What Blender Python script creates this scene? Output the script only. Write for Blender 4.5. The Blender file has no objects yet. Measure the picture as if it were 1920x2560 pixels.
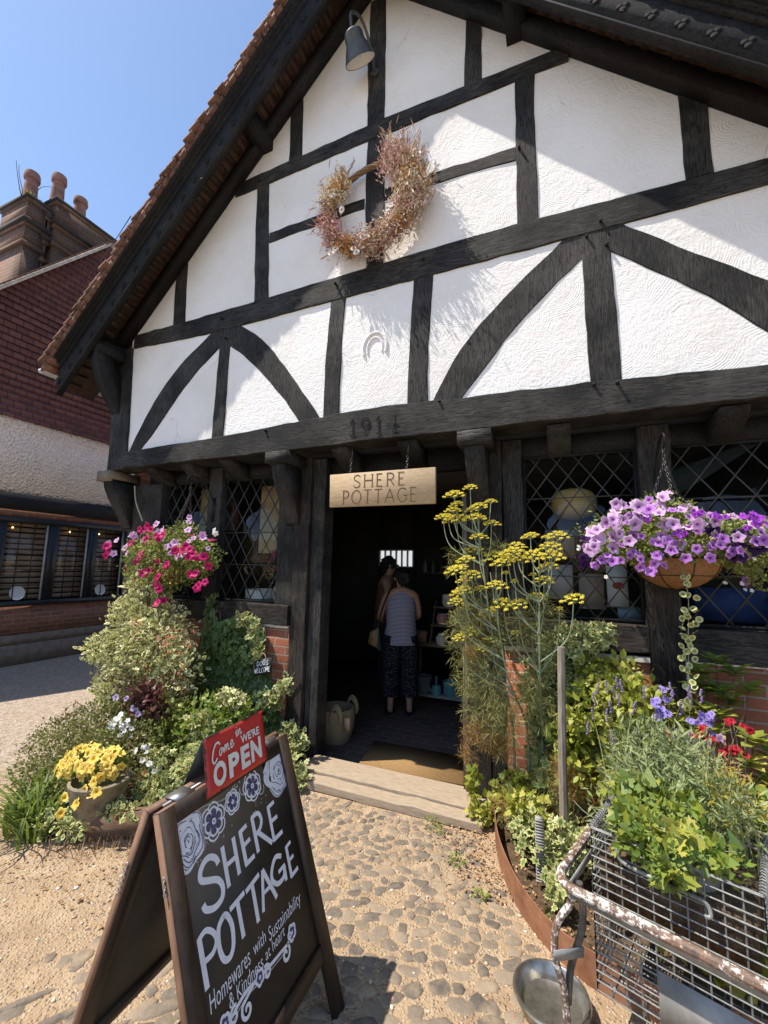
import bpy, bmesh, math, random
import numpy as np
from mathutils import Vector, Matrix, noise as mnoise

D = bpy.data
scene = bpy.context.scene
RAD = math.radians

# ------------------------------------------------------------------ camera
def set_camera():
    cam = D.cameras.new("camera")
    ob = D.objects.new("camera", cam)
    scene.collection.objects.link(ob)
    cam.sensor_fit = 'VERTICAL'
    cam.sensor_height = 24.0
    cam.lens = 24.0 * 1050.0 / 2560.0
    cam.clip_start = 0.02
    cam.clip_end = 500
    yaw, pitch, roll = RAD(22.75), RAD(7.475), RAD(1.05)
    cy, sy, cp, sp = math.cos(yaw), math.sin(yaw), math.cos(pitch), math.sin(pitch)
    f = Vector((-sy * cp, cy * cp, sp)); r = Vector((cy, sy, 0)); up = r.cross(f)
    r2 = math.cos(roll) * r + math.sin(roll) * up
    u2 = -math.sin(roll) * r + math.cos(roll) * up
    m = Matrix.Identity(4)
    for i in range(3):
        m[i][0] = r2[i]; m[i][1] = u2[i]; m[i][2] = -f[i]
    m.translation = (0, -2.944, 1.62)
    ob.matrix_world = m
    scene.camera = ob
set_camera()

# ------------------------------------------------------------------ sky, sun, exposure
SUN_TO = Vector((-0.78, -0.45, 1.67)).normalized()
world = D.worlds.new("World"); scene.world = world
world.use_nodes = True
wt = world.node_tree
bg = wt.nodes["Background"]
sky = wt.nodes.new("ShaderNodeTexSky")
sky.sky_type = 'NISHITA'; sky.sun_disc = False
sky.sun_elevation = math.asin(SUN_TO.z)
sky.sun_rotation = math.atan2(SUN_TO.x, SUN_TO.y)
sky.air_density = 1.0; sky.dust_density = 0.4; sky.ozone_density = 2.0
wt.links.new(sky.outputs[0], bg.inputs[0])
bg.inputs[1].default_value = 0.15
sun = D.lights.new("sun", 'SUN'); sun.energy = 5.0; sun.angle = RAD(0.5); sun.color = (1.0, 0.92, 0.80)
so = D.objects.new("sun", sun); scene.collection.objects.link(so)
so.rotation_euler = SUN_TO.to_track_quat('Z', 'Y').to_euler()
so.location = (-6, -4, 12)
scene.view_settings.view_transform = 'Standard'
scene.view_settings.look = 'None'
scene.view_settings.exposure = 0.6
scene.view_settings.gamma = 1.0
scene.cycles.max_bounces = 8
scene.cycles.transparent_max_bounces = 16

# ------------------------------------------------------------------ node helper
class NT:
    def __init__(s, name, rough=0.8, spec=0.3):
        s.m = D.materials.new(name); s.m.use_nodes = True; s.t = s.m.node_tree
        s.t.nodes.clear()
        s.out = s.n('ShaderNodeOutputMaterial'); s.b = s.n('ShaderNodeBsdfPrincipled')
        s.t.links.new(s.b.outputs[0], s.out.inputs[0])
        s.b.inputs['Roughness'].default_value = rough
        s.b.inputs['Specular IOR Level'].default_value = spec
    def n(s, typ, **kw):
        k = s.t.nodes.new(typ)
        for a, v in kw.items(): setattr(k, a, v)
        return k
    def put(s, sock, v):
        if isinstance(v, bpy.types.NodeSocket): s.t.links.new(v, sock)
        elif isinstance(v, (tuple, list)) and len(v) == 3 and sock.type == 'RGBA': sock.default_value = (*v, 1)
        else: sock.default_value = v
    def pos(s, sc=(1, 1, 1), rot=(0, 0, 0), obj=False):
        if obj: o = s.n('ShaderNodeTexCoord').outputs['Object']
        else: o = s.n('ShaderNodeNewGeometry').outputs['Position']
        mp = s.n('ShaderNodeMapping'); s.put(mp.inputs['Vector'], o)
        mp.inputs['Scale'].default_value = sc; mp.inputs['Rotation'].default_value = rot
        return mp.outputs[0]
    def plane(s, axes, sc=1.0):
        o = s.n('ShaderNodeNewGeometry').outputs['Position']
        sp = s.n('ShaderNodeSeparateXYZ'); s.put(sp.inputs[0], o)
        cb = s.n('ShaderNodeCombineXYZ')
        for i, a in enumerate(axes): s.put(cb.inputs[i], sp.outputs['xyz'.index(a)])
        return cb.outputs[0]
    def noise(s, vec, scale, detail=4, rough=0.6, dist=0.0):
        k = s.n('ShaderNodeTexNoise'); s.put(k.inputs['Vector'], vec)
        k.inputs['Scale'].default_value = scale; k.inputs['Detail'].default_value = detail
        k.inputs['Roughness'].default_value = rough; k.inputs['Distortion'].default_value = dist
        return k.outputs[0]
    def vor(s, vec, scale, feature='F1', out=0, rnd=1.0):
        k = s.n('ShaderNodeTexVoronoi', feature=feature); s.put(k.inputs['Vector'], vec)
        k.inputs['Scale'].default_value = scale; k.inputs['Randomness'].default_value = rnd
        return k.outputs[out]
    def ramp(s, fac, stops):
        k = s.n('ShaderNodeValToRGB'); s.put(k.inputs[0], fac)
        e = k.color_ramp.elements
        while len(e) < len(stops): e.new(0.5)
        for i, (p, c) in enumerate(stops):
            e[i].position = p
            e[i].color = (*c, 1) if isinstance(c, (tuple, list)) else (c, c, c, 1)
        return k.outputs[0]
    def mix(s, fac, a, b, mode='MIX'):
        k = s.n('ShaderNodeMix', data_type='RGBA', blend_type=mode)
        s.put(k.inputs[0], fac); s.put(k.inputs[6], a); s.put(k.inputs[7], b)
        return k.outputs[2]
    def math(s, op, a, b=0.0):
        k = s.n('ShaderNodeMath', operation=op); s.put(k.inputs[0], a); s.put(k.inputs[1], b)
        return k.outputs[0]
    def bump(s, h, strength=0.5, dist=0.01, normal=None):
        k = s.n('ShaderNodeBump'); s.put(k.inputs['Height'], h)
        k.inputs['Strength'].default_value = strength; k.inputs['Distance'].default_value = dist
        if normal is not None: s.put(k.inputs['Normal'], normal)
        s.put(s.b.inputs['Normal'], k.outputs[0])
        return k.outputs[0]
    def attr(s, name):
        k = s.n('ShaderNodeAttribute', attribute_name=name); return k.outputs['Fac']
    def col(s, c): s.put(s.b.inputs['Base Color'], c)
    def rough(s, c): s.put(s.b.inputs['Roughness'], c)

def simple(name, c, rough=0.6, metal=0.0, var=0.25, sc=12.0, bump=0.0, spec=0.3):
    t = NT(name, rough, spec)
    nz = t.noise(t.pos(obj=True), sc, 5)
    lo = tuple(max(0, v * (1 - var)) for v in c); hi = tuple(min(1, v * (1 + var)) for v in c)
    t.col(t.ramp(nz, [(0.3, lo), (0.7, hi)]))
    t.b.inputs['Metallic'].default_value = metal
    if bump: t.bump(nz, bump, 0.004)
    return t.m

def mat_timber(name, sc, base=(0.015, 0.0148, 0.0145), worn=(0.088, 0.083, 0.078)):
    t = NT(name, 0.7, 0.18)
    v = t.pos(sc)
    g = t.noise(v, 16, 7, 0.7, 0.3)
    big = t.noise(t.pos(), 2.3, 4)
    w = t.math('MULTIPLY', g, big)
    fac = t.ramp(w, [(0.20, 0.0), (0.44, 1.0)])
    c = t.mix(fac, base, worn)
    fade = t.ramp(t.noise(t.pos(), 1.3, 5, .65), [(.48, 0.0), (.75, .35)])
    c = t.mix(fade, c, tuple(x * 1.1 for x in worn))
    cr = t.noise(t.pos(tuple(a * 0.7 for a in sc)), 7, 4, 0.55, 0.5)
    crack = t.ramp(cr, [(0.485, 1.0), (0.5, 0.0), (0.515, 1.0)])
    c = t.mix(crack, (0.006, 0.006, 0.006), c)
    t.col(c)
    h = t.mix(0.55, g, crack)
    t.bump(h, 0.8, 0.008)
    return t.m

def mat_plaster(name, c=(0.80, 0.795, 0.79)):
    t = NT(name, 0.75, 0.2)
    p = t.pos()
    warp = t.noise(p, 3.0, 2)
    pw = t.n('ShaderNodeVectorMath', operation='ADD')
    t.put(pw.inputs[0], p)
    wv = t.n('ShaderNodeTexNoise'); t.put(wv.inputs['Vector'], p); wv.inputs['Scale'].default_value = 4.0
    sc = t.n('ShaderNodeVectorMath', operation='SCALE'); t.put(sc.inputs[0], wv.outputs[1]); sc.inputs['Scale'].default_value = 0.10
    t.put(pw.inputs[1], sc.outputs[0])
    d = t.vor(pw.outputs[0], 3.4)                       # fan shaped comb strokes round scattered centres
    arcs = t.math('SINE', t.math('MULTIPLY', d, 120.0))
    gate = t.ramp(t.noise(p, 5.0, 3), [(0.40, 0.15), (0.62, 1.0)])
    arcs = t.math('MULTIPLY', arcs, gate)
    fine = t.noise(p, 55, 5, 0.7)
    dab = t.noise(p, 22, 3, 0.5)
    h = t.math('ADD', t.math('MULTIPLY', arcs, 0.13), t.math('ADD', t.math('MULTIPLY', fine, 1.25), dab))
    stain = t.noise(p, 1.4, 5, 0.6)
    cc = t.mix(t.ramp(stain, [(0.40, 0.0), (0.8, 1.0)]), c, tuple(x * k for x, k in zip(c, (.86, .84, .79))))
    ck = t.vor(pw.outputs[0], 1.7, 'DISTANCE_TO_EDGE')
    crk = t.math('MULTIPLY', t.ramp(ck, [(0.002, 1.0), (0.006, 0.0)]), t.ramp(t.noise(p, 2.1, 3), [(0.56, 0.0), (0.62, 0.6)]))
    cc = t.mix(crk, cc, (0.30, 0.28, 0.26))
    speck = t.math('MULTIPLY', t.ramp(t.noise(p, 38, 3), [(0.68, 0.0), (0.74, 0.35)]), t.ramp(t.noise(p, 1.1, 2), [(0.45, 0.0), (0.65, 1.0)]))
    t.col(t.mix(speck, cc, (0.36, 0.32, 0.27)))
    t.bump(h, 0.55, 0.010)
    return t.m

def mat_brick(name, axes, c1=(0.40, 0.105, 0.045), c2=(0.23, 0.06, 0.033), mortar=(0.34, 0.28, 0.21), row=0.070, w=0.215):
    t = NT(name, 0.85, 0.2)
    v = t.plane(axes)
    k = t.n('ShaderNodeTexBrick'); t.put(k.inputs['Vector'], v)
    wob = t.noise(v, 6, 3)
    t.put(k.inputs['Color1'], c1); t.put(k.inputs['Color2'], c2); t.put(k.inputs['Mortar'], mortar)
    k.inputs['Scale'].default_value = 1.0; k.inputs['Mortar Size'].default_value = 0.007
    k.inputs['Mortar Smooth'].default_value = 0.25; k.inputs['Bias'].default_value = 0.0
    k.inputs['Brick Width'].default_value = w; k.inputs['Row Height'].default_value = row
    nz = t.noise(t.pos(), 9, 6, 0.7)
    c = t.mix(t.ramp(nz, [(0.3, 0.0), (0.75, 0.55)]), k.outputs[0], tuple(x * 0.55 for x in c2))
    gr = t.noise(t.pos(), 40, 3)
    t.col(t.mix(t.math('MULTIPLY', gr, 0.25), c, (0.45, 0.32, 0.22)))
    h = t.math('SUBTRACT', t.math('MULTIPLY', gr, 0.5), t.math('MULTIPLY', k.outputs[1], 1.0))
    t.bump(h, 0.7, 0.012)
    return t.m

def mat_wood(name, c1, c2, sc=(3, 40, 40), rough=0.6, bump=0.3):
    t = NT(name, rough, 0.3)
    g = t.noise(t.pos(sc), 3, 6, 0.65, 0.4)
    t.col(t.ramp(g, [(0.3, c1), (0.7, c2)]))
    t.bump(g, bump, 0.004)
    return t.m

def mat_leaf(name, stops, edge=None, trans=0.35, rough=0.45, edge_pos=(0.35, 0.8)):
    t = NT(name, rough, 0.35)
    c = t.ramp(t.attr('rnd'), stops)
    if edge is not None:
        f = t.ramp(t.attr('edge'), [(edge_pos[0], 0.0), (edge_pos[1], 1.0)])
        c = t.mix(f, c, edge)
    t.col(c)
    tr = t.n('ShaderNodeBsdfTranslucent')
    t.put(tr.inputs[0], t.mix(0.35, c, (0.35, 0.42, 0.03), 'MIX') if trans > 0.3 else c)
    mx = t.n('ShaderNodeMixShader'); mx.inputs[0].default_value = trans
    t.t.links.new(t.b.outputs[0], mx.inputs[1]); t.t.links.new(tr.outputs[0], mx.inputs[2])
    t.t.links.new(mx.outputs[0], t.out.inputs[0])
    return t.m

def mat_petal(name, throat, mid, rim, jit=0.25):
    t = NT(name, 0.55, 0.2)
    c = t.ramp(t.attr('edge'), [(0.0, throat), (0.35, mid), (1.0, rim)])
    dk = t.n('ShaderNodeObjectInfo').outputs['Random']
    c = t.mix(t.math('MULTIPLY', dk, jit), c, throat)
    t.col(c)
    tr = t.n('ShaderNodeBsdfTranslucent'); t.put(tr.inputs[0], c)
    mx = t.n('ShaderNodeMixShader'); mx.inputs[0].default_value = 0.3
    t.t.links.new(t.b.outputs[0], mx.inputs[1]); t.t.links.new(tr.outputs[0], mx.inputs[2])
    t.t.links.new(mx.outputs[0], t.out.inputs[0])
    return t.m

def mat_glass(name):
    t = NT(name)
    tp = t.n('ShaderNodeBsdfTransparent'); gl = t.n('ShaderNodeBsdfGlossy'); gl.inputs['Roughness'].default_value = 0.06
    tp.inputs[0].default_value = (0.93, 0.95, 0.94, 1)
    fr = t.n('ShaderNodeFresnel'); fr.inputs[0].default_value = 1.55
    mx = t.n('ShaderNodeMixShader')
    bf = t.n('ShaderNodeNewGeometry').outputs['Backfacing']
    t.put(mx.inputs[0], t.math('MULTIPLY', fr.outputs[0], t.math('SUBTRACT', 1.0, bf))); t.t.links.new(tp.outputs[0], mx.inputs[1]); t.t.links.new(gl.outputs[0], mx.inputs[2])
    t.t.links.new(mx.outputs[0], t.out.inputs[0])
    return t.m

def mat_emit(name, c, s):
    t = NT(name); e = t.n('ShaderNodeEmission'); e.inputs[0].default_value = (*c, 1); e.inputs[1].default_value = s
    t.t.links.new(e.outputs[0], t.out.inputs[0]); return t.m

# ------------------------------------------------------------------ mesh builder
ORIGIN = {}
class MB:
    """collects geometry in world coordinates, then links it as one mesh object"""
    def __init__(s): s.V = []; s.F = []; s.E = []; s.Rn = []; s.n = 0
    def add(s, v, f, mi=0, edge=0.0, rnd=0.5):
        v = np.asarray(v, dtype=np.float64).reshape(-1, 3)
        s.V.append(v)
        s.E.append(np.broadcast_to(np.asarray(edge, float), (len(v),)).copy())
        s.Rn.append(np.broadcast_to(np.asarray(rnd, float), (len(v),)).copy())
        if isinstance(f, np.ndarray): s.F.append((f + s.n, mi))
        else:
            by = {}
            for q in f: by.setdefault(len(q), []).append(q)
            for q in by.values(): s.F.append((np.asarray(q, dtype=np.int64) + s.n, mi))
        s.n += len(v)
    def box(s, lo, hi, mi=0):
        x0, y0, z0 = lo; x1, y1, z1 = hi
        v = [(x0, y0, z0), (x1, y0, z0), (x1, y1, z0), (x0, y1, z0), (x0, y0, z1), (x1, y0, z1), (x1, y1, z1), (x0, y1, z1)]
        s.add(v, [(0, 3, 2, 1), (4, 5, 6, 7), (0, 1, 5, 4), (1, 2, 6, 5), (2, 3, 7, 6), (3, 0, 4, 7)], mi)
    def obox(s, c, ax, mi=0):
        c = np.array(c, float); a, b, d = [np.array(q, float) for q in ax]
        v = [c + i * a + j * b + k * d for k in (-1, 1) for i, j in ((-1, -1), (1, -1), (1, 1), (-1, 1))]
        s.add(v, [(0, 3, 2, 1), (4, 5, 6, 7), (0, 1, 5, 4), (1, 2, 6, 5), (2, 3, 7, 6), (3, 0, 4, 7)], mi)
    def prism(s, poly, off, mi=0):
        """poly: 3-D points of a planar outline, off: extrusion vector"""
        p = np.array(poly, float); n = len(p); q = p + np.array(off, float)
        f = [tuple(range(n)), tuple(range(2 * n - 1, n - 1, -1))] + [(i, i + n, (i + 1) % n + n, (i + 1) % n) for i in range(n)]
        s.add(np.vstack([p, q]), f, mi)
    def tube(s, pts, r, n=8, mi=0, cap=True, edge=0.0, rnd=0.5, flat=None):
        P = [Vector(p) for p in pts]; m = len(P)
        rr = [r] * m if not isinstance(r, (list, tuple)) else r
        T = [(P[min(i + 1, m - 1)] - P[max(i - 1, 0)]).normalized() for i in range(m)]
        up = Vector((0, 0, 1)) if abs(T[0].z) < 0.9 else Vector((1, 0, 0))
        nrm = T[0].cross(up).normalized()
        v = []
        for i in range(m):
            nrm = (nrm - T[i] * nrm.dot(T[i])).normalized(); bn = T[i].cross(nrm)
            for k in range(n):
                a = 2 * math.pi * k / n
                v.append(P[i] + rr[i] * (math.cos(a) * nrm + math.sin(a) * bn * (flat or 1.0)))
        f = [(i * n + k, i * n + (k + 1) % n, (i + 1) * n + (k + 1) % n, (i + 1) * n + k) for i in range(m - 1) for k in range(n)]
        if cap: f += [tuple(range(n - 1, -1, -1)), tuple(range((m - 1) * n, m * n))]
        s.add(v, f, mi, edge, rnd)
    def lathe(s, prof, c=(0, 0, 0), n=20, mi=0, sx=1.0, sy=1.0, M=None):
        v = []
        for r, z in prof:
            for k in range(n):
                a = 2 * math.pi * k / n
                p = Vector((r * math.cos(a) * sx, r * math.sin(a) * sy, z))
                if M is not None: p = M @ p
                v.append((p.x + c[0], p.y + c[1], p.z + c[2]))
        m = len(prof)
        f = [(i * n + k, i * n + (k + 1) % n, (i + 1) * n + (k + 1) % n, (i + 1) * n + k) for i in range(m - 1) for k in range(n)]
        f += [tuple(range(n - 1, -1, -1)), tuple(range((m - 1) * n, m * n))]
        s.add(v, f, mi)
    def blob(s, c, r, n=1, mi=0, rnd=0.5, lump=0.0, edge=0.0):
        v, f = ICO[n]
        w = v * np.array(r)
        if lump:
            w = w * (1 + lump * np.array([mnoise.noise(Vector((q[0] * 2 + c[0] * 9, q[1] * 2 + c[1] * 9, q[2] * 2 + c[2] * 9))) for q in v]))[:, None]
        s.add(w + np.array(c), f, mi, edge, rnd)
    def build(s, name, mats, parent=None, smooth=False, recalc=True, sharp=35, origin=None):
        V = np.vstack(s.V); o = np.zeros(3)
        if parent is not None: o = ORIGIN.get(parent.name, np.zeros(3))
        elif origin is not None: o = np.array(origin, float)
        me = D.meshes.new(name)
        me.vertices.add(len(V)); me.vertices.foreach_set('co', (V - o).astype(np.float32).ravel())
        loops = np.concatenate([f.ravel() for f, _ in s.F])
        tot = np.concatenate([np.full(len(f), f.shape[1], dtype=np.int64) for f, _ in s.F])
        mi = np.concatenate([np.full(len(f), m, dtype=np.int64) for f, m in s.F])
        me.loops.add(len(loops)); me.loops.foreach_set('vertex_index', loops.astype(np.int32))
        me.polygons.add(len(tot))
        st = np.concatenate([[0], np.cumsum(tot)[:-1]])
        me.polygons.foreach_set('loop_start', st.astype(np.int32))
        me.polygons.foreach_set('material_index', mi.astype(np.int32))
        me.update(calc_edges=True)
        if not isinstance(mats, (list, tuple)): mats = [mats]
        for m in mats: me.materials.append(m)
        for nm, arr in (('edge', s.E), ('rnd', s.Rn)):
            a = me.attributes.new(nm, 'FLOAT', 'POINT'); a.data.foreach_set('value', np.concatenate(arr).astype(np.float32))
        if recalc and len(tot) < 40000:
            b = bmesh.new(); b.from_mesh(me); bmesh.ops.recalc_face_normals(b, faces=b.faces); b.to_mesh(me); b.free()
        if smooth:
            me.polygons.foreach_set('use_smooth', np.ones(len(tot), dtype=bool))
            if sharp: me.set_sharp_from_angle(angle=RAD(sharp))
        ob = D.objects.new(name, me); scene.collection.objects.link(ob)
        if parent is not None: ob.parent = parent
        else: ob.location = o
        ORIGIN[ob.name] = o
        return ob

def make_ico(n):
    b = bmesh.new(); bmesh.ops.create_icosphere(b, subdivisions=n, radius=1.0)
    v = np.array([q.co[:] for q in b.verts]); f = np.array([[q.index for q in p.verts] for p in b.faces]); b.free()
    return v, f
ICO = {i: make_ico(i) for i in (1, 2, 3)}

def tag(o, label=None, cat=None, group=None, kind=None):
    if label: o['label'] = label
    if cat: o['category'] = cat
    if group: o['group'] = group
    if kind: o['kind'] = kind
    return o
def thing(name, loc, label, cat, group=None):
    o = D.objects.new(name, None); scene.collection.objects.link(o)
    o.location = loc; o.empty_display_size = 0.1
    ORIGIN[o.name] = np.array(loc, float)
    return tag(o, label, cat, group)
def dup(o, loc, parent=None, rot=None, scale=None):
    c = o.copy(); scene.collection.objects.link(c); c.location = loc
    if rot is not None: c.rotation_euler = rot
    if scale is not None: c.scale = scale
    if parent is not None: c.parent = parent
    ORIGIN[c.name] = np.array(loc, float)
    return c
def catmull(pts, k=6, closed=False):
    P = [np.array(p, float) for p in pts]; n = len(P); out = []
    for i in range(n if closed else n - 1):
        if closed: a, b, c, d = P[(i - 1) % n], P[i], P[(i + 1) % n], P[(i + 2) % n]
        else: a, b, c, d = P[max(i - 1, 0)], P[i], P[i + 1], P[min(i + 2, n - 1)]
        for j in range(k):
            t = j / k
            out.append(0.5 * ((2 * b) + (-a + c) * t + (2 * a - 5 * b + 4 * c - d) * t * t + (-a + 3 * b - 3 * c + d) * t ** 3))
    if not closed: out.append(P[-1])
    return out
def resample(pts, n):
    P = np.array(pts, float); d = np.concatenate([[0], np.cumsum(np.linalg.norm(np.diff(P, axis=0), axis=1))])
    t = np.linspace(0, d[-1], n)
    return np.stack([np.interp(t, d, P[:, i]) for i in range(P.shape[1])], axis=1)
def rng(seed): return np.random.default_rng(seed)

# ribbons of paint / carved lines on a plane given by origin, U, V, N
class Plane:
    def __init__(s, o, U, V): s.o = np.array(o, float); s.U = np.array(U, float); s.V = np.array(V, float); s.N = np.cross(s.U, s.V)
    def at(s, u, v, h=0.0): return s.o + s.U * u + s.V * v + s.N * h
LIFT = [0.0]
def strokes(mb, pl, lines, w, h=0.0012, mi=0, smooth=True, taper=0.0):
    for ln in lines:
        LIFT[0] = (LIFT[0] + 0.00004) % 0.0016
        P = np.array(catmull(ln, 5) if (smooth and len(ln) > 2) else ln, float)
        if len(P) < 3: P = resample(P, 4)
        T = np.gradient(P, axis=0); T /= np.linalg.norm(T, axis=1)[:, None] + 1e-9
        Nn = np.stack([-T[:, 1], T[:, 0]], 1)
        n = len(P); ww = np.full(n, w / 2)
        if taper: ww = ww * (1 - taper * np.abs(np.linspace(-1, 1, n)) ** 2)
        a = P + Nn * ww[:, None]; b = P - Nn * ww[:, None]
        v = [pl.at(q[0], q[1], h + LIFT[0]) for q in a] + [pl.at(q[0], q[1], h + LIFT[0]) for q in b]
        mb.add(v, [(i, i + 1, n + i + 1, n + i) for i in range(n - 1)], mi)
def text_flat(mb, pl, body, u0, v0, u1, v1, h=0.0012, mi=0, bold=0.0, shear=0.0, dv=0.0):
    cu = D.curves.new('lettering', 'FONT'); cu.body = body; cu.size = 1.0; cu.offset = bold; cu.shear = shear; cu.resolution_u = 3
    ob = D.objects.new('lettering', cu); scene.collection.objects.link(ob)
    dg = bpy.context.evaluated_depsgraph_get(); me = D.meshes.new_from_object(ob.evaluated_get(dg))
    v = np.array([q.co[:] for q in me.vertices]); f = [tuple(p.vertices) for p in me.polygons]
    D.objects.remove(ob); D.curves.remove(cu); D.meshes.remove(me)
    lo = v.min(0); hi = v.max(0)
    s = (v[:, 0] - lo[0]) / (hi[0] - lo[0]); t = (v[:, 1] - lo[1]) / (hi[1] - lo[1])
    w = [pl.at(u0 + a * (u1 - u0), v0 + b * (v1 - v0) + a * dv, h) for a, b in zip(s, t)]
    mb.add(w, f, mi)
# ------------------------------------------------------------------ materials of the setting
TIM_H = mat_timber('black_timber_lying', (0.8, 6, 9))
TIM_V = mat_timber('black_timber_standing', (9, 6, 0.8))
TIM_W = mat_timber('worn_brown_black_timber', (9, 6, 0.8), (0.015, 0.013, 0.012), (0.085, 0.07, 0.058))
TIM_WH = mat_timber('worn_brown_black_sill', (0.8, 6, 9), (0.015, 0.013, 0.012), (0.085, 0.07, 0.058))
TIM_D = mat_timber('black_timber_boards', (5, 5, 5), base=(0.014, 0.0145, 0.016), worn=(0.036, 0.037, 0.04))
PLASTER = mat_plaster('white_combed_plaster')
BRICK_XZ = mat_brick('red_brick_front', 'xzy')
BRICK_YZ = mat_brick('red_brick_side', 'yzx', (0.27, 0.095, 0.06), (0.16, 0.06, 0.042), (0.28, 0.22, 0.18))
MORTAR = simple('pale_mortar', (0.55, 0.50, 0.42), 0.9, bump=0.5)
LEAD = simple('window_lead', (0.07, 0.066, 0.062), 0.5, 0.3)
GLASS = mat_glass('old_window_glass')
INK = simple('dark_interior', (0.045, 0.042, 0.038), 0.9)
DARK = simple('dark_recess_paint', (0.008, 0.008, 0.008), 0.9)
OAKTRIM = mat_wood('weathered_oak', (0.13, 0.10, 0.07), (0.24, 0.19, 0.14), (40, 40, 3))
STEPWOOD = mat_wood('worn_dusty_step', (0.26, 0.205, 0.15), (0.40, 0.315, 0.225), (5, 22, 22), 0.9, 0.7)

def ground_material():
    t = NT('sandy_earth_and_gravel', 0.95, 0.15)
    p = t.pos()
    big = t.noise(p, 0.9, 5, 0.6)
    mid = t.noise(p, 7, 5, 0.65)
    fine = t.noise(p, 60, 4, 0.7)
    grav = t.vor(p, 70.0)
    sp = t.n('ShaderNodeSeparateXYZ'); t.put(sp.inputs[0], t.n('ShaderNodeNewGeometry').outputs['Position'])
    c = t.ramp(mid, [(0.25, (0.27, 0.185, 0.115)), (0.5, (0.42, 0.31, 0.20)), (0.75, (0.54, 0.42, 0.285))])
    c = t.mix(t.ramp(fine, [(0.35, 0.0), (0.7, 0.5)]), c, (0.28, 0.19, 0.12))
    stone = t.ramp(t.vor(p, 70.0, out=1), [(0.0, (0.20, 0.16, 0.12)), (0.5, (0.45, 0.35, 0.25)), (1.0, (0.62, 0.55, 0.45))])
    c = t.mix(t.ramp(t.math('MULTIPLY', t.noise(p, 4, 3), t.ramp(grav, [(0.35, 1.0), (0.5, 0.0)])), [(0.42, 0.0), (0.5, 0.85)]), c, stone)
    lane = t.ramp(t.math('ADD', sp.outputs[0], t.math('MULTIPLY', big, 1.2)), [(0.0, 1.0), (1.0, 0.0)])
    k = t.n('ShaderNodeMapRange'); t.put(k.inputs[0], t.math('ADD', sp.outputs[0], t.math('MULTIPLY', big, 1.6)))
    k.inputs[1].default_value = -2.6; k.inputs[2].default_value = -3.6; k.inputs[3].default_value = 0; k.inputs[4].default_value = 1
    lanec = t.ramp(t.vor(p, 45.0, out=1), [(0.0, (0.25, 0.20, 0.165)), (0.5, (0.40, 0.33, 0.27)), (1.0, (0.55, 0.48, 0.40))])
    c = t.mix(k.outputs[0], c, lanec)
    t.col(t.mix(t.ramp(big, [(0.3, 0.0), (0.7, 0.35)]), c, (0.36, 0.26, 0.16)))
    h = t.math('ADD', t.math('ADD', t.math('MULTIPLY', mid, 1.4), fine), t.math('MULTIPLY', t.ramp(grav, [(0.0, 1.0), (0.5, 0.0)]), 0.7))
    t.bump(h, 0.9, 0.014)
    return t.m
EARTH = ground_material()

def gheight(x, y):
    n = mnoise.noise(Vector((x * 1.3, y * 1.3, 0.0))) * 0.012 + mnoise.noise(Vector((x * 5, y * 5, 3.0))) * 0.004
    fade = min(1.0, max(0.0, (0.1 - y) / 0.4))
    return n * fade
def build_ground():
    xs = np.concatenate([np.linspace(-60, -9, 12)[:-1], np.arange(-9, 2.6, 0.07), np.linspace(2.6, 60, 12)])
    ys = np.concatenate([np.linspace(-60, -4, 12)[:-1], np.arange(-4, 0.3, 0.07), [0.31], [0.4], np.linspace(5.0, 60, 13)])
    X, Y = np.meshgrid(xs, ys)
    Z = np.array([gheight(a, b) if (-9 < a < 2.6 and -4 < b < 0.4) else 0.0 for a, b in zip(X.ravel(), Y.ravel())])
    v = np.stack([X.ravel(), Y.ravel(), Z], 1); nx = len(xs); ny = len(ys)
    i = np.arange(ny - 1)[:, None] * nx + np.arange(nx - 1)[None, :]
    f = np.stack([i, i + 1, i + nx + 1, i + nx], -1).reshape(-1, 4)
    cx = v[f][:, :, 0].mean(1); cyy = v[f][:, :, 1].mean(1)
    f = f[~((cx > -4.36) & (cx < 1.5) & (cyy > .30) & (cyy < 5.0))]
    m = MB(); m.add(v, f)
    o = m.build('ground', EARTH, smooth=True, recalc=False, sharp=0); tag(o, kind='structure')
build_ground()

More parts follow.
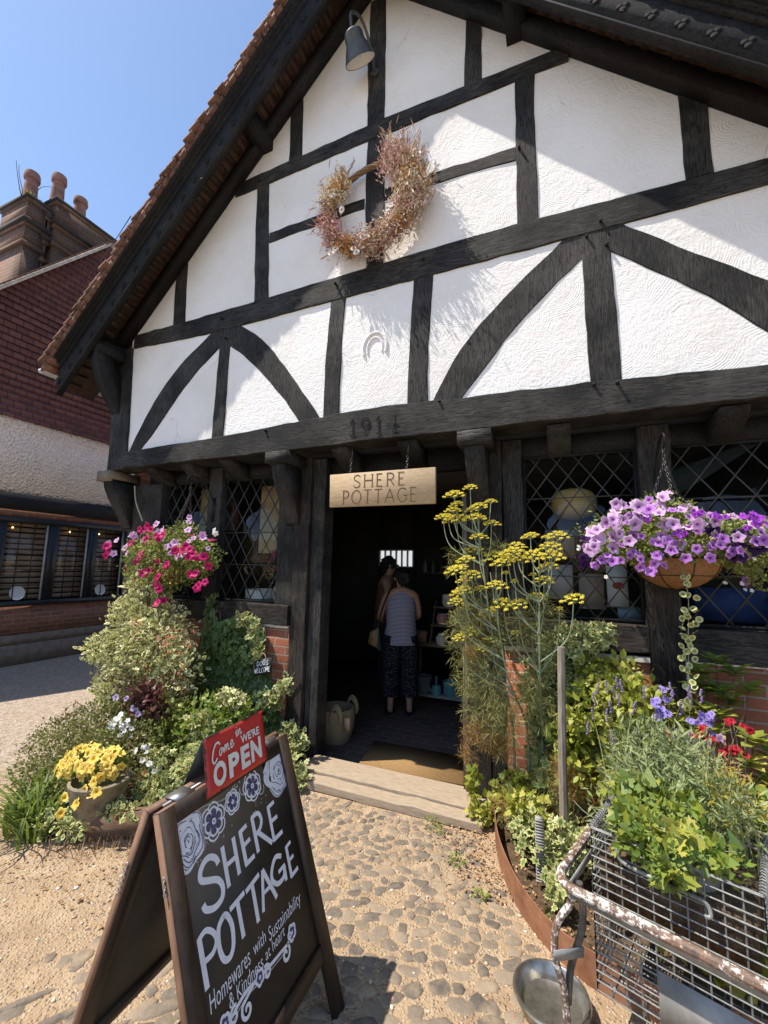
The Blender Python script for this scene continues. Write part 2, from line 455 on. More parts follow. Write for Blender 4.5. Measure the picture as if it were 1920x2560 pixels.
def stone_material():
    t = NT('cobble_stone', 0.8, 0.3)
    nz = t.noise(t.pos(), 30, 5, 0.7)
    c = t.ramp(t.attr('rnd'), [(0.0, (0.085, 0.074, 0.064)), (0.35, (0.13, 0.11, 0.09)), (0.7, (0.185, 0.15, 0.115)), (1.0, (0.26, 0.205, 0.15))])
    c = t.mix(t.ramp(nz, [(0.40, 0.0), (0.75, 0.5)]), c, (0.30, 0.235, 0.165))
    dirt = t.ramp(t.noise(t.pos(), 4.5, 4, .6), [(.50, 0.0), (.70, .7)])
    c = t.mix(dirt, c, (0.41, 0.305, 0.195))
    c = t.mix(t.ramp(t.attr('edge'), [(0.55, 0.0), (1.0, 1.0)]), c, (0.37, 0.27, 0.17))      # earth packed over the rims
    t.col(c); t.bump(nz, 0.8, 0.008)
    return t.m
def build_cobbles():
    g = rng(5); m = MB()
    def stone(cx, cy, lx, ly, ang, rise):
        n = 8
        a = np.linspace(0, 2 * np.pi, n, endpoint=False) + g.uniform(-.18, .18, n)
        sq = 1.0 / np.maximum(np.abs(np.cos(a)) ** 3 + np.abs(np.sin(a)) ** 3, .3) ** (1 / 3)
        rr = sq * g.uniform(.70, 1.15, n)
        ux = np.array([math.cos(ang), math.sin(ang)]); uy = np.array([-ux[1], ux[0]])
        rings = []
        for s, z, e in ((1.0, -0.010, 1.0), (0.93, rise * .05, .9), (0.80, rise * .62, .45), (0.45, rise * 1.0, 0.0)):
            P = np.array([cx, cy]) + (np.cos(a) * rr * lx * s)[:, None] * ux + (np.sin(a) * rr * ly * s)[:, None] * uy
            rings.append(np.column_stack([P, np.full(n, z + gheight(cx, cy)) + g.uniform(-.002, .002, n)]))
        v = np.vstack(rings); e = np.repeat([1.0, .9, .45, 0.0], n) * g.uniform(.8, 1.2)
        f = [(k * n + i, k * n + (i + 1) % n, (k + 1) * n + (i + 1) % n, (k + 1) * n + i) for k in range(3) for i in range(n)]
        f4 = tuple(3 * n + i for i in range(n))
        m.add(v, f + [f4], 0, e, g.uniform(0, 1))
    y = -3.1
    while y < -0.14:
        row = 0.054 if y > -0.9 else 0.066
        x = -2.05 + g.uniform(0, .1)
        while x < 0.05:
            w = g.uniform(0.026, 0.066) * (0.85 if y > -0.9 else 1.0)
            xr = -0.47 if y > -0.5 else (-0.35 + (y + .5) * -.62)
            left = -1.72 if y > -1.1 else -2.05
            if left < x + w < min(xr, 0.0) and g.uniform() < (0.97 if x > -1.75 else 0.5):
                stone(x + w + g.uniform(-.012, .012), y + g.uniform(-.018, .018), w * .98, row * g.uniform(.46, .62),
                      g.uniform(-.35, .35) + (0.25 if x > -1.2 else .9), g.uniform(.002, .008))
            x += 2 * w * .93 + 0.002
        y += row
    for cx, cy, lx, ly, a in [(-1.78, -1.95, .16, .022, 1.0), (-1.66, -2.02, .12, .024, 1.05), (-1.72, -1.82, .14, .02, 1.0), (-1.58, -1.95, .10, .022, 1.1),
                              (-1.87, -2.04, .10, .025, 1.0), (-1.9, -1.83, .13, .018, .95), (-1.52, -1.8, .12, .03, 1.1), (-1.62, -1.7, .13, .025, 1.0),
                              (-1.80, -2.22, .12, .085, .4), (-1.44, -2.02, .09, .03, 1.1), (-1.72, -2.13, .09, .022, 1.0), (-1.4, -1.62, .1, .035, .9)]:
        stone(cx, cy, lx, ly, a, .010)
    o = m.build('cobblestones', stone_material(), smooth=True, recalc=False, sharp=50)
    tag(o, kind='stuff'); o['label'] = 'grey brown cobblestones set in sandy earth before the doorstep'; o['category'] = 'cobblestones'
build_cobbles()

def build_gravel():
    g = rng(8); m = MB(); v, f = ICO[1]
    n = 9000
    x = g.uniform(-4.6, 0.3, n); y = g.uniform(-3.0, 0.0, n)
    for i in range(n):
        d = math.hypot(x[i], y[i] + 2.9)
        if d > 2.6 and g.uniform() > 0.6: continue
        r = g.choice([.0022, .0035, .005, .008], p=[.45, .33, .17, .05]) * g.uniform(.7, 1.3)
        sc = np.array([r * g.uniform(.8, 1.5), r * g.uniform(.8, 1.5), r * .6])
        rot = g.uniform(0, 6.28); c, s_ = math.cos(rot), math.sin(rot)
        w = v * sc; w = np.column_stack([w[:, 0] * c - w[:, 1] * s_, w[:, 0] * s_ + w[:, 1] * c, w[:, 2]])
        m.add(w + [x[i], y[i], gheight(x[i], y[i]) + r * .3], f, 0, 0, g.uniform())
    t = NT('loose_gravel', 0.9, 0.2)
    t.col(t.ramp(t.attr('rnd'), [(0, (.16, .12, .09)), (.4, (.42, .31, .2)), (.75, (.55, .45, .33)), (.93, (.75, .7, .6)), (1, (.45, .18, .08))]))
    o = m.build('gravel', t.m, recalc=False)
    tag(o, kind='stuff'); o['label'] = 'small loose stones strewn over the sandy lane'; o['category'] = 'gravel'
build_gravel()

# ------------------------------------------------------------------ the half-timbered shop
SHOP = thing('shop_building', (-1.4, 0.0, 0.0), 'half timbered shop with white combed plaster gable and black beams dated 1914', 'building')
XC = -1.385; ROOF0 = 6.97
def roofz(x): return ROOF0 - abs(x - XC)
def timber_geo(mb, A, B, yf=0.0, depth=0.06, ch=0.005, wob=0.0026, seed=0, mi=0):
    L = max(np.linalg.norm(np.array(A[-1]) - np.array(A[0])), 0.2); n = max(3, int(L / 0.10))
    if len(A) > 2 : A = catmull(A, 6)
    if len(B) > 2 : B = catmull(B, 6)
    a = resample(A, n); b = resample(B, n); g = rng(seed + 17)
    d = b - a; d /= np.linalg.norm(d, axis=1)[:, None]
    a = a + d * g.normal(0, wob, n)[:, None]; b = b + d * g.normal(0, wob, n)[:, None]
    fy = yf + g.normal(0, 0.0015, n)
    def p(q, y): return np.column_stack([q[:, 0], y, q[:, 1]])
    cols = [p(a, np.full(n, yf + depth)), p(a, fy + ch), p(a + d * ch, fy), p(a * .5 + b * .5, fy - .001), p(b - d * ch, fy), p(b, fy + ch), p(b, np.full(n, yf + depth))]
    v = np.stack(cols, 1).reshape(-1, 3); k = 7
    f = [(i * k + j, i * k + (j + 1) % k, (i + 1) * k + (j + 1) % k, (i + 1) * k + j) for i in range(n - 1) for j in range(k)]
    f += [tuple(range(k)), tuple(range((n - 1) * k, n * k))]
    mb.add(v, f, mi)
def timber(name, A, B, yf=0.0, mat=None, depth=0.06, seed=0, **kw):
    mb = MB(); timber_geo(mb, A, B, yf, depth, seed=seed, **kw)
    return mb.build(name, mat or TIM_V, SHOP, smooth=True, sharp=30)

# gable plaster
m = MB()
pts = [(-4.30, 2.7), (1.53, 2.7), (1.53, roofz(1.53)), (XC, ROOF0), (-4.30, roofz(-4.30))]
bm_n = 70
def plaster_sheet(mb):
    xs = np.linspace(-4.30, 1.53, bm_n)
    top = np.array([roofz(x) + 0.06 for x in xs])
    rows = 40; V = []
    for r in range(rows + 1):
        for x, t in zip(xs, top):
            z = 2.7 + (t - 2.7) * r / rows
            V.append((x, 0.010 + 0.004 * mnoise.noise(Vector((x * 2.2, z * 2.2, 0))) + 0.003 * mnoise.noise(Vector((x * 7, z * 7, 4))), z))
    n = bm_n
    f = [(r * n + i, r * n + i + 1, (r + 1) * n + i + 1, (r + 1) * n + i) for r in range(rows) for i in range(n - 1)]
    mb.add(V, f)
    mb.prism([(x, 0.03, z) for x, z in pts], (0, 0.12, 0))
plaster_sheet(m)
m.build('plaster_wall', PLASTER, SHOP, smooth=True, recalc=False, sharp=40)

timber('tie_beam', [(-4.26, 4.11), (-2.645, 4.117), (-0.543, 4.152), (0.578, 4.126), (1.53, 4.115)], [(-4.26, 3.955), (-3.16, 3.906), (-1.8, 3.915), (-0.32, 3.924), (0.42, 3.93), (1.53, 3.95)], -0.006, TIM_H, seed=1)
timber('collar_beam', [(-2.95, 5.50), (-2.14, 5.515), (-1.304, 5.54), (-0.597, 5.518), (0.18, 5.505)], [(-2.95, 5.352), (-2.52, 5.359), (-1.45, 5.38), (-0.55, 5.376), (0.18, 5.368)], -0.006, TIM_H, seed=2)
BRES_T = [(-4.22, 2.774), (-2.90, 2.801), (-2.05, 2.846), (-1.25, 2.874), (-0.87, 2.861), (0.22, 2.837), (1.137, 2.80), (1.53, 2.79)]
BRES = timber('bressummer', BRES_T, [(-4.22, 2.598), (-2.16, 2.599), (-1.25, 2.609), (0.48, 2.612), (1.53, 2.612)], -0.035, TIM_H, depth=0.24, seed=3)
timber('rail', [(-2.49, 4.809), (-1.475, 4.821)], [(-2.49, 4.701), (-1.475, 4.719)], 0.001, TIM_H, seed=4)
timber('rail', [(-1.282, 4.841), (-0.849, 4.833), (-0.21, 4.801)], [(-1.282, 4.729), (-0.8, 4.723), (-0.21, 4.684)], 0.001, TIM_H, seed=5)
POSTS = [
    ('king_post', [(-1.467, 6.86), (-1.473, 6.133), (-1.470, 5.54)], [(-1.309, 6.86), (-1.302, 6.045), (-1.304, 5.54)]),
    ('king_post', [(-1.462, 5.375), (-1.47, 4.9), (-1.444, 4.14)], [(-1.29, 5.375), (-1.285, 4.9), (-1.284, 4.14)]),
    ('stud', [(-0.575, 6.17), (-0.597, 5.52)], [(-0.452, 6.05), (-0.453, 5.515)]),
    ('stud', [(-0.2, 5.37), (-0.211, 4.14)], [(-0.056, 5.37), (-0.066, 5.05), (-0.062, 4.14)]),
    ('stud', [(0.826, 4.77), (0.827, 4.125)], [(0.979, 4.63), (0.975, 4.125)]),
    ('stud', [(-2.316, 6.04), (-2.306, 5.515)], [(-2.177, 6.19), (-2.155, 5.52)]),
    ('stud', [(-2.678, 5.36), (-2.653, 4.606), (-2.625, 4.12)], [(-2.535, 5.36), (-2.489, 4.558), (-2.46, 4.12)]),
    ('stud', [(-3.712, 4.64), (-3.695, 4.11)], [(-3.556, 4.79), (-3.52, 4.11)]),
    ('stud', [(-3.02, 3.91), (-3.025, 3.70), (-3.039, 2.80)], [(-2.885, 3.91), (-2.889, 3.70), (-2.897, 2.81)]),
    ('stud', [(-1.774, 3.92), (-1.802, 3.481), (-1.814, 2.86)], [(-1.63, 3.92), (-1.654, 3.452), (-1.661, 2.86)]),
    ('stud', [(-1.013, 3.922), (-1.05, 3.142), (-1.056, 2.868)], [(-0.852, 3.922), (-0.89, 3.304), (-0.892, 2.864)]),
    ('stud', [(0.205, 3.925), (0.212, 3.339), (0.22, 2.837)], [(0.38, 3.925), (0.396, 3.296), (0.404, 2.832)]),
]
for i, (nm, A, B) in enumerate(POSTS): timber(nm, A, B, 0.0, TIM_V, seed=20 + i)
timber('curved_brace', [(-2.95, 4.05), (-3.163, 3.89), (-3.528, 3.652), (-3.792, 3.38), (-4.024, 3.057), (-4.2, 2.75)], [(-2.90, 3.82), (-3.035, 3.72), (-3.294, 3.524), (-3.593, 3.227), (-3.839, 2.949), (-4.004, 2.785)], 0.0025, TIM_V, seed=41)
timber('curved_brace', [(-2.95, 4.05), (-2.754, 3.90), (-2.507, 3.71), (-2.283, 3.463), (-2.018, 3.115), (-1.833, 2.855)], [(-3.00, 3.80), (-2.871, 3.71), (-2.628, 3.514), (-2.4, 3.283), (-2.197, 3.056), (-2.041, 2.845)], 0.0025, TIM_V, seed=42)
timber('curved_brace', [(0.19, 4.02), (-0.021, 3.835), (-0.329, 3.582), (-0.638, 3.255), (-0.868, 2.855)], [(0.36, 3.90), (0.19, 3.735), (-0.124, 3.46), (-0.385, 3.17), (-0.64, 2.855)], 0.0025, TIM_V, seed=43)
timber('curved_brace', [(0.33, 4.06), (0.473, 3.925), (0.895, 3.567), (1.18, 3.335), (1.5, 2.98)], [(0.25, 3.86), (0.449, 3.698), (0.889, 3.305), (1.154, 3.007), (1.3, 2.82)], 0.0025, TIM_V, seed=44)
for sgn in (-1, 1):                                              # rafters against the gable, under the soffit
    m = MB(); x0 = XC; x1 = XC + sgn * (2.92 if sgn > 0 else 3.0)
    m.prism([(x0, -0.10, roofz(x0)), (x1, -0.10, roofz(x1)), (x1, -0.10, roofz(x1) + 0.16), (x0, -0.10, roofz(x0) + 0.16)], (0, 0.109, 0))
    m.build('rafter', TIM_D, SHOP)
timber('corner_post', [(-4.47, 2.59), (-4.47, 2.874), (-4.535, 3.9)], [(-4.21, 2.59), (-4.20, 2.798), (-4.272, 3.96)], -0.02, TIM_V, depth=0.2, seed=51)

pg = None
for x, y, z in ((-.181, 0, 4.765), (-.789, -.035, 2.85), (.239, -.035, 2.815), (.373, -.035, 2.805), (.331, -.006, 3.985), (.242, 0, 3.90), (.36, 0, 3.80), (-2.37, -.035, 2.80), (-2.642, -.006, 5.42), (-3.0, -.006, 4.02), (-2.93, 0, 3.80), (-1.72, -.006, 4.05), (-.93, -.006, 4.06)):
    if pg is None:
        m = MB(); m.tube([(0, .01, 0), (0, -.03, -.002), (0, -.036, -.002)], [.011, .010, .006], 8); pg = m.build('oak_peg', TIM_D); pg.parent = SHOP; pg.location = np.array((x, y, z)) - ORIGIN[SHOP.name]
    else: dup(pg, np.array((x, y, z)) - ORIGIN[SHOP.name], SHOP, (0, 0, 0), (1, .5 + (x * 7) % .7, 1))
# carved date in the big beam
BP = Plane((-1.55, -0.0375, 2.655), (1, 0, 0.004), (0, 0, 1))
m = MB()
strokes(m, BP, [[(0.02, 0.11), (0.05, 0.135), (0.05, 0.0)], [(0.025, 0), (0.075, 0)]], 0.016, 0.003, smooth=False)
strokes(m, BP, [[(0.185, 0.085), (0.16, 0.062), (0.13, 0.075), (0.125, 0.11), (0.155, 0.138), (0.188, 0.115), (0.185, 0.06), (0.15, 0.005)]], 0.016, 0.003)
strokes(m, BP, [[(0.245, 0.11), (0.275, 0.135), (0.275, 0.0)], [(0.25, 0), (0.3, 0)], [(0.41, 0.0), (0.41, 0.135), (0.34, 0.045), (0.445, 0.045)], [(0.385, 0), (0.435, 0)]], 0.016, 0.003, smooth=False)
m.build('carved_date', DARK, BRES)

# horseshoe and comb dabs pressed into the plaster
m = MB()
a = np.linspace(-0.62 * math.pi, 0.62 * math.pi, 16)
m.tube([(-1.345 + 0.105 * math.sin(q), 0.006, 3.40 + 0.135 * math.cos(q)) for q in a], 0.013, 6)
m.tube([(-1.345 + 0.068 * math.sin(q), 0.006, 3.395 + 0.098 * math.cos(q)) for q in a], 0.008, 6)
m.build('horseshoe_relief', PLASTER, SHOP, smooth=True)

# jetty: soffit boards, joist ends, beam-end blocks, brackets
m = MB(); m.box((-4.2, 0.205, 2.604), (1.53, 0.5, 2.66)); m.build('jetty_soffit', TIM_D, SHOP)
for x in (-3.88, -3.38, -2.88, -1.66, -1.07, 0.02, 0.98):
    m = MB(); w = 0.075
    prof = [(0.206, 2.603)] + [(0.0 + 0.02 + 0.34 * t, 2.597 - 0.15 * math.sin(t * math.pi / 2) ** 0.8) for t in np.linspace(0, 1, 9)] + [(0.36, 2.603)]
    m.prism([(x - w, y, z) for y, z in prof[1:]], (2 * w, 0, 0)); m.build('joist_end', TIM_V, SHOP)
for x0, x1, z0, z1, y0 in ((-2.345, -2.115, 2.498, 2.597, -0.055), (-0.655, -0.42, 2.498, 2.599, -0.055), (-4.57, -4.36, 2.478, 2.587, -0.05)):
    m = MB(); m.box((x0, y0, z0), (x1, 0.3, z1)); m.build('beam_end', OAKTRIM if x0 < -4 else TIM_H, SHOP)
for x0, x1 in ((-2.30, -2.16), (-0.61, -0.47), (-4.5, -4.36)):
    m = MB()
    out = [(-0.02, 2.496), (0.0, 2.40), (0.08, 2.25), (0.17, 2.12), (0.245, 1.98)]
    prof = catmull(out, 4) + [np.array((0.245, 2.496))]
    m.prism([(x0, y, z) for y, z in prof], (x1 - x0, 0, 0)); m.build('jetty_bracket', TIM_V, SHOP)

# ground-floor frame
timber('door_post', [(-2.225, 0.0), (-2.222, 2.597)], [(-2.065, 0.0), (-2.062, 2.597)], 0.246, TIM_W, depth=0.2, seed=61)
timber('door_jamb', [(-2.06, 0.0), (-2.06, 2.59)], [(-1.935, 0.0), (-1.93, 2.59)], 0.285, TIM_V, depth=0.16, seed=62)
timber('door_post', [(-0.643, 0.0), (-0.643, 2.59)], [(-0.487, 0.0), (-0.487, 2.59)], 0.226, TIM_W, depth=0.2, seed=63)
timber('door_post', [(-0.48, 0.0), (-0.48, 2.59)], [(-0.387, 0.0), (-0.387, 2.59)], 0.238, TIM_W, depth=0.2, seed=64)
m = MB(); m.box((-0.668, 0.236, 0.04), (-0.647, 0.26, 2.2)); m.box((-0.690, 0.262, 0.04), (-0.669, 0.33, 2.2)); m.build('oak_bead', OAKTRIM, SHOP)
timber('window_post', [(-2.42, 1.272), (-2.42, 2.59)], [(-2.229, 1.272), (-2.229, 2.59)], 0.272, TIM_V, depth=0.16, seed=65)
timber('window_post', [(-3.30, 1.272), (-3.30, 2.59)], [(-3.13, 1.272), (-3.13, 2.59)], 0.272, TIM_V, depth=0.16, seed=66)
timber('corner_post', [(-4.42, 0.0), (-4.42, 2.47)], [(-3.94, 0.0), (-3.94, 2.47)], 0.25, TIM_V, depth=0.2, seed=67)
timber('window_post', [(0.505, 0.0), (0.505, 2.59)], [(0.688, 0.0), (0.688, 2.59)], 0.232, TIM_W, depth=0.2, seed=68)
timber('window_post', [(-0.383, 1.29), (-0.383, 2.59)], [(-0.24, 1.29), (-0.24, 2.59)], 0.272, TIM_V, depth=0.16, seed=69)
timber('window_post', [(1.40, 1.29), (1.40, 2.59)], [(1.53, 1.29), (1.53, 2.59)], 0.272, TIM_V, depth=0.16, seed=70)
m = MB(); m.box((-4.2, 0.30, 2.485), (-2.06, 0.45, 2.60)); m.box((-0.64, 0.30, 2.465), (1.53, 0.45, 2.60)); m.box((-1.93, 0.36, 2.42), (-0.64, 0.45, 2.60)); m.build('lintel', TIM_D, SHOP)
timber('sill_beam', [(-3.94, 1.262), (-3.2, 1.266), (-2.228, 1.27)], [(-3.94, 1.085), (-2.46, 1.095), (-2.228, 1.089)], 0.215, TIM_WH, depth=0.26, seed=71)
timber('sill_beam', [(-0.384, 1.283), (0.115, 1.283), (0.502, 1.275)], [(-0.384, 1.085), (0.26, 1.10), (0.502, 1.115)], 0.215, TIM_WH, depth=0.26, seed=72)
timber('sill_beam', [(0.692, 1.283), (1.53, 1.281)], [(0.692, 1.085), (1.53, 1.096)], 0.215, TIM_H, depth=0.26, seed=73)
for a, b in (((-4.2, 0.245, -.1), (-2.228, 0.46, 1.083)), ((-0.384, 0.245, -.1), (0.502, 0.46, 1.062)), ((0.692, 0.245, -.1), (1.53, 0.46, 1.08))):
    m = MB(); m.box(a, b); m.build('brick_plinth', BRICK_XZ, SHOP)
g = rng(3)
for x0, x1, z in ((-0.384, 0.5, 1.062), (0.692, 1.53, 1.08), (-2.6, -2.23, 1.076)):
    k = int((x1 - x0) / .06); m = MB()
    for i in range(k):
        a = x0 + (x1 - x0) * i / k
        m.obox((a + .03, 0.247 + g.uniform(-.004, .004), z + .008), ((.033, 0, .001), (0, .016 + g.uniform(0, .006), 0), (0, 0, .011 + g.uniform(0, .006))))
    m.build('mortar_bead', MORTAR, SHOP, smooth=True)

def window(x0, x1, z0, z1, pw, ph, bars, y=0.335, off=(0, 0)):
    w = MB(); t = 0.018
    w.box((x0, y - .02, z0), (x0 + t, y + .03, z1)); w.box((x1 - t, y - .02, z0), (x1, y + .03, z1))
    w.box((x0 + t, y - .018, z1 - t), (x1 - t, y + .03, z1)); w.box((x0 + t, y - .018, z0), (x1 - t, y + .03, z0 + t))
    fr = w.build('window', TIM_D, SHOP)
    p = MB(); p.box((x0 + t, y, z0 + t), (x1 - t, y + .003, z1 - t)); p.build('pane', GLASS, fr)
    l = MB(); ax, bx, az, bz = x0 + t, x1 - t, z0 + t, z1 - t
    s = ph / pw
    for sg in (1, -1):
        c = (az - sg * s * (ax if sg > 0 else ax)) + off[1]
        lo, hi = (az - s * bx, bz - s * ax) if sg > 0 else (az + s * ax, bz + s * bx)
        k0 = math.floor((lo - off[1]) / ph); k1 = math.ceil((hi - off[1]) / ph)
        for k in range(k0, k1 + 1):
            b = k * ph + off[1]
            P = []
            for x in (ax, bx):
                z = sg * s * x + b
                if az - 1e-6 <= z <= bz + 1e-6: P.append((x, z))
            for z in (az, bz):
                x = (z - b) / (sg * s)
                if ax < x < bx: P.append((x, z))
            if len(P) >= 2:
                (xa, za), (xb, zb) = P[0], P[-1]
                d = np.array((xb - xa, zb - za)); L = np.linalg.norm(d)
                if L < .02: continue
                d /= L; q = np.array((-d[1], d[0])) * .0042
                yy = y - .006 - (.0012 if sg > 0 else 0)
                l.obox(((xa + xb) / 2, yy, (za + zb) / 2), ((d[0] * L / 2, 0, d[1] * L / 2), (q[0], 0, q[1]), (0, .0032, 0)))
    for z in bars: l.box((ax, y - .016, z - .004), (bx, y - .0105, z + .004))
    l.build('lead_lattice', LEAD, fr)
window(-3.94, -3.30, 1.272, 2.483, 0.152, 0.25, (1.62, 2.02))
window(-3.13, -2.42, 1.272, 2.483, 0.152, 0.25, (1.62, 1.93), off=(0, .06))
window(-0.24, 0.505, 1.286, 2.463, 0.146, 0.20, (1.58, 1.86, 2.14))
window(0.688, 1.40, 1.286, 2.463, 0.19, 0.26, (1.6, 2.1), off=(0, .03))

# doorstep
m = MB(); g = rng(2)
timber_geo(m, [(-1.97, 0.0), (-0.5, 0.0)], [(-1.97, 0.060), (-0.5, 0.055)], -0.10, 0.115, wob=0.004, seed=81)
timber_geo(m, [(-1.95, 0.0), (-0.5, 0.0)], [(-1.95, 0.080), (-0.5, 0.076)], 0.022, 0.14, wob=0.003, seed=82)
m.box((-1.93, 0.163, -.02), (-0.645, 0.30, 0.062))
m.build('doorstep', STEPWOOD, SHOP, smooth=True, sharp=30)

# interior shell
def floor_tiles():
    t = NT('quarry_tile_floor', 0.7, 0.3)
    k = t.n('ShaderNodeTexBrick'); t.put(k.inputs['Vector'], t.plane('xyz'))
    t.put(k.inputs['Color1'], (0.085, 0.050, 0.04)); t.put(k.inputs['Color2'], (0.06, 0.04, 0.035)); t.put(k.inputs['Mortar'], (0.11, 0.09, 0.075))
    k.inputs['Scale'].default_value = 1; k.inputs['Brick Width'].default_value = .225; k.inputs['Row Height'].default_value = .11; k.inputs['Mortar Size'].default_value = .006
    t.col(k.outputs[0]); t.bump(t.noise(t.pos(), 20, 4), .3, .01); return t.m
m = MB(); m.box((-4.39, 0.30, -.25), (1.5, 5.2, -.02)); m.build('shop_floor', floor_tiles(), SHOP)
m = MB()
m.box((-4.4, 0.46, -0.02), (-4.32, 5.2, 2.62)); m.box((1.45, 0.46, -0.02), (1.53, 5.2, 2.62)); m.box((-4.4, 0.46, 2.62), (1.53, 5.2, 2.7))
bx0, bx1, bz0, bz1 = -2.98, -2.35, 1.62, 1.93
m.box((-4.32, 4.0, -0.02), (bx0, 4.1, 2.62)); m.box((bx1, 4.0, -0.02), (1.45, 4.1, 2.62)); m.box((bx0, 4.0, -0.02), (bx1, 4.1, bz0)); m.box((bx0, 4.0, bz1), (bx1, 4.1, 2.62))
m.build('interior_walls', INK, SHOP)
m = MB(); WHITEW = simple('white_paint', (0.75, 0.74, 0.70), 0.5, var=.06)
m.box((bx0, 3.985, bz1 - .02), (bx1, 4.05, bz1)); m.box((bx0, 3.985, bz0), (bx1, 4.05, bz0 + .02))
for i in range(7):
    x = bx0 + (bx1 - bx0) * i / 6; m.box((x - .012, 3.99, bz0 + .02), (x + .012, 4.04, bz1 - .02))
wb = m.build('back_window', WHITEW, SHOP)
m = MB(); m.box((bx0, 4.06, bz0), (bx1, 4.064, bz1)); m.build('pane', mat_emit('glowing_daylight_pane', (0.9, 0.92, 0.95), 0.55), wb)  # glowing pane stands in for daylight outside

# side and back walls above, so no light leaks in
m = MB(); m.box((-4.44, 0.28, 0.0), (-4.40, 6, 4.2)); m.box((1.53, 0.2, 0), (1.6, 6, 4.2)); m.box((-4.4, 5.2, 0), (1.53, 5.3, 4.2)); m.build('side_wall', BRICK_YZ, SHOP)

# ------------------------------------------------------------------ roof
def tile_mat(name, c1, c2, axes=None, row=0.1, w=0.165):
    t = NT(name, 0.85, 0.2)
    nz = t.noise(t.pos(), 6, 5, .7)
    if axes:
        k = t.n('ShaderNodeTexBrick'); t.put(k.inputs['Vector'], t.plane(axes))
        t.put(k.inputs['Color1'], c1); t.put(k.inputs['Color2'], c2); t.put(k.inputs['Mortar'], tuple(x * .42 for x in c2))
        k.inputs['Scale'].default_value = 1; k.inputs['Brick Width'].default_value = w; k.inputs['Row Height'].default_value = row
        k.inputs['Mortar Size'].default_value = .008; k.inputs['Mortar Smooth'].default_value = .6
        c = t.mix(t.ramp(nz, [(.35, 0), (.75, .5)]), k.outputs[0], tuple(x * .6 for x in c2))
        t.bump(t.math('SUBTRACT', nz, t.math('MULTIPLY', k.outputs[1], 1.5)), .6, .012)
    else:
        c = t.ramp(nz, [(.3, c2), (.7, c1)])
        c = t.mix(t.ramp(t.attr('rnd'), [(0, 0.0), (1, .55)]), c, tuple(x * .45 for x in c2))
        lich = t.ramp(t.noise(t.pos(), 25, 5, .7), [(.56, 0), (.68, .7)])
        c = t.mix(lich, c, (.36, .31, .22)); t.bump(nz, .5, .008)
    t.col(c); return t.m
TILE = tile_mat('clay_roof_tile', (0.23, 0.115, 0.08), (0.12, 0.065, 0.05))
SOFF = mat_wood('brown_soffit_boards', (0.035, 0.022, 0.017), (0.085, 0.045, 0.030), (6, 6, 6))
for sgn in (-1, 1):
    half = 3.62
    def P(s, off, y): return (XC + sgn * s, y, ROOF0 - s + off)
    m = MB()
    m.prism([P(0, .30, 0), P(half, .30, 0), P(half, .36, 0), P(0, .36, 0)], (0, 5.6, 0)); rf = m.build('roof', TILE, SHOP)
    m = MB(); g = rng(11 + sgn)
    m.prism([P(0, .14, -.33), P(half, .14, -.33), P(half, .20, -.33), P(0, .20, -.33)], (0, .42, 0))
    for i in range(int(half / .085)):                              # laths seen from below
        s = .04 + i * .085; m.prism([P(s, .118, -.325), P(s + .04, .118, -.325), P(s + .04, .139, -.325), P(s, .139, -.325)], (0, .222 + g.uniform(-.02, 0), 0))
    m.build('soffit', SOFF, SHOP)
    m = MB(); n = int(half * math.sqrt(2) / .098)
    for row in range(3):
        for i in range(n):                                         # verge tiles, each tilted on the one below
            s0 = i * .098 / math.sqrt(2); s1 = s0 + .105
            tl = .024; y0 = -.485 + row * .18 + g.uniform(-.016, .012); y1 = y0 + .172
            q = g.uniform(-.006, .006)
            a = [P(s0, .315 + tl * .2 + q, y0), P(s1, .33 + tl * 1.6 + q, y0), P(s1, .355 + tl * 1.6 + q, y0), P(s0, .34 + tl * .2 + q, y0)]
            m.prism(a, (0, y1 - y0, 0)); m.Rn[-1][:] = g.uniform()
    for i in range(n):                                             # undercloak tiles below the verge
        s0 = i * .098 / math.sqrt(2) + .03; s1 = s0 + .058
        y0 = -.468 + g.uniform(-.014, .010); q = g.uniform(-.008, .006)
        m.prism([P(s0, .262 + q, y0), P(s1, .268 + q, y0), P(s1, .312, y0), P(s0, .312, y0)], (0, .2, 0)); m.Rn[-1][:] = g.uniform()
    m.build('verge_tiles', TILE, rf)
    m = MB()
    def board(a, b, y0, y1): m.prism([P(-.0 if sgn > 0 else 0, a, y0), P(half - .16, a, y0), P(half - .16, b, y0), P(0, b, y0)], (0, y1 - y0, 0))
    board(-.13, .14, -.375, -.335); board(.141, .19, -.395, -.333); board(.191, .226, -.42, -.33); board(.227, .260, -.45, -.33); board(-.155, -.131, -.39, -.33)
    bb = m.build('bargeboard', TIM_D, SHOP)
    cv = None
    for i in range(24):                                            # flat black discs paint the shade of three-lobed piercings
        s = .12 + i * .145; c = np.array(P(s, .0, -.3765))
        if cv is None:
            m = MB()
            for q in range(3):
                a = 2 * math.pi * q / 3 + .5
                m.lathe([(.0205, 0), (.0205, .003 + .0004 * q)], (.019 * math.cos(a), 0, .019 * math.sin(a)), 10, M=Matrix.Rotation(RAD(90), 3, 'X'))
            cv = m.build('painted_piercing', DARK); cv.parent = bb; cv.location = c - ORIGIN[bb.name]
        else: dup(cv, c - ORIGIN[bb.name], bb)
    m = MB(); px = XC + sgn * 1.205; pz = ROOF0 - 1.205
    m.box((px - .075, -.33, pz - .04), (px + .075, .05, pz + .125)); m.build('purlin_end', TIM_D, SHOP)
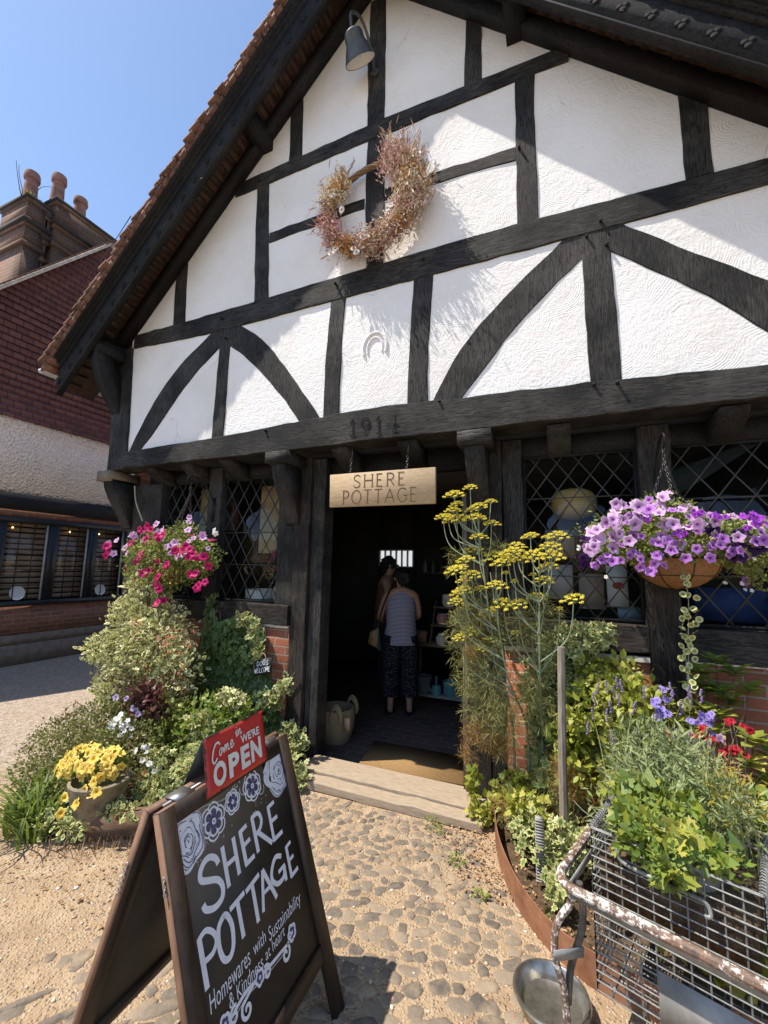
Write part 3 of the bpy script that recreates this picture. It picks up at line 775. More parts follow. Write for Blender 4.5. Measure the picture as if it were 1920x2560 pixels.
# eave end on the left: plate, arched bracket, gutter
m = MB(); m.box((-4.52, -.33, 3.80), (-4.34, .1, 3.93)); m.build('wall_plate', TIM_D, SHOP)
m = MB()
o1 = catmull([(-.32, 3.80), (-.29, 3.66), (-.20, 3.46), (-.09, 3.32), (-.022, 3.22)], 5); i1 = catmull([(-.022, 3.46), (-.06, 3.58), (-.13, 3.72), (-.17, 3.80)], 5)
m.prism([(-4.48, y, z) for y, z in o1 + i1], (.12, 0, 0)); m.build('eave_bracket', TIM_D, SHOP)
m = MB(); GUT = simple('grey_gutter', (0.30, 0.31, 0.31), 0.5, .2)
pr = [(-5.02 + .06 * math.cos(a) - .02, 3.66 + .06 * math.sin(a)) for a in np.linspace(math.pi, 2 * math.pi, 9)]
pr2 = [(-5.04 + .052 * math.cos(a), 3.66 + .052 * math.sin(a)) for a in np.linspace(2 * math.pi, math.pi, 9)]
m.prism([(x, -.44, z) for x, z in pr + pr2], (0, 5.5, 0)); gt = m.build('gutter', GUT, SHOP)
m = MB(); m.prism([(x, -.445, z) for x, z in pr], (0, .004, 0)); m.build('stop_end', simple('pale_stop_end', (.5, .52, .54), .4, .3), gt)
# thin white rainwater pipe by the right-hand window post
m = MB(); m.tube([(.695, .205, 0.0), (.69, .205, .6), (.692, .205, 1.09)], .011, 8); m.build('thin_pipe', simple('grey_white_pipe', (.5, .5, .48), .5), SHOP, smooth=True)

# ------------------------------------------------------------------ neighbouring house across the lane
HX = -8.0
HOUSE = thing('neighbouring_house', (HX, 2.0, 0.0), 'shaded brick cottage with red tile hung gable and white roughcast band across the lane', 'building')
def roughcast():
    t = NT('white_roughcast', 0.9, 0.15); p = t.pos()
    h = t.math('ADD', t.noise(p, 18, 4, .6), t.vor(p, 26)); t.col(t.ramp(t.noise(p, 3, 4), [(.3, (.76, .74, .72)), (.7, (.84, .82, .80))]))
    t.bump(h, 1.0, .03); return t.m
m = MB(); m.box((HX - .3, -4, 0.45), (HX, 6.5, .90)); m.box((HX - .3, -4, 2.31), (HX, 6.5, 2.42)); m.box((HX - .3, -4, .90), (HX, -.23, 2.31)); m.box((HX - .3, 2.93, .90), (HX, 6.5, 2.31)); m.build('brick_wall', BRICK_YZ, HOUSE)
m = MB(); m.box((HX - 3, -4, .45), (HX - 2.9, 6.5, 2.42)); m.box((HX - 3, -4.1, .45), (HX, -4, 2.42)); m.box((HX - 3, 6.5, .45), (HX, 6.6, 2.42)); m.build('inner_wall', simple('dim_room_wall', (.10, .08, .06), .9), HOUSE)
m = MB(); m.box((HX - 5, -4, 0), (HX + .10, 6.5, .30)); m.box((HX - 5, -4, .30), (HX + .05, 6.5, .45)); m.build('stone_plinth', simple('grey_plinth_stone', (.17, .135, .105), .9, bump=.8), HOUSE)
m = MB(); m.prism([(HX + .02, -4, 2.68), (HX + .02, -4, 3.55), (HX + .06, -4, 3.75), (HX + .14, -4, 3.86), (HX - 4, -4, 3.86), (HX - 4, -4, 2.68)], (0, 10.5, 0)); m.build('roughcast_band', roughcast(), HOUSE)
m = MB(); m.box((HX - 5, -4, 2.42), (HX + .06, 6.5, 2.68)); m.build('beam', TIM_D, HOUSE)
TILE_H = tile_mat('tile_hanging', (0.185, 0.082, 0.07), (0.115, 0.055, 0.052), 'yzx', .115, .17)
AY, AZ = 1.90, 7.84; SL = 1.26
def gz(y): return AZ - SL * abs(y - AY)
m = MB()
K = 36
for i in range(K):                                                 # courses of hung tiles, each lapping the one below
    z0 = 3.84 + i * .1122; z1 = z0 + .125
    if z0 > AZ - .1: break
    hw = (AZ - z0) / SL; hw = min(hw, 4.4)
    fl = .13 * max(0, 1 - (z0 - 3.84) / .5) ** 2
    m.prism([(HX + .035 + fl, AY - hw, z0), (HX + .035 + fl, AY + hw, z0), (HX + .012 + fl * .7, AY + hw - .125 / SL, z1), (HX + .012 + fl * .7, AY - hw + .125 / SL, z1)], (-.03, 0, 0))
m.build('tile_hanging', TILE_H, HOUSE)
m = MB(); m.prism([(HX, AY - 4.2, AZ - 4.2 * SL), (HX, AY, AZ - .02), (HX, AY + 4.2, AZ - 4.2 * SL)], (-5, 0, 0)); m.build('gable_wall', TILE_H, HOUSE)
m = MB(); g = rng(77)
LIME = simple('lime_verge', (.56, .52, .46), .9, bump=.5)
for sg in (-1, 1):
    for i in range(34):
        s0 = i * .10 / math.hypot(1, SL); y0 = AY + sg * s0; y1 = AY + sg * (s0 + .10); 
        z0 = AZ - SL * s0; z1 = AZ - SL * (s0 + .10)
        m.prism([(HX + .12, y0, z0 + .05), (HX + .12, y1, z1 + .075), (HX + .12, y1, z1 + .095), (HX + .12, y0, z0 + .07)], (-.3, 0, 0)); m.Rn[-1][:] = g.uniform(.2, 1)
    m.prism([(HX + .07, AY, AZ - .03), (HX + .07, AY + sg * 4.2, AZ - .03 - 4.2 * SL), (HX + .07, AY + sg * 4.2, AZ + .06 - 4.2 * SL), (HX + .07, AY, AZ + .055)], (-.2, 0, 0), 1)
    m.prism([(HX + .02, AY, AZ + .03), (HX + .02, AY + sg * 4.3, AZ + .03 - 4.3 * SL), (HX + .02, AY + sg * 4.3, AZ + .09 - 4.3 * SL), (HX + .02, AY, AZ + .09)], (-5, 0, 0), 0)
m.build('roof', [TILE, LIME], HOUSE)
# windows in the shaded wall: three lights with bars
BLK = simple('black_window_paint', (.012, .014, .017), .45)
fr0, fr1, wz0, wz1 = .35, 2.85, .98, 2.22
m = MB(); t_ = .07
m.box((HX - .02, fr0 - .08, wz0 - .08), (HX + .06, fr1 + .08, wz0)); m.box((HX - .02, fr0 - .08, wz1), (HX + .06, fr1 + .08, wz1 + .09))
edges = [.70 - .62, .70, .78, 1.44, 1.56, 2.09, 2.22, 2.78]
lights = [(0.05, .72), (.82, 1.43), (1.57, 2.09), (2.23, 2.77)]
ys = [(-.15, .05), (.72, .82), (1.43, 1.57), (2.09, 2.23), (2.77, 2.93)]
for a, b in ys: m.box((HX - .02, a, wz0), (HX + .055, b, wz1))
wn = m.build('window', BLK, HOUSE)
m = MB()
for a, b in lights: m.box((HX - .012, a, wz0), (HX - .008, b, wz1))
m.build('pane', GLASS, wn)
m = MB()
for a, b in lights:
    for k in (1, 2): y = a + (b - a) * k / 3; m.box((HX - .004, y - .006, wz0), (HX + .004, y + .006, wz1))
    for k in (1, 2, 3, 4): z = wz0 + (wz1 - wz0) * k / 5; m.box((HX - .007, a, z - .005), (HX - .0045, b, z + .005))
    m.box((HX - .003, b - .035, wz0), (HX + .02, b - .005, wz1), 1)
m.build('glazing_bars', [BLK, simple('pale_casement_edge', (.33, .34, .34), .5)], wn)
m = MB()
for i in range(14): z = wz0 + .02 + i * .09; m.box((HX - .075, -.2, z), (HX - .05, 2.92, z + .068))  # boards and dark backing stand in for a fence reflected in the glass
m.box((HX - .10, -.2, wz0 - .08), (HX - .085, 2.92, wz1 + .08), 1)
m.build('fence_reflection', [mat_wood('reflected_fence_boards', (.20, .14, .10), (.38, .28, .20), (20, 2, 20)), DARK], wn)
PLATE = simple('white_plate', (.78, .78, .80), .3, var=.03)
for y, r in ((1.10, .11), (2.42, .10)):
    m = MB(); m.lathe([(0, 0), (r * .5, 0), (r, .012), (r, .018), (r * .5, .006)], (HX - .035, y, wz0 + .12), 24, M=Matrix.Rotation(RAD(82), 3, 'Y'))
    tag(m.build('display_plate', PLATE, smooth=True), 'round white plate standing in the cottage window, %s' % ('nearer the camera' if y < 2 else 'close to the shop corner'), 'plate', 'plates in the cottage window')
GLOW = mat_emit('warm_bulb', (1.0, .62, .25), 3.0)
for y in (.83 + .1, 1.78, 2.3):
    m = MB(); m.blob((HX - .03, y, 2.14), (.012, .012, .014), 2); 
    tag(m.build('fairy_light', GLOW, smooth=True), 'tiny warm bulb lit at the top of the cottage window', 'fairy light', 'fairy lights in the cottage window')
# chimney stack: two stepped shafts with oversailing courses
CH = MB(); BRK_C = mat_brick('chimney_brick', 'yzx', (0.21, 0.085, 0.055), (0.12, 0.055, 0.04), (0.24, 0.19, 0.15))
BRK_X = mat_brick('sun_toned_chimney_end', 'xzy', (0.20, 0.095, 0.07), (0.13, 0.065, 0.05), (0.26, 0.21, 0.17))
CX = HX - .6
def shaft(x0, x1, y0, y1, z0, zt):
    for a, b, e in ((z0, zt - .95, 0), (zt - .95, zt - .88, .045), (zt - .88, zt - .58, 0.012), (zt - .58, zt - .52, .04), (zt - .52, zt - .44, .075), (zt - .44, zt - .12, .028), (zt - .12, zt - .06, .055), (zt - .06, zt, .075)):
        CH.box((x0 - e, y0 - e, a), (x1 + e, y1 + e, b), 1 if e >= .07 else 0)
        if e < .05 and y0 < 1.0: CH.box((x0 - e, y0 - e - .006, a + .003), (x1 + e - .002, y0 - e - .002, b - .003), 2)  # paler end slabs paint the sunlit side, darker brick the shaded faces
shaft(CX - .75, CX, .80, 1.07, 5.8, 8.13); shaft(CX - .78, CX + .0, 1.1, 1.12, 5.8, 8.0); shaft(CX - .75, CX + .04, 1.22, 2.30, 5.8, 8.42)
chm = CH.build('chimney', [mat_brick('sooty_shade_toned_brick', 'yzx', (0.075, 0.036, 0.03), (0.042, 0.026, 0.023), (0.11, 0.085, 0.07)), simple('sooty_cap', (.04, .034, .031), .9, bump=.6), BRK_X], HOUSE)
POT = simple('terracotta_pot', (.23, .125, .10), .85, var=.35, sc=8, bump=.3)
for y, z, h in ((.95, 8.12, .74), (1.38, 8.42, .80), (1.80, 8.41, .68)):
    m = MB(); r = .122
    m.lathe([(r * 1.05, 0), (r, .1), (r * .86, h * .6), (r * .82, h * .78), (r * 1.0, h * .80), (r * 1.06, h * .84), (r * 1.02, h * .93), (r * .93, h), (r * .7, h), (r * .66, h - .2)], (CX - .35, y, z), 20)
    m.build('chimney_pot', POT, chm, smooth=True)
# ------------------------------------------------------------------ lettering by hand strokes (unit boxes)
def arc(cx, cy, rx, ry, a0, a1, n=12): return [(cx + rx * math.cos(RAD(a)), cy + ry * math.sin(RAD(a))) for a in np.linspace(a0, a1, n)]
GLY = {
 'S': [[(.92, .82)] + [(.80, .95), (.5, 1.0), (.18, .9), (.10, .72), (.28, .57), (.62, .46), (.88, .32), (.86, .12), (.55, 0), (.22, .03), (.05, .18)]],
 'H': [[(.08, 0), (.08, 1)], [(.92, 0), (.92, 1)], [(.08, .52), (.92, .52)]],
 'E': [[(.12, 0), (.12, 1)], [(.12, 1), (.88, 1)], [(.12, .53), (.72, .53)], [(.12, 0), (.92, 0)]],
 'R': [[(.12, 0), (.12, 1)], [(.12, 1), (.5, 1), (.8, .92), (.86, .75), (.76, .57), (.45, .5), (.12, .5)], [(.45, .5), (.95, 0)]],
 'P': [[(.12, 0), (.12, 1)], [(.12, 1), (.5, 1), (.82, .92), (.9, .74), (.8, .54), (.45, .47), (.12, .47)]],
 'O': [arc(.5, .5, .48, .5, 90, 450, 25)],
 'T': [[(.5, 0), (.5, 1)], [(.02, 1), (.98, 1)]],
 'A': [[(.02, 0), (.5, 1)], [(.5, 1), (.98, 0)], [(.2, .36), (.8, .36)]],
 'G': [arc(.52, .5, .48, .5, 40, 320, 20), [(.9, .18), (.9, .46)], [(.62, .46), (.95, .46)]],
 'D': [[(.1, 0), (.1, 1)], [(.1, 1), (.5, .97), (.9, .75), (.92, .4), (.6, .05), (.1, 0)]],
 'W': [[(0, 1), (.25, 0)], [(.25, 0), (.5, .8)], [(.5, .8), (.75, 0)], [(.75, 0), (1, 1)]],
 'L': [[(.15, 1), (.15, 0)], [(.15, 0), (.85, .02)]],
 'C': [arc(.55, .5, .45, .5, 50, 310, 16)],
 'M': [[(.05, 0), (.12, 1)], [(.12, 1), (.5, .3)], [(.5, .3), (.88, 1)], [(.88, 1), (.95, 0)]],
}
def letters(mb, pl, word, u0, v0, u1, v1, w, gap=.22, serif=0.0, h=.0012, dv=0.0, narrow=None, mi=0, jit=0):
    n = len(word); wd = [(narrow or {}).get(c, 1.0) for c in word]; tot = sum(wd) + gap * (n - 1)
    un = (u1 - u0) / tot; u = u0
    g = rng(len(word))
    for c, q in zip(word, wd):
        cw = un * q; base = v0 + dv * (u - u0) / (u1 - u0) + g.uniform(-jit, jit)
        f = lambda p: (u + p[0] * cw, base + p[1] * (v1 - v0))
        for ln in GLY[c]:
            strokes(mb, pl, [[f(p) for p in ln]], w, h, mi)
            if serif:
                for e in (ln[0], ln[-1]):
                    if len(ln) == 2 and ln[0][0] == ln[1][0]:
                        x, z = f(e); strokes(mb, pl, [[(x - serif, z), (x + serif, z)]], w * .6, h, mi, smooth=False)
        u += un * (q + gap)

# ------------------------------------------------------------------ hanging oak name board
OAK = mat_wood('sawn_pale_oak', (0.34, 0.24, 0.14), (0.48, 0.36, 0.225), (5, 30, 22), 0.6, 0.25)
CHAIN = simple('dull_iron', (0.09, 0.085, 0.08), 0.45, 0.7)
nb = thing('name_board', (-1.265, -0.01, 2.09), 'pale oak board carved SHERE POTTAGE hanging on two short chains over the open doorway', 'hanging sign')
m = MB()
v = [(-1.703, 2.090), (-0.823, 2.085), (-0.823, 2.356), (-1.709, 2.358)]
m.prism([(x, -0.022, z) for x, z in v], (0, 0.028, 0)); brd = m.build('board', OAK, nb)
mod = brd.modifiers.new('edge', 'BEVEL'); mod.width = .003; mod.segments = 1
pl = Plane((-1.706, -0.0225, 2.088), (0.883, 0, -0.004), (0, 0, 0.27)); pl.N = np.array((0, -1.0, 0))
m = MB()
CUT = simple('carved_groove', (0.10, 0.06, 0.03), 0.8)
pl2 = Plane((-1.706, -0.0225, 2.088), (1, 0, -0.0045), (0, 0, 1)); pl2.N = np.array((0, -1.0, 0))
letters(m, pl2, 'SHERE', .213, .152, .648, .250, .0075, .38, .011, .0006, narrow={'S': .85, 'H': 1.05, 'E': .75, 'R': .9})
letters(m, pl2, 'POTTAGE', .122, .022, .742, .128, .0075, .30, .011, .0006, narrow={'P': .75, 'O': 1.1, 'T': .9, 'A': 1.05, 'G': 1.05, 'E': .7})
m.build('carved_lettering', CUT, brd)
def chain(mb, p0, p1, link=.022, r=.0022, sag=0.0):
    p0 = np.array(p0, float); p1 = np.array(p1, float); L = np.linalg.norm(p1 - p0); n = max(2, int(L / (link * .78)))
    for i in range(n):
        t = (i + .5) / n; c = p0 + (p1 - p0) * t + np.array((0, 0, -sag * math.sin(math.pi * t)))
        d = Vector(p1 - p0).normalized(); s = d.orthogonal().normalized()
        if i % 2: s = d.cross(s)
        pts = [Vector(c) + d * (link * .5 * math.cos(a)) + s * (link * .28 * math.sin(a)) for a in np.linspace(0, 2 * math.pi, 9)]
        mb.tube(pts, r, 4, cap=False)
for x in (-1.53, -1.05):
    m = MB(); chain(m, (x, -.008, 2.352), (x, .01, 2.50 if x < -1.2 else 2.47), .030, .003); m.tube([(x, .01, 2.48), (x, .03, 2.6)], .004, 5); m.build('chain', CHAIN, nb)

# ------------------------------------------------------------------ barn lamp on the gable
LAMPM = simple('dark_grey_lamp_metal', (0.075, 0.078, 0.08), 0.4, 0.35)
lp = thing('wall_lamp', (-1.42, 0.0, 6.22), 'grey metal barn lamp on a swan neck fixed to the king post in the gable', 'lamp')
hc = Vector((-1.50, -.28, 6.20)); ax = Vector((.10, .66, -.74)).normalized()
rot = ax.to_track_quat('Z', 'Y').to_matrix()
m = MB(); m.lathe([(q_ * .86, w_ * .82) for q_, w_ in [(.0, 0), (.05, .003), (.085, .022), (.098, .055), (.098, .10), (.102, .115), (.128, .165), (.155, .235), (.163, .26), (.157, .26), (.122, .17), (.09, .125), (.0, .12)]], hc, 28, M=rot)
m.build('lamp_shade', LAMPM, lp, smooth=True)
m = MB(); m.lathe([(q_ * .86, w_ * .82) for q_, w_ in [(.0, .13), (.085, .133), (.119, .172), (.1545, .254), (.154, .258), (.116, .176), (.08, .137), (0, .135)]], hc, 28, M=rot); m.build('white_lining', simple('white_enamel', (.8, .8, .76), .4, var=.05), lp, smooth=True)
m = MB(); m.blob(tuple(hc + ax * .155), (.03, .03, .042), 2); m.build('bulb', simple('frosted_bulb', (.75, .74, .7), .25), lp, smooth=True)
m = MB(); m.tube(catmull([(-1.40, .0, 6.05), (-1.41, -.05, 6.17), (-1.43, -.13, 6.32), (-1.46, -.22, 6.39), (-1.50, -.30, 6.33), tuple(hc + ax * -.0)], 6), .013, 8)
m.lathe([(.04, 0), (.04, .014), (.02, .02)], (-1.40, -.0, 6.05), 14, M=Matrix.Rotation(RAD(90), 3, 'X')); m.build('swan_neck', LAMPM, lp, smooth=True)

# ------------------------------------------------------------------ dried-flower wreath
def ring_wreath():
    th = thing('dried_wreath', (-1.38, -0.05, 4.64), 'large wreath of dried pink, cream and orange flowers hung on the king post', 'wreath')
    C0 = np.array((-1.375, -.055, 4.65)); RR = .395
    def P(a, dr=0, dy=0): return C0 + np.array(((RR + dr) * math.cos(a), dy, (RR + dr) * .97 * math.sin(a)))
    g = rng(44)
    m = MB()
    for k in range(5):
        ph = k * 1.3; m.tube([P(a, .016 * math.cos(a * 6 + ph), .016 * math.sin(a * 6 + ph)) for a in np.linspace(0, 2 * math.pi, 70)], .010, 5, cap=False)
    m.build('vine_ring', simple('twisted_vine', (.20, .135, .075), .85, sc=60), th, smooth=True)
    def wid(a):                                    # how far the dried stuff spreads at this angle
        d = math.degrees(a) % 360
        if 72 < d < 122: return 0.0
        if d < 72 or d > 320: return .135
        if d < 230: return .10
        return .11
    # spikes of grass and stems
    spike = np.array([(0, 0, 0), (-.09, .45, .02), (0, 1, 0), (.09, .45, .02)]); spf = np.array([(0, 1, 2), (0, 2, 3)])
    pal = {'stem': ((.26, .15, .09), (.42, .28, .18), (.52, .37, .26)), 'pink': ((.48, .22, .25), (.62, .36, .38), (.68, .50, .48)), 'cream': ((.56, .47, .32), (.68, .60, .44), (.74, .68, .56)), 'orange': ((.45, .20, .05), (.60, .30, .08), (.66, .42, .16))}
    MT = {}
    for k_, c_ in pal.items():
        t = NT('dried_' + k_, .9, .1); t.col(t.ramp(t.attr('rnd'), [(0, c_[0]), (.5, c_[1]), (1, c_[2])])); MT[k_] = t.m
    def scatter(name, kind, n, arcs, ln, wd, spread, seed):
        g = rng(seed); m = MB(); made = 0
        while made < n:
            d0, d1 = arcs[g.integers(len(arcs))]; a = math.radians(g.uniform(d0, d1)); w = wid(a) * spread
            if w == 0: continue
            c = P(a, g.normal(0, w * .48), -abs(g.normal(0, .055)) * (w / .1))
            tang = np.array((-math.sin(a), 0, math.cos(a))) * g.choice([-1, 1], p=[.35, .65])
            out = np.array((math.cos(a), 0, math.sin(a)))
            f = tang * g.uniform(.1, 1) + out * g.uniform(-.2, .9) + np.array((0, -g.uniform(.1, .9), 0)) + g.normal(0, .25, 3); f /= np.linalg.norm(f)
            s = np.cross(f, g.normal(0, 1, 3)); s /= np.linalg.norm(s); nn = np.cross(s, f)
            L = ln * g.uniform(.5, 1.3)
            v = c + (spike[:, :1] * s * wd + spike[:, 1:2] * f + spike[:, 2:] * nn) * L
            m.add(v, spf, 0, 0, g.uniform()); made += 1
        return m.build(name, MT[kind], th, recalc=False)
    scatter('dried_grass', 'stem', 2600, [(0, 70), (300, 360), (125, 240), (240, 300)], .085, .5, 1.0, 1)
    scatter('pink_sprays', 'pink', 3000, [(20, 70), (300, 360), (255, 300), (180, 230), (30, 70)], .038, 1.7, 1.0, 2)
    scatter('cream_sprays', 'cream', 3000, [(0, 60), (320, 360), (125, 165), (260, 320)], .040, 1.6, 1.15, 3)
    scatter('orange_sprays', 'orange', 1000, [(350, 380), (230, 250), (130, 150), (305, 320)], .046, 2.0, .8, 4)
    def heads(name, kind, n, arcs, r, spread, seed):
        g = rng(seed); m = MB()
        for i in range(n):
            d0, d1 = arcs[g.integers(len(arcs))]; a = math.radians(g.uniform(d0, d1)); w = wid(a) * spread
            c = P(a, g.normal(0, w * .42), -abs(g.normal(.03, .045)) * (w / .1)); q = r * g.uniform(.6, 1.3)
            for k in range(4): m.blob(c + g.normal(0, q * .9, 3), (q * .62, q * .62, q * .62), 1, rnd=g.uniform())
        m.build(name, MT[kind], th, recalc=False)
    heads('pink_heads', 'pink', 190, [(28, 70), (305, 345), (258, 300), (195, 228)], .013, 1.0, 21)
    heads('cream_heads', 'cream', 170, [(0, 40), (285, 330), (130, 165), (350, 360)], .013, 1.1, 22)
    heads('orange_heads', 'orange', 80, [(345, 378), (228, 252), (128, 150), (310, 322)], .014, .75, 23)
    heads('brown_heads', 'stem', 220, [(0, 70), (123, 260), (260, 360)], .012, 1.1, 24)
    # long stems flying off
    m = MB()
    for i in range(26):
        a = math.radians(g.choice([g.uniform(125, 260), g.uniform(270, 360), g.uniform(20, 70)]))
        p = P(a, .04, -.05); out = np.array((math.cos(a), -.3, math.sin(a))); tn = np.array((-math.sin(a), 0, math.cos(a)))
        q = [p + (out * g.uniform(.5, 1) + tn * g.uniform(-.8, .8)) * .11 * t + np.array((0, 0, g.uniform(-.03, .03))) * t for t in (0, .5, 1, 1.5)]
        m = MB(); m.tube(catmull(q, 3), .0026, 4, rnd=g.uniform()); m.build('twig', MT['stem'], th, recalc=False)
    for bx, bz, dx, dz in [(-1.62, 5.02, -.06, .12), (-1.60, 5.03, .05, .13), (-1.64, 5.0, -.10, .07), (-1.2, 5.12, -.10, .22), (-1.18, 5.12, -.04, .24), (-1.12, 5.08, .02, .18), (-1.0, 5.0, .05, .17)]:
        for k in range(4):
            q = [(bx + dx * t + g.normal(0, .012) , -.07 + g.normal(0, .01), bz + dz * t + g.normal(0, .012)) for t in (0, .35, .7, 1.05)]
            m = MB(); m.tube(catmull(q, 3), .0032, 4, rnd=g.uniform()); m.build('twig', MT['stem'], th, recalc=False)
    m = MB(); m.tube(catmull([(-1.83, -.1, 4.26), (-1.6, -.12, 4.31), (-1.42, -.11, 4.38)], 5), .006, 5)
    m.build('twig', MT['stem'], th, recalc=False)
    # white everlasting daisies
    PW = mat_petal('strawflower_petal', (.10, .05, .03), (.76, .70, .64), (.82, .79, .76), .05)
    m0 = MB(); n = 11
    for ring, (r, z) in enumerate(((.032, .004), (.022, .012))):
        for k in range(n):
            a = 2 * math.pi * (k + .5 * ring) / n; c, s_ = math.cos(a), math.sin(a); w = .007
            m0.add([(0, 0, .002), (c * r * .7 - s_ * w, s_ * r * .7 + c * w, z), (c * r, s_ * r, z + .003), (c * r * .7 + s_ * w, s_ * r * .7 - c * w, z)], [(0, 1, 2, 3)], 0, [0.3, .8, 1, .8])
    m0.blob((0, 0, .008), (.007, .007, .004), 1, edge=0)
    sf = None
    spots = [(-1.20, 5.02), (-1.17, 4.96), (-.97, 4.70), (-.965, 4.62), (-1.02, 4.52), (-.955, 4.44), (-1.36, 4.27), (-1.40, 4.29), (-1.65, 4.25), (-1.69, 4.22), (-1.45, 4.16), (-1.48, 4.20), (-1.60, 4.60), (-1.69, 4.76), (-.93, 4.86)]
    for x, z in spots:
        loc = np.array((x, -.165, z)) - ORIGIN[th.name]
        rt = (RAD(90 + g.uniform(-25, 25)), RAD(g.uniform(-20, 20)), RAD(g.uniform(-20, 20)))
        if sf is None: sf = m0.build('strawflower', PW, None, recalc=False); sf.parent = th; sf.location = loc; sf.rotation_euler = rt
        else: dup(sf, loc, th, rt)
ring_wreath()

# ------------------------------------------------------------------ chalkboard A-sign with the tin tent sign on top
FRM = mat_wood('stained_frame', (0.018, 0.012, 0.009), (0.048, 0.030, 0.020), (14, 14, 3), .55, .3)
FRE = mat_wood('worn_frame_edge', (0.13, 0.07, 0.042), (0.22, 0.125, 0.078), (14, 14, 3), .6, .3)
CHALKB = simple('blackboard', (0.022, 0.019, 0.016), .55, var=.35, sc=5)
CHALK = simple('white_chalk_paint', (0.66, 0.66, 0.70), .8, var=.08, sc=40)
CHALKG = simple('grey_chalk_lines', (0.34, 0.33, 0.30), .9, var=.3, sc=60)
CHALKD = simple('violet_chalk_shade', (0.075, 0.07, 0.16), .9, var=.3, sc=60)
A0 = np.array((-1.076, -1.988, .911)); AU = np.array((-.033, .9995, 0.0)); AN = np.array((.9995, .033, 0.0))
Lp = .9604
AV = (np.array((0, 0, .911)) - AN * .304) / Lp
AF = Plane(A0, AU, AV)                                             # front face
AD = thing('chalkboard_sign', (-1.09, -1.67, 0.0), 'black chalkboard A-frame sign lettered SHERE POTTAGE standing on the cobbles', 'A-board sign')
def leaf_panel(nm, pl, sgn, front):
    fr = MB(); W = .637; t = .022
    def bar(u0, u1, v0, v1, h0=-t, h1=0.0, mi=0):
        c = [pl.at(u0, v0, h1), pl.at(u1, v0, h1), pl.at(u1, v1, h1), pl.at(u0, v1, h1)]
        fr.prism(c, pl.N * (h0 - h1), mi)
    bar(0, .052, -Lp, 0); bar(W - .060, W, -Lp, 0); bar(.052, W - .060, -.050, 0, -t, -.0012); bar(.052, W - .060, -.775, -.722, -t, -.0012)
    bar(-.003, .0, -Lp, 0, -t - .001, -.001, 1); bar(W, W + .003, -Lp, 0, -t - .001, -.001, 1); bar(0, W, .0, .003, -t - .001, -.001, 1)
    f = fr.build('frame', [FRM, FRE], AD)
    b = MB(); c = [pl.at(.052, -.722, -.009), pl.at(W - .06, -.722, -.009), pl.at(W - .06, -.05, -.009), pl.at(.052, -.05, -.009)]
    b.prism(c, -pl.N * .006); return b.build('blackboard', CHALKB, AD)
bb_ = leaf_panel('front', AF, 1, True)
B0 = A0 - AN * .060; BV = (np.array((0, 0, .911)) + AN * .304) / Lp
AB = Plane(B0 + AU * .637, -AU, BV)
leaf_panel('back', AB, -1, False)
m = MB()
for u in (.1, .53): m.obox(A0 + AU * u - AN * .030 + np.array((0, 0, .004)), (AU * .035, AN * .026, np.array((0, 0, .002))))
m.obox(A0 + AU * .3185 - AN * .030 - np.array((0, 0, .003)), (AU * .28, AN * .006, np.array((0, 0, .003)))); m.build('hinge', simple('hinge_steel', (.33, .32, .3), .35, .8), AD)
BCH = simple('bright_chain', (.5, .5, .5), .3, .9)
m = MB(); chain(m, AF.at(-.006, -.155, -.01), AF.at(-.008, -.20, -.012), .011, .0018, .0); m.build('chain', BCH, AD)
m = MB(); chain(m, AB.at(.643, -.15, -.01), AB.at(.646, -.245, -.012), .011, .0018, .0); m.build('chain', BCH, AD)
# painted lettering, letter by letter where the photograph has it
HB = -.009
m = MB()
big = [
 ([(.182, -.228), (.174, -.208), (.151, -.193), (.127, -.196), (.110, -.213), (.111, -.232), (.137, -.247), (.170, -.265), (.184, -.291), (.175, -.316), (.145, -.322), (.113, -.308), (.104, -.290)], .017),
 ([(.207, -.194), (.208, -.308)], .016), ([(.258, -.194), (.258, -.302)], .016), ([(.207, -.250), (.260, -.250)], .013),
 ([(.292, -.194), (.295, -.296)], .016), ([(.286, -.197), (.326, -.192)], .013), ([(.292, -.241), (.331, -.237)], .013), ([(.288, -.294), (.338, -.292)], .014),
 ([(.357, -.184), (.358, -.294)], .016), ([(.352, -.186), (.388, -.185), (.401, -.211), (.386, -.234), (.358, -.241)], .014), ([(.372, -.238), (.434, -.305)], .015),
 ([(.447, -.192), (.446, -.304)], .015), ([(.442, -.195), (.484, -.192)], .013), ([(.446, -.243), (.487, -.243)], .013), ([(.441, -.302), (.499, -.301)], .014),
 ([(.073, -.352), (.076, -.474)], .017), ([(.068, -.357), (.097, -.350), (.122, -.370), (.130, -.396), (.111, -.414), (.076, -.412)], .014),
 ([(.171, -.359), (.144, -.375), (.136, -.418), (.146, -.455), (.169, -.465), (.188, -.446), (.194, -.402), (.182, -.368), (.168, -.359)], .016),
 ([(.195, -.362), (.264, -.357)], .014), ([(.229, -.360), (.231, -.459)], .016), ([(.272, -.361), (.343, -.352)], .014), ([(.304, -.358), (.303, -.466)], .016),
 ([(.332, -.457), (.362, -.350)], .014), ([(.362, -.350), (.406, -.461)], .015), ([(.347, -.412), (.388, -.414)], .012),
 ([(.468, -.367), (.437, -.354), (.408, -.375), (.400, -.405), (.425, -.430), (.462, -.428), (.472, -.404)], .015), ([(.437, -.402), (.478, -.400)], .012), ([(.473, -.400), (.470, -.447)], .014),
 ([(.503, -.355), (.501, -.455)], .015), ([(.498, -.358), (.533, -.354)], .012), ([(.501, -.403), (.534, -.401)], .012), ([(.497, -.452), (.546, -.449)], .013)]
for ln, w in big: strokes(m, AF, [ln], w, HB + .001)
m.build('chalk_heading', CHALK, bb_)
m = MB()
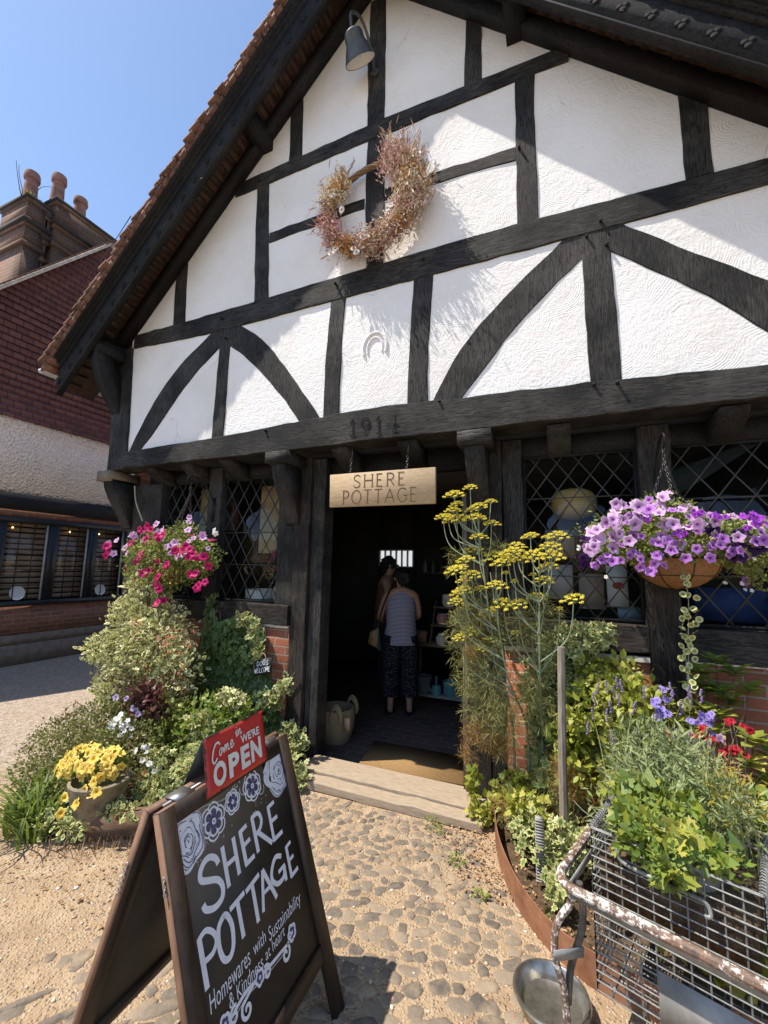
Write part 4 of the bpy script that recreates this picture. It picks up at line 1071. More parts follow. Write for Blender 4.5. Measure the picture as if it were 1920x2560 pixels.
text_flat(m, AF, 'Homewares', .076, -.532, .244, -.488, HB + .001, shear=.15, bold=-.004, dv=-.003)
text_flat(m, AF, 'with', .262, -.530, .322, -.496, HB + .001, shear=.15, bold=-.004, dv=-.002)
text_flat(m, AF, 'Sustainability', .336, -.556, .526, -.506, HB + .001, shear=.15, bold=-.004, dv=-.006)
text_flat(m, AF, '& Kindness', .140, -.572, .292, -.538, HB + .001, shear=.12, bold=-.004, dv=-.008)
text_flat(m, AF, 'at heart', .306, -.576, .412, -.546, HB + .001, shear=.12, bold=-.004)
m.build('chalk_motto', CHALK, bb_)
# chalk flowers, roses and scrolls
m = MB()
def petals(cx, cz, r, n, rot=0.0, wfrac=.42):
    for k in range(n):
        a = 2 * math.pi * k / n + rot
        d = (math.cos(a), math.sin(a)); q = (-d[1], d[0])
        for s, w, mi in ((1.0, .005, 0), (.68, .006, 0), (.45, .007, 2)):
            pts = [(cx + d[0] * r * .15, cz + d[1] * r * .15)] + [(cx + d[0] * r * (.2 + .8 * s * x) + q[0] * r * wfrac * s * y, cz + d[1] * r * (.2 + .8 * s * x) + q[1] * r * wfrac * s * y) for x, y in ((.35, .7), (.75, .9), (1.0, 0), (.75, -.9), (.35, -.7))]
            strokes(m, AF, [pts + [pts[0]]], w, HB + .0008, mi)
    strokes(m, AF, [arc(cx, cz, r * .12, r * .12, 0, 360, 10)], .006, HB + .002)
GM = [CHALK, CHALKG, CHALKD]
petals(.191, -.112, .052, 6, .3); petals(.283, -.098, .036, 6, .1); petals(.388, -.094, .048, 7, .25); m.build('chalk_flowers', GM, bb_)
def rosette(cx, cz, rx, rz, seed, clip):
    g = rng(seed)
    for r in np.linspace(.08, 1.0, 15):
        a0 = g.uniform(0, 360)
        P = []
        for a in np.linspace(a0, a0 + g.uniform(250, 350), 30):
            rr = r * (1 + .09 * math.sin(5 * RAD(a) + r * 5))
            u, v = cx + rx * rr * math.cos(RAD(a)), cz + rz * rr * math.sin(RAD(a))
            P.append((min(max(u, clip[0]), clip[1]), min(max(v, clip[2]), clip[3])))
        strokes(m, AF, [P], .0085 if r > .2 else .006, HB + .0006 + .0006 * (1 - r), 0)
        if g.uniform() < .75: strokes(m, AF, [P[:g.integers(8, 18)]], .0022, HB + .0024, 2)
m = MB(); rosette(.085, -.112, .062, .075, 4, (.056, .15, -.20, -.054)); m.build('chalk_rose', GM, bb_)
m = MB(); rosette(.545, -.105, .085, .078, 9, (.44, .574, -.19, -.053)); m.build('chalk_rose', GM, bb_)
m = MB()
def spiral(cx, cz, r, a0, turns, sg=1): return [(cx + r * (1 - t) * math.cos(a0 + sg * turns * 2 * math.pi * t), cz + r * (1 - t) * math.sin(a0 + sg * turns * 2 * math.pi * t)) for t in np.linspace(0, .9, 22)]
strokes(m, AF, [[(.118, -.056), (.168, -.056), (.244, -.074), (.284, -.066), (.30, -.055)]], .004, HB + .001, 1)
for c in ((.345, -.085, .022, 2.6, 1.2, 1), (.428, -.125, .020, .5, 1.2, -1), (.315, -.06, .016, 0, 1.1, 1)): strokes(m, AF, [spiral(*c)], .0045, HB + .001, 1)
sw = [(.14, -.590), (.203, -.580), (.27, -.590), (.321, -.597), (.388, -.603)]
strokes(m, AF, [sw], .010, HB + .001, 0); strokes(m, AF, [[(u, v - .012) for u, v in sw]], .004, HB + .001, 1)
strokes(m, AF, [[(.385, -.603), (.418, -.606)] + spiral(.398, -.622, .024, .9, 1.3, -1)], .010, HB + .0012, 0)
strokes(m, AF, [[(.245, -.584), (.210, -.592)] + spiral(.200, -.618, .024, 2.2, 1.3, 1)], .010, HB + .0012, 0)
strokes(m, AF, [spiral(.152, -.595, .022, 1.0, 1.3, 1)], .008, HB + .0012, 0); strokes(m, AF, [spiral(.30, -.602, .020, 2.0, 1.2, -1)], .009, HB + .0012, 0)
for cx, cz, r in ((.267, -.590, .020), (.445, -.592, .024), (.115, -.585, .022)): petals(cx, cz, r, 5, .6)
g = rng(21)
for i in range(46):
    u, v = g.uniform(.10, .56), g.uniform(-.19, -.15)
    if i % 3 == 0: v = g.uniform(-.14, -.06)
    d = g.uniform(.0012, .0028); strokes(m, AF, [[(u - d, v), (u + d, v)]], d * 2, HB + .001, 1, smooth=False)
m.build('chalk_scrolls', GM, bb_)

def red_tin():
    t = NT('red_enamel_tin', .38, .4); p = t.pos()
    rust = t.ramp(t.math('ADD', t.noise(p, 9, 6, .7), t.math('MULTIPLY', t.attr('edge'), .22)), [(.66, 0), (.74, 1)])
    c = t.mix(t.ramp(t.noise(p, 14, 4), [(.3, 0), (.8, .4)]), (.50, .035, .03), (.36, .022, .02))
    t.col(t.mix(rust, c, (.07, .03, .02))); t.rough(t.ramp(rust, [(0, .36), (1, .85)])); t.bump(t.noise(p, 5, 2), .15, .01); return t.m
OS = thing('open_sign', (-1.05, -1.66, .88), 'red tin sign reading Come in WE\'RE OPEN folded over the top of the chalkboard', 'open sign')
TO = AF.at(.156, -.038, .014)
SU = AU * .315; SV = AU * .024 + AV * .173
m = MB(); NX, NZ = 16, 10; V = []; E = []
for j in range(NZ + 1):
    for i in range(NX + 1):
        s, t = i / NX, j / NZ
        V.append(TO + SU * s + SV * t + AF.N * .0012 * math.sin(9 * s + 4 * t)); E.append(max(0, 1 - 14 * min(s * 1.8, (1 - s) * 1.8, t, 1 - t)))
f = [(j * (NX + 1) + i, j * (NX + 1) + i + 1, (j + 1) * (NX + 1) + i + 1, (j + 1) * (NX + 1) + i) for j in range(NZ) for i in range(NX)]
m.add(V, f, 0, E)
def mirror(p): s = float((np.array(p) - A0) @ AN); return np.array(p) + AN * (-.060 - 2 * s)
fp = m.build('front_plate', red_tin(), OS, smooth=True, recalc=False)
sm = fp.modifiers.new('thick', 'SOLIDIFY'); sm.thickness = .0012; sm.offset = -1
m = MB(); q = [TO, TO + SU, TO + SU + SV, TO + SV]
top = [q[3], q[2]]; m.add([mirror(q[0]), mirror(q[1]), mirror(q[2]), mirror(q[3])], [(0, 1, 2, 3)]); m.add([q[3] + np.array((0, 0, .0005)), q[2] + np.array((0, 0, .0005)), mirror(q[2]) + np.array((0, 0, .0005)), mirror(q[3]) + np.array((0, 0, .0005))], [(0, 1, 2, 3)])
bp = m.build('back_plate', simple('dark_tin_back', (.05, .07, .075), .4, .4), OS); sm = bp.modifiers.new('thick', 'SOLIDIFY'); sm.thickness = .001
SP = Plane(TO, SU, SV); SP.N = np.array(AF.N)
def suv(u, v): # board uv -> sign st
    t = (v + .038) / .173; return ((u - .156 - .024 * t) / .315, t)
m = MB(); CREAM = simple('cream_lettering', (.66, .64, .57), .5, var=.1, sc=50)
text_flat(m, SP, 'O', .105, .085, .295, .50, .003, bold=.045); text_flat(m, SP, 'P', .335, .095, .505, .51, .003, bold=.045)
text_flat(m, SP, 'E', .535, .105, .685, .52, .003, bold=.045); text_flat(m, SP, 'N', .71, .115, .90, .53, .003, bold=.045)
text_flat(m, SP, "WE'RE", .555, .575, .89, .735, .003, bold=.03)
sc_ = lambda L, s0, t0, s, k: [(s0 + x * s, t0 + y * k) for x, y in L]
come = [[(.95, .80), (.80, .98), (.50, .92), (.22, .55), (.12, .12), (.30, -.08), (.62, .12)]]
SCR = []
SCR += [(sc_(come[0], .085, .53, .145, .30), .021)]
SCR += [(sc_([(.5, .9), (.15, .6), (.1, .15), (.4, 0), (.75, .35), (.7, .8), (.45, .92), (.6, .75), (1.1, .8)], .205, .585, .055, .13), .015)]
SCR += [(sc_([(0, .8), (.12, 0), (.3, .85), (.42, .8), (.42, .05), (.62, .9), (.76, .8), (.76, .1), (1.0, .15)], .265, .60, .105, .13), .015)]
SCR += [(sc_([(0, .3), (.5, .5), (.7, .85), (.4, .98), (.1, .5), (.25, .05), (.6, .05), (1.0, .4)], .375, .615, .065, .13), .015)]
SCR += [(sc_([(0, .5), (.3, 1), (.25, .2), (.5, .05), (.8, .4)], .475, .755, .045, .11), .014), (sc_([(.1, 0), (.12, .12)], .492, .91, .05, .13), .018)]
SCR += [(sc_([(0, 1), (.1, 0), (.4, .85), (.62, .9), (.6, .2), (.75, .05), (1.05, .3)], .515, .765, .065, .11), .014)]
for ln, w in SCR: 
    P = [(a * .315, b * .173) for a, b in ln]
    q = Plane(TO, AU, (AU * .024 + AV * .173) / .173); q.N = np.array(AF.N)
    strokes(m, q, [P], w * .30, .003)
m.build('lettering', CREAM, fp)

# ------------------------------------------------------------------ little slate hanging in the ivy
ds = thing('dogs_sign', (-2.36, .08, .76), 'small black slate chalked DOGS WELCOME hanging on a cord in the ivy', 'slate sign')
DP = Plane((-2.455, .085, .672), (.971, -.04, .235), (-.05, .0, 1.0)); 
DP.U = np.array((.185, 0, .048)); DP.V = np.array((.0, 0, .130)); DP.N = np.array((0, -1.0, 0))
m = MB(); m.prism([DP.at(0, 0), DP.at(1, 0), DP.at(1, 1), DP.at(0, 1)], (0, .008, 0)); sl = m.build('slate', simple('black_slate', (.02, .021, .023), .55), ds)
m = MB()
q = Plane(DP.o, DP.U / .185, DP.V / .130); q.N = np.array((0, -1.0, 0))
letters(m, q, 'DOGS', .035, .078, .150, .114, .0055, .25, 0, .001, jit=.003); letters(m, q, 'WELCOME', .014, .022, .172, .060, .0055, .22, 0, .001, jit=.003)
m.build('chalk_words', CHALK, sl)
m = MB(); a = np.linspace(0, math.pi, 10); c = DP.at(.5, .95)
m.tube([c + np.array((.035 * math.cos(t), -.002, .055 * math.sin(t))) for t in a], .004, 6); m.build('cord_loop', simple('jute_cord', (.42, .30, .18), .9), ds, smooth=True)
m = MB(); m.tube(catmull([(-4.17, .10, 2.43), (-4.10, .08, 2.25), (-4.0, .10, 2.05)], 5), .007, 5)
tag(m.build('loose_cord', simple('pale_cord', (.40, .36, .27), .9), smooth=True), 'short pale strip of cord dangling beside the corner post', 'cord')

# ------------------------------------------------------------------ stainless dog bowl
STEEL = NT('stainless_steel', .28, .5); STEEL.b.inputs['Metallic'].default_value = .9
STEEL.col(STEEL.ramp(STEEL.noise(STEEL.pos(), 30, 5), [(.3, (.30, .28, .25)), (.7, (.52, .50, .46))])); STEEL.bump(STEEL.noise(STEEL.pos(), 60, 3), .08, .003); STEEL = STEEL.m
bc = (-.085, -1.05, .006)
m = MB(); m.lathe([(.0, .0), (.10, .0), (.116, .010), (.126, .050), (.134, .056), (.138, .054), (.135, .061), (.128, .062), (.118, .052), (.106, .012), (.088, .006), (.0, .005)], bc, 36)
bw = tag(m.build('dog_bowl', STEEL, smooth=True, sharp=50, origin=bc), 'stainless steel water bowl on the cobbles by the trolley leg', 'bowl')

# ------------------------------------------------------------------ rusty steel edging of the right-hand bed
def rust_mat():
    t = NT('rusted_steel', .85, .25); p = t.pos(); n_ = t.noise(p, 8, 6, .7); 
    t.col(t.ramp(n_, [(.25, (.13, .055, .03)), (.5, (.24, .11, .06)), (.75, (.34, .18, .10))])); t.bump(t.noise(p, 50, 4), .3, .003); return t.m
RUST = rust_mat()
EDG = catmull([(-.445, .215), (-.435, .0), (-.375, -.29), (-.275, -.54), (-.17, -.70), (-.06, -.815), (.10, -.90), (.32, -.94), (.6, -.93)], 8)
m = MB(); n = len(EDG); 
T = np.gradient(np.array(EDG), axis=0); T /= np.linalg.norm(T, axis=1)[:, None]; Nn = np.stack([-T[:, 1], T[:, 0]], 1) * .0025
V = []
for (x, y), (nx, ny) in zip(EDG, Nn):
    hh = .125 + .004 * math.sin(x * 14)
    V += [(x - nx, y - ny, -.02), (x - nx, y - ny, hh), (x + nx, y + ny, hh), (x + nx, y + ny, -.02)]
m.add(V, [(i * 4 + k, i * 4 + (k + 1) % 4, (i + 1) * 4 + (k + 1) % 4, (i + 1) * 4 + k) for i in range(n - 1) for k in range(4)])
tag(m.build('steel_edging', RUST, smooth=True), 'curved strip of rusty steel holding back the right-hand flower bed', 'bed edging')

SOIL = NT('dark_bed_soil', .95, .1); SOIL.col(SOIL.ramp(SOIL.noise(SOIL.pos(), 25, 6, .7), [(.3, (.045, .03, .02)), (.7, (.17, .115, .07))])); SOIL.bump(SOIL.noise(SOIL.pos(), 40, 5), 1, .02); SOIL = SOIL.m
m = MB(); ring = [(x + .004, y, .02) for x, y in EDG] + [(1.53, -.93, .02), (1.53, .24, .02)]
m.add(ring, [tuple(range(len(ring)))]); 
L = [(-4.3, .23), (-4.1, -.4), (-3.62, -.82), (-3.1, -1.12), (-2.64, -1.14), (-2.02, -.74), (-1.95, -.1), (-2.2, .23)]
m.add([(x, y, .02) for x, y in L], [tuple(range(len(L)))])
tag(m.build('bed_soil', SOIL), kind='structure')

# wooden sleeper, terracotta trough, stake, ridged pipe
SLEEP = mat_wood('old_brown_plank', (.10, .06, .04), (.22, .14, .09), (3, 3, 20), .8, .5)
def plank(p, q, z0, z1, t, name, mat, label, cat):
    p = np.array(p); q = np.array(q); d = (q - p) / np.linalg.norm(q - p); n_ = np.array((-d[1], d[0])) * t
    m = MB(); m.prism([(*p, z0), (*q, z0), (*q, z1), (*p, z1)], (n_[0], n_[1], 0)); return tag(m.build(name, mat), label, cat)
plank((-2.64, -1.16), (-1.99, -.77), 0, .155, .045, 'timber_edging', SLEEP, 'old brown plank edging the left-hand flower bed', 'bed edging')
TERR = simple('terracotta', (.36, .15, .085), .85, var=.3, sc=10, bump=.2)
def trough(x, y, w, d, h, rz, lab):
    m = MB(); o = [(-w, -d), (w, -d), (w, d), (-w, d)]; c, s = math.cos(rz), math.sin(rz); R_ = lambda p, k, z: (x + (p[0] * k) * c - (p[1] * k) * s, y + p[0] * k * s + p[1] * k * c, z)
    lv = [(.86, .02), (.98, .02 + h * .8), (1.07, .02 + h * .8), (1.07, .02 + h), (.94, .02 + h), (.92, .02 + h * .85)]
    V = [R_(p, k, z) for k, z in lv for p in o]; m.add(V, [(i * 4 + j, i * 4 + (j + 1) % 4, (i + 1) * 4 + (j + 1) % 4, (i + 1) * 4 + j) for i in range(5) for j in range(4)] + [(3, 2, 1, 0), (20, 21, 22, 23)])
    return tag(m.build('terracotta_trough', TERR, origin=(x, y, 0)), lab, 'planter')
trough(-2.50, -.56, .21, .10, .20, .45, 'terracotta trough half hidden in leaves behind the chalkboard')
m = MB(); m.tube([(-.03, -.30, 0.0), (-.025, -.29, .6), (-.012, -.28, 1.19)], [.024, .022, .020], 8)
tag(m.build('wooden_stake', mat_wood('weathered_stake', (.13, .11, .09), (.33, .28, .23), (20, 20, 3), .8, .4), smooth=True), 'upright weathered grey wooden stake among the fennel', 'stake')
m = MB()
for i in range(22):
    z = .06 + i * .0135; m.box((-.165, -.475, z), (-.125, -.44, z + .008)); m.box((-.161, -.47, z + .008), (-.129, -.445, z + .0135))
tag(m.build('ridged_pipe', simple('grey_ridged_plastic', (.30, .29, .27), .7), None), 'short upright length of grey ridged plastic pipe in the right-hand bed', 'pipe')
# ------------------------------------------------------------------ foliage
def tmpl(kind):
    if kind == 'leaf': return np.array([(0, 0, 0), (-.24, .3, .05), (-.26, .62, .05), (0, 1, -.04), (.26, .62, .05), (.24, .3, .05), (0, .5, -.01)]), np.array([(6, 0, 5), (6, 5, 4), (6, 4, 3), (6, 3, 2), (6, 2, 1), (6, 1, 0)]), np.array([.35, 1, 1, 1, 1, 1, 0])
    if kind == 'small': return np.array([(0, 0, 0), (-.27, .5, .06), (0, 1, 0), (.27, .5, .06)]), np.array([(0, 3, 2), (0, 2, 1)]), np.array([0, 1, 1, 1.])
    if kind == 'narrow': return np.array([(0, 0, 0), (-.1, .45, .03), (0, 1, -.06), (.1, .45, .03)]), np.array([(0, 3, 2), (0, 2, 1)]), np.array([0, 1, 1, 1.])
    if kind == 'ivy':
        o = [(0, -.02), (-.26, -.10), (-.52, .14), (-.30, .38), (-.40, .66), (-.16, .66), (0, 1.0), (.16, .66), (.40, .66), (.30, .38), (.52, .14), (.26, -.10)]
        v = [(x, y, .05 * abs(x) * 2 - .04 * y) for x, y in o] + [(0, .34, -.01)]
        n = len(o); return np.array(v), np.array([(n, (i + 1) % n, i) for i in range(n)]), np.array([.4, 1, 1, .8, 1, .8, 1, .8, 1, .8, 1, 1, 0.])
    if kind == 'bind':
        o = [(0, .10), (-.20, -.08), (-.40, .02), (-.34, .34), (-.16, .70), (0, 1.0), (.16, .70), (.34, .34), (.40, .02), (.20, -.08)]
        v = [(x, y, .12 * abs(x) - .10 * y * y) for x, y in o] + [(0, .40, -.03)]; n = len(o)
        return np.array(v), np.array([(n, (i + 1) % n, i) for i in range(n)]), np.array([.3, 1, 1, 1, 1, 1, 1, 1, 1, 1, 0.])
    if kind == 'round':
        a = np.linspace(0, 2 * np.pi, 9)[:-1]; v = [(.5 * math.sin(q), .5 - .5 * math.cos(q), .05 * math.cos(2 * q)) for q in a] + [(0, .5, -.03)]
        return np.array(v), np.array([(8, (i + 1) % 8, i) for i in range(8)]), np.array([1.] * 8 + [0.])
    if kind == 'thread': return np.array([(0, 0, 0), (-.02, .5, .02), (0, 1, 0), (.02, .5, .02)]), np.array([(0, 3, 2), (0, 2, 1)]), np.array([0, .5, 1, .5])
def place(mb, kind, P, F, Nn, S, rnd, mi=0):
    v, f, e = tmpl(kind); n = len(P)
    F = F / (np.linalg.norm(F, axis=1)[:, None] + 1e-9)
    Sx = np.cross(F, Nn); Sx /= (np.linalg.norm(Sx, axis=1)[:, None] + 1e-9); Nz = np.cross(Sx, F)
    W = P[:, None, :] + S[:, None, None] * (v[None, :, 0:1] * Sx[:, None, :] + v[None, :, 1:2] * F[:, None, :] + v[None, :, 2:3] * Nz[:, None, :])
    k = len(v)
    mb.add(W.reshape(-1, 3), (f[None] + (np.arange(n) * k)[:, None, None]).reshape(-1, 3), mi, np.tile(e, n), np.repeat(rnd, k))
def cloud(g, blobs, n, inner=.45, gap=.0, gs=9.0):
    w = np.array([max(b[3] * b[5], .0005) for b in blobs]); w /= w.sum()
    idx = g.choice(len(blobs), n, p=w); B = np.array([b[:6] for b in blobs])[idx]
    d = g.normal(0, 1, (n, 3)); d /= np.linalg.norm(d, axis=1)[:, None]
    r = 1 - (1 - inner) * g.uniform(0, 1, n) ** 1.4
    r *= 1 + .18 * g.normal(0, 1, n).clip(-1.5, 1.5) * (g.uniform(0, 1, n) < .35)
    P = B[:, :3] + d * B[:, 3:] * r[:, None]
    if gap > 0:
        nz = np.array([mnoise.noise(Vector(p * gs)) for p in P]); k = nz > -.55 + gap; P, d = P[k], d[k]
    return P, d
def bush(name, parent, mats, blobs, n, size, kind='leaf', seed=0, inner=.45, gap=.12, up=.5, droop=.0, front=None, gs=9.0, zmin=.03, ymax=None, spread=.5, stemw=0, var=.5):
    g = rng(seed); P, d = cloud(g, blobs, n, inner, gap, gs)
    k = P[:, 2] > zmin
    if ymax is not None: k &= P[:, 1] < ymax
    P, d = P[k], d[k]; n = len(P)
    F = d * .55 + g.normal(0, spread, (n, 3)) + np.array((0, 0, -droop + .15)); Nn = d * .5 + np.array((-.15, -.3, up)) + g.normal(0, .45, (n, 3))
    cl = np.array([mnoise.noise(Vector(p * 7 + 11)) for p in P])
    rnd = np.clip(.5 + .55 * cl + g.normal(0, .16, n), 0, 1)
    mb = MB(); place(mb, kind, P, F, Nn, size * g.uniform(1 - var, 1 + var, n), rnd)
    return mb.build(name, mats, parent, recalc=False)
STEM = simple('brown_stem', (.10, .07, .045), .85, bump=.2)
GSTEM = simple('green_stem', (.22, .26, .16), .6)
def stems(name, parent, mat, base, tips, r=.006, seed=0, wig=.03):
    g = rng(seed); m = MB()
    for i, t in enumerate(tips):
        b = np.array(base[i % len(base)], float); t = np.array(t, float)
        mid = [(b * (1 - s) + t * s) + g.normal(0, wig, 3) * math.sin(math.pi * s) for s in (0, .33, .66, 1)]
        m.tube(catmull(mid, 3), [r * (1 - .06 * q) for q in range(10)], 5)
    return m.build(name, mat, parent, smooth=True)

L_VARIEG = mat_leaf('variegated_leaf', [(0, (.10, .15, .05)), (.5, (.16, .22, .075)), (1, (.24, .29, .11))], edge=(.74, .68, .36), trans=.32, edge_pos=(.25, .8))
L_HEATH = mat_leaf('heathery_leaf', [(0, (.08, .095, .022)), (.5, (.17, .18, .05)), (1, (.32, .29, .11))], trans=.3)
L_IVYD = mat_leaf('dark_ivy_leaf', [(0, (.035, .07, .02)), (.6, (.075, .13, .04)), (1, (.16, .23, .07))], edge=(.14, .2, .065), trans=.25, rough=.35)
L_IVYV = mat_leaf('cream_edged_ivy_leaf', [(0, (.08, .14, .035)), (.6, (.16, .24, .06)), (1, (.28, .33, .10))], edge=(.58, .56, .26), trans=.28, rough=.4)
L_BRIGHT = mat_leaf('bright_leaf', [(0, (.08, .14, .02)), (.5, (.19, .27, .045)), (1, (.36, .40, .10))], trans=.4)
L_LIME = mat_leaf('lime_leaf', [(0, (.12, .17, .02)), (.5, (.32, .35, .05)), (1, (.56, .52, .14))], trans=.4)
L_GRASS = mat_leaf('long_blade', [(0, (.06, .10, .02)), (.5, (.13, .20, .04)), (1, (.26, .32, .09))], trans=.35)
L_GREY = mat_leaf('grey_green_leaf', [(0, (.10, .15, .06)), (.5, (.24, .29, .12)), (1, (.42, .43, .22))], trans=.3, rough=.6)
L_GOLD = mat_leaf('golden_leaf', [(0, (.22, .20, .03)), (.5, (.42, .33, .04)), (1, (.55, .44, .09))], trans=.35)
L_FEN = mat_leaf('fennel_frond', [(0, (.16, .18, .05)), (.6, (.30, .31, .10)), (1, (.44, .40, .16))], trans=.3)
L_FEND = mat_leaf('dried_fennel_frond', [(0, (.26, .15, .04)), (.6, (.44, .27, .08)), (1, (.58, .40, .15))], trans=.25)
L_PET = mat_leaf('petunia_leaf', [(0, (.09, .12, .025)), (.4, (.20, .25, .06)), (.75, (.33, .36, .12)), (1, (.48, .39, .20))], trans=.4)
L_RED = mat_leaf('plum_leaf', [(0, (.05, .02, .02)), (.6, (.14, .05, .045)), (1, (.28, .14, .10))], trans=.25)
L_DEAD = mat_leaf('dead_leaf', [(0, (.16, .08, .035)), (.5, (.32, .19, .09)), (1, (.50, .35, .2))], trans=.15, rough=.8)

def plant(name, loc, label, cat, group=None): return thing(name, loc, label, cat, group)
# --- left bed
t = plant('variegated_shrub', (-3.40, -.30, 0), 'tall cream variegated shrub growing up beneath the red flower basket', 'shrub')
SB = [(-3.51, -.15, 1.33, .22, .18, .24), (-3.57, -.20, 1.07, .27, .22, .29), (-3.25, -.2, .95, .31, .24, .31), (-3.44, -.3, .78, .28, .24, .28), (-3.66, -.4, .89, .17, .15, .13), (-3.78, -.42, .84, .10, .10, .07), (-3.0, -.22, .72, .20, .2, .2), (-3.43, -.4, .58, .23, .2, .2), (-3.55, -.1, 1.52, .14, .12, .16)]
bush('foliage', t, L_VARIEG, SB, 6800, .040, 'leaf', 1, inner=.5, gap=.22, ymax=.22)
stems('branches', t, STEM, [(-3.40, -.22, 0), (-3.34, -.25, 0), (-3.45, -.28, 0)], [b[:3] for b in SB], .009, 2)
t = plant('low_shrub', (-3.2, -.75, 0), 'spreading small leaved olive green shrub at the lane edge of the left bed', 'shrub')
HB_ = [(-3.13, -.6, .42, .33, .28, .21), (-3.41, -.7, .32, .27, .25, .19), (-2.82, -.75, .34, .29, .22, .20), (-3.66, -.75, .17, .23, .2, .15), (-3.03, -.85, .24, .33, .22, .17), (-2.88, -.45, .45, .2, .2, .18), (-3.62, -.5, .30, .22, .2, .16), (-3.9, -.55, .18, .2, .2, .12), (-3.3, -1.0, .15, .3, .15, .12)]
bush('foliage', t, L_HEATH, HB_, 14000, .022, 'small', 3, inner=.5, gap=.15)
stems('branches', t, STEM, [(-3.2, -.7, 0), (-3.0, -.7, 0), (-3.5, -.7, 0)], [b[:3] for b in HB_] + [(-3.55, -.45, .62), (-3.62, -.4, .58), (-3.75, -.62, .42)], .005, 4)
bush('reddish_foliage', t, L_RED, [(-3.58, -.42, .60, .05, .05, .1), (-3.3, -.5, .66, .16, .1, .07), (-3.7, -.6, .40, .1, .08, .07)], 420, .018, 'small', 5, gap=0)
bush('lower_foliage', [o for o in scene.objects if o.name == 'variegated_shrub'][0], L_HEATH, [(-3.2, -.3, .45, .3, .2, .25), (-3.0, -.25, .5, .25, .2, .25)], 1600, .028, 'small', 7, inner=.2, gap=.05)
t = plant('plum_heuchera', (-2.98, -.55, 0), 'plum leaved plant with pale mauve flowers in the middle of the left bed', 'plant')
bush('foliage', t, L_RED, [(-3.0, -.52, .60, .17, .12, .09), (-2.86, -.55, .53, .13, .1, .07)], 380, .036, 'round', 6, inner=.3, gap=0)
MAUVE = mat_petal('mauve_petal', (.28, .16, .4), (.42, .32, .62), (.62, .52, .8), .2)
t2 = None
# --- ivy over the left plinth
g = rng(12)
def ivy_sheet(name, label, poly, y, n, size, mats, seed, depth=.06, group=None, cat='ivy', edge_mats=None):
    g = rng(seed); t = plant(name, (sum(p[0] for p in poly) / len(poly), y, 0), label, cat, group)
    P = []; xs = [p[0] for p in poly]; zs = [p[1] for p in poly]
    def inside(x, z):
        c = False; k = len(poly)
        for i in range(k):
            x1, z1 = poly[i]; x2, z2 = poly[(i + 1) % k]
            if (z1 > z) != (z2 > z) and x < (x2 - x1) * (z - z1) / (z2 - z1) + x1: c = not c
        return c
    while len(P) < n:
        x, z = g.uniform(min(xs), max(xs)), g.uniform(min(zs), max(zs))
        q = .05 * mnoise.noise(Vector((x * 6, z * 6, seed)))
        if inside(x + q, z + q):
            b = .5 + mnoise.noise(Vector((x * 4, z * 4, seed + 7)))
            P.append((x, y - depth * max(0, b) * g.uniform(.2, 1) - .012, z))
    P = np.array(P); F = np.column_stack([g.normal(0, .45, n), g.normal(-.25, .2, n), g.normal(-.75, .35, n)]); Nn = np.column_stack([g.normal(-.1, .35, n), np.full(n, -1.0), g.normal(.35, .3, n)])
    cl = np.array([mnoise.noise(Vector(p * 6)) for p in P]); rnd = np.clip(.45 + .6 * cl + g.normal(0, .15, n), 0, 1)
    m = MB(); place(m, 'ivy', P, F, Nn, size * g.uniform(.55, 1.35, n), rnd); m.build('foliage', mats, t, recalc=False)
    m = MB()
    for i in range(9):
        x = g.uniform(min(xs), max(xs)); p = [(x + g.normal(0, .05), y - .008, z) for z in np.linspace(0.02, max(zs) * g.uniform(.6, .95), 5)]
        m.tube(catmull(p, 3), .005, 4)
    m.build('ivy_stems', STEM, t)
    return t
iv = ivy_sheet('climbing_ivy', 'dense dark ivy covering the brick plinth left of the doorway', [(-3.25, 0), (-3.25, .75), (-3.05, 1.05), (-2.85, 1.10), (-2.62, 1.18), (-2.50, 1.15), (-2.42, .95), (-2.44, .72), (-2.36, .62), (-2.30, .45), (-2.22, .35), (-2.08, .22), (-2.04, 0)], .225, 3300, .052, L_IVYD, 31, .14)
bush('sun_tinted_foliage', iv, L_IVYV, [(-2.60, .13, 1.14, .10, .06, .06), (-2.49, .12, 1.05, .06, .05, .10), (-2.43, .12, .9, .05, .05, .14), (-2.22, .10, .52, .06, .05, .10), (-2.13, .08, .62, .06, .05, .08), (-2.3, .1, .5, .05, .05, .06), (-2.08, .1, .25, .08, .06, .10)], 420, .045, 'ivy', 32, inner=.1, gap=0, up=.2)  # paler leaves put the sunlight on the ivy into their colour
ivy_sheet('climbing_ivy', 'thin strand of ivy climbing from the left bed to the window sill by the brick', [(-3.1, .5), (-3.14, 1.0), (-3.10, 1.32), (-3.0, 1.34), (-2.98, 1.0), (-2.95, .5)], .19, 330, .038, L_IVYD, 33, .05)
t = plant('leafy_perennial', (-2.6, -.35, 0), 'bright green leafy plant in the left bed behind the red open sign', 'plant')
BB = [(-2.58, -.35, .40, .24, .2, .22), (-2.69, -.5, .30, .21, .16, .18), (-2.45, -.2, .43, .22, .15, .18), (-2.8, -.45, .38, .14, .14, .2), (-2.35, -.3, .25, .2, .2, .18)]
bush('foliage', t, L_BRIGHT, BB, 3000, .042, 'small', 8, inner=.3, gap=.15, up=.6)
stems('stalks', t, GSTEM, [(-2.6, -.35, 0)], [(-2.8, -.45, .66), (-2.72, -.42, .62), (-2.62, -.38, .66), (-2.5, -.3, .58), (-2.9, -.5, .6)], .004, 9)
bush('variegated_tips', t, L_VARIEG, [(-2.42, -.22, .58, .12, .1, .07), (-2.52, -.4, .42, .14, .12, .10)], 360, .035, 'ivy', 10, gap=0)
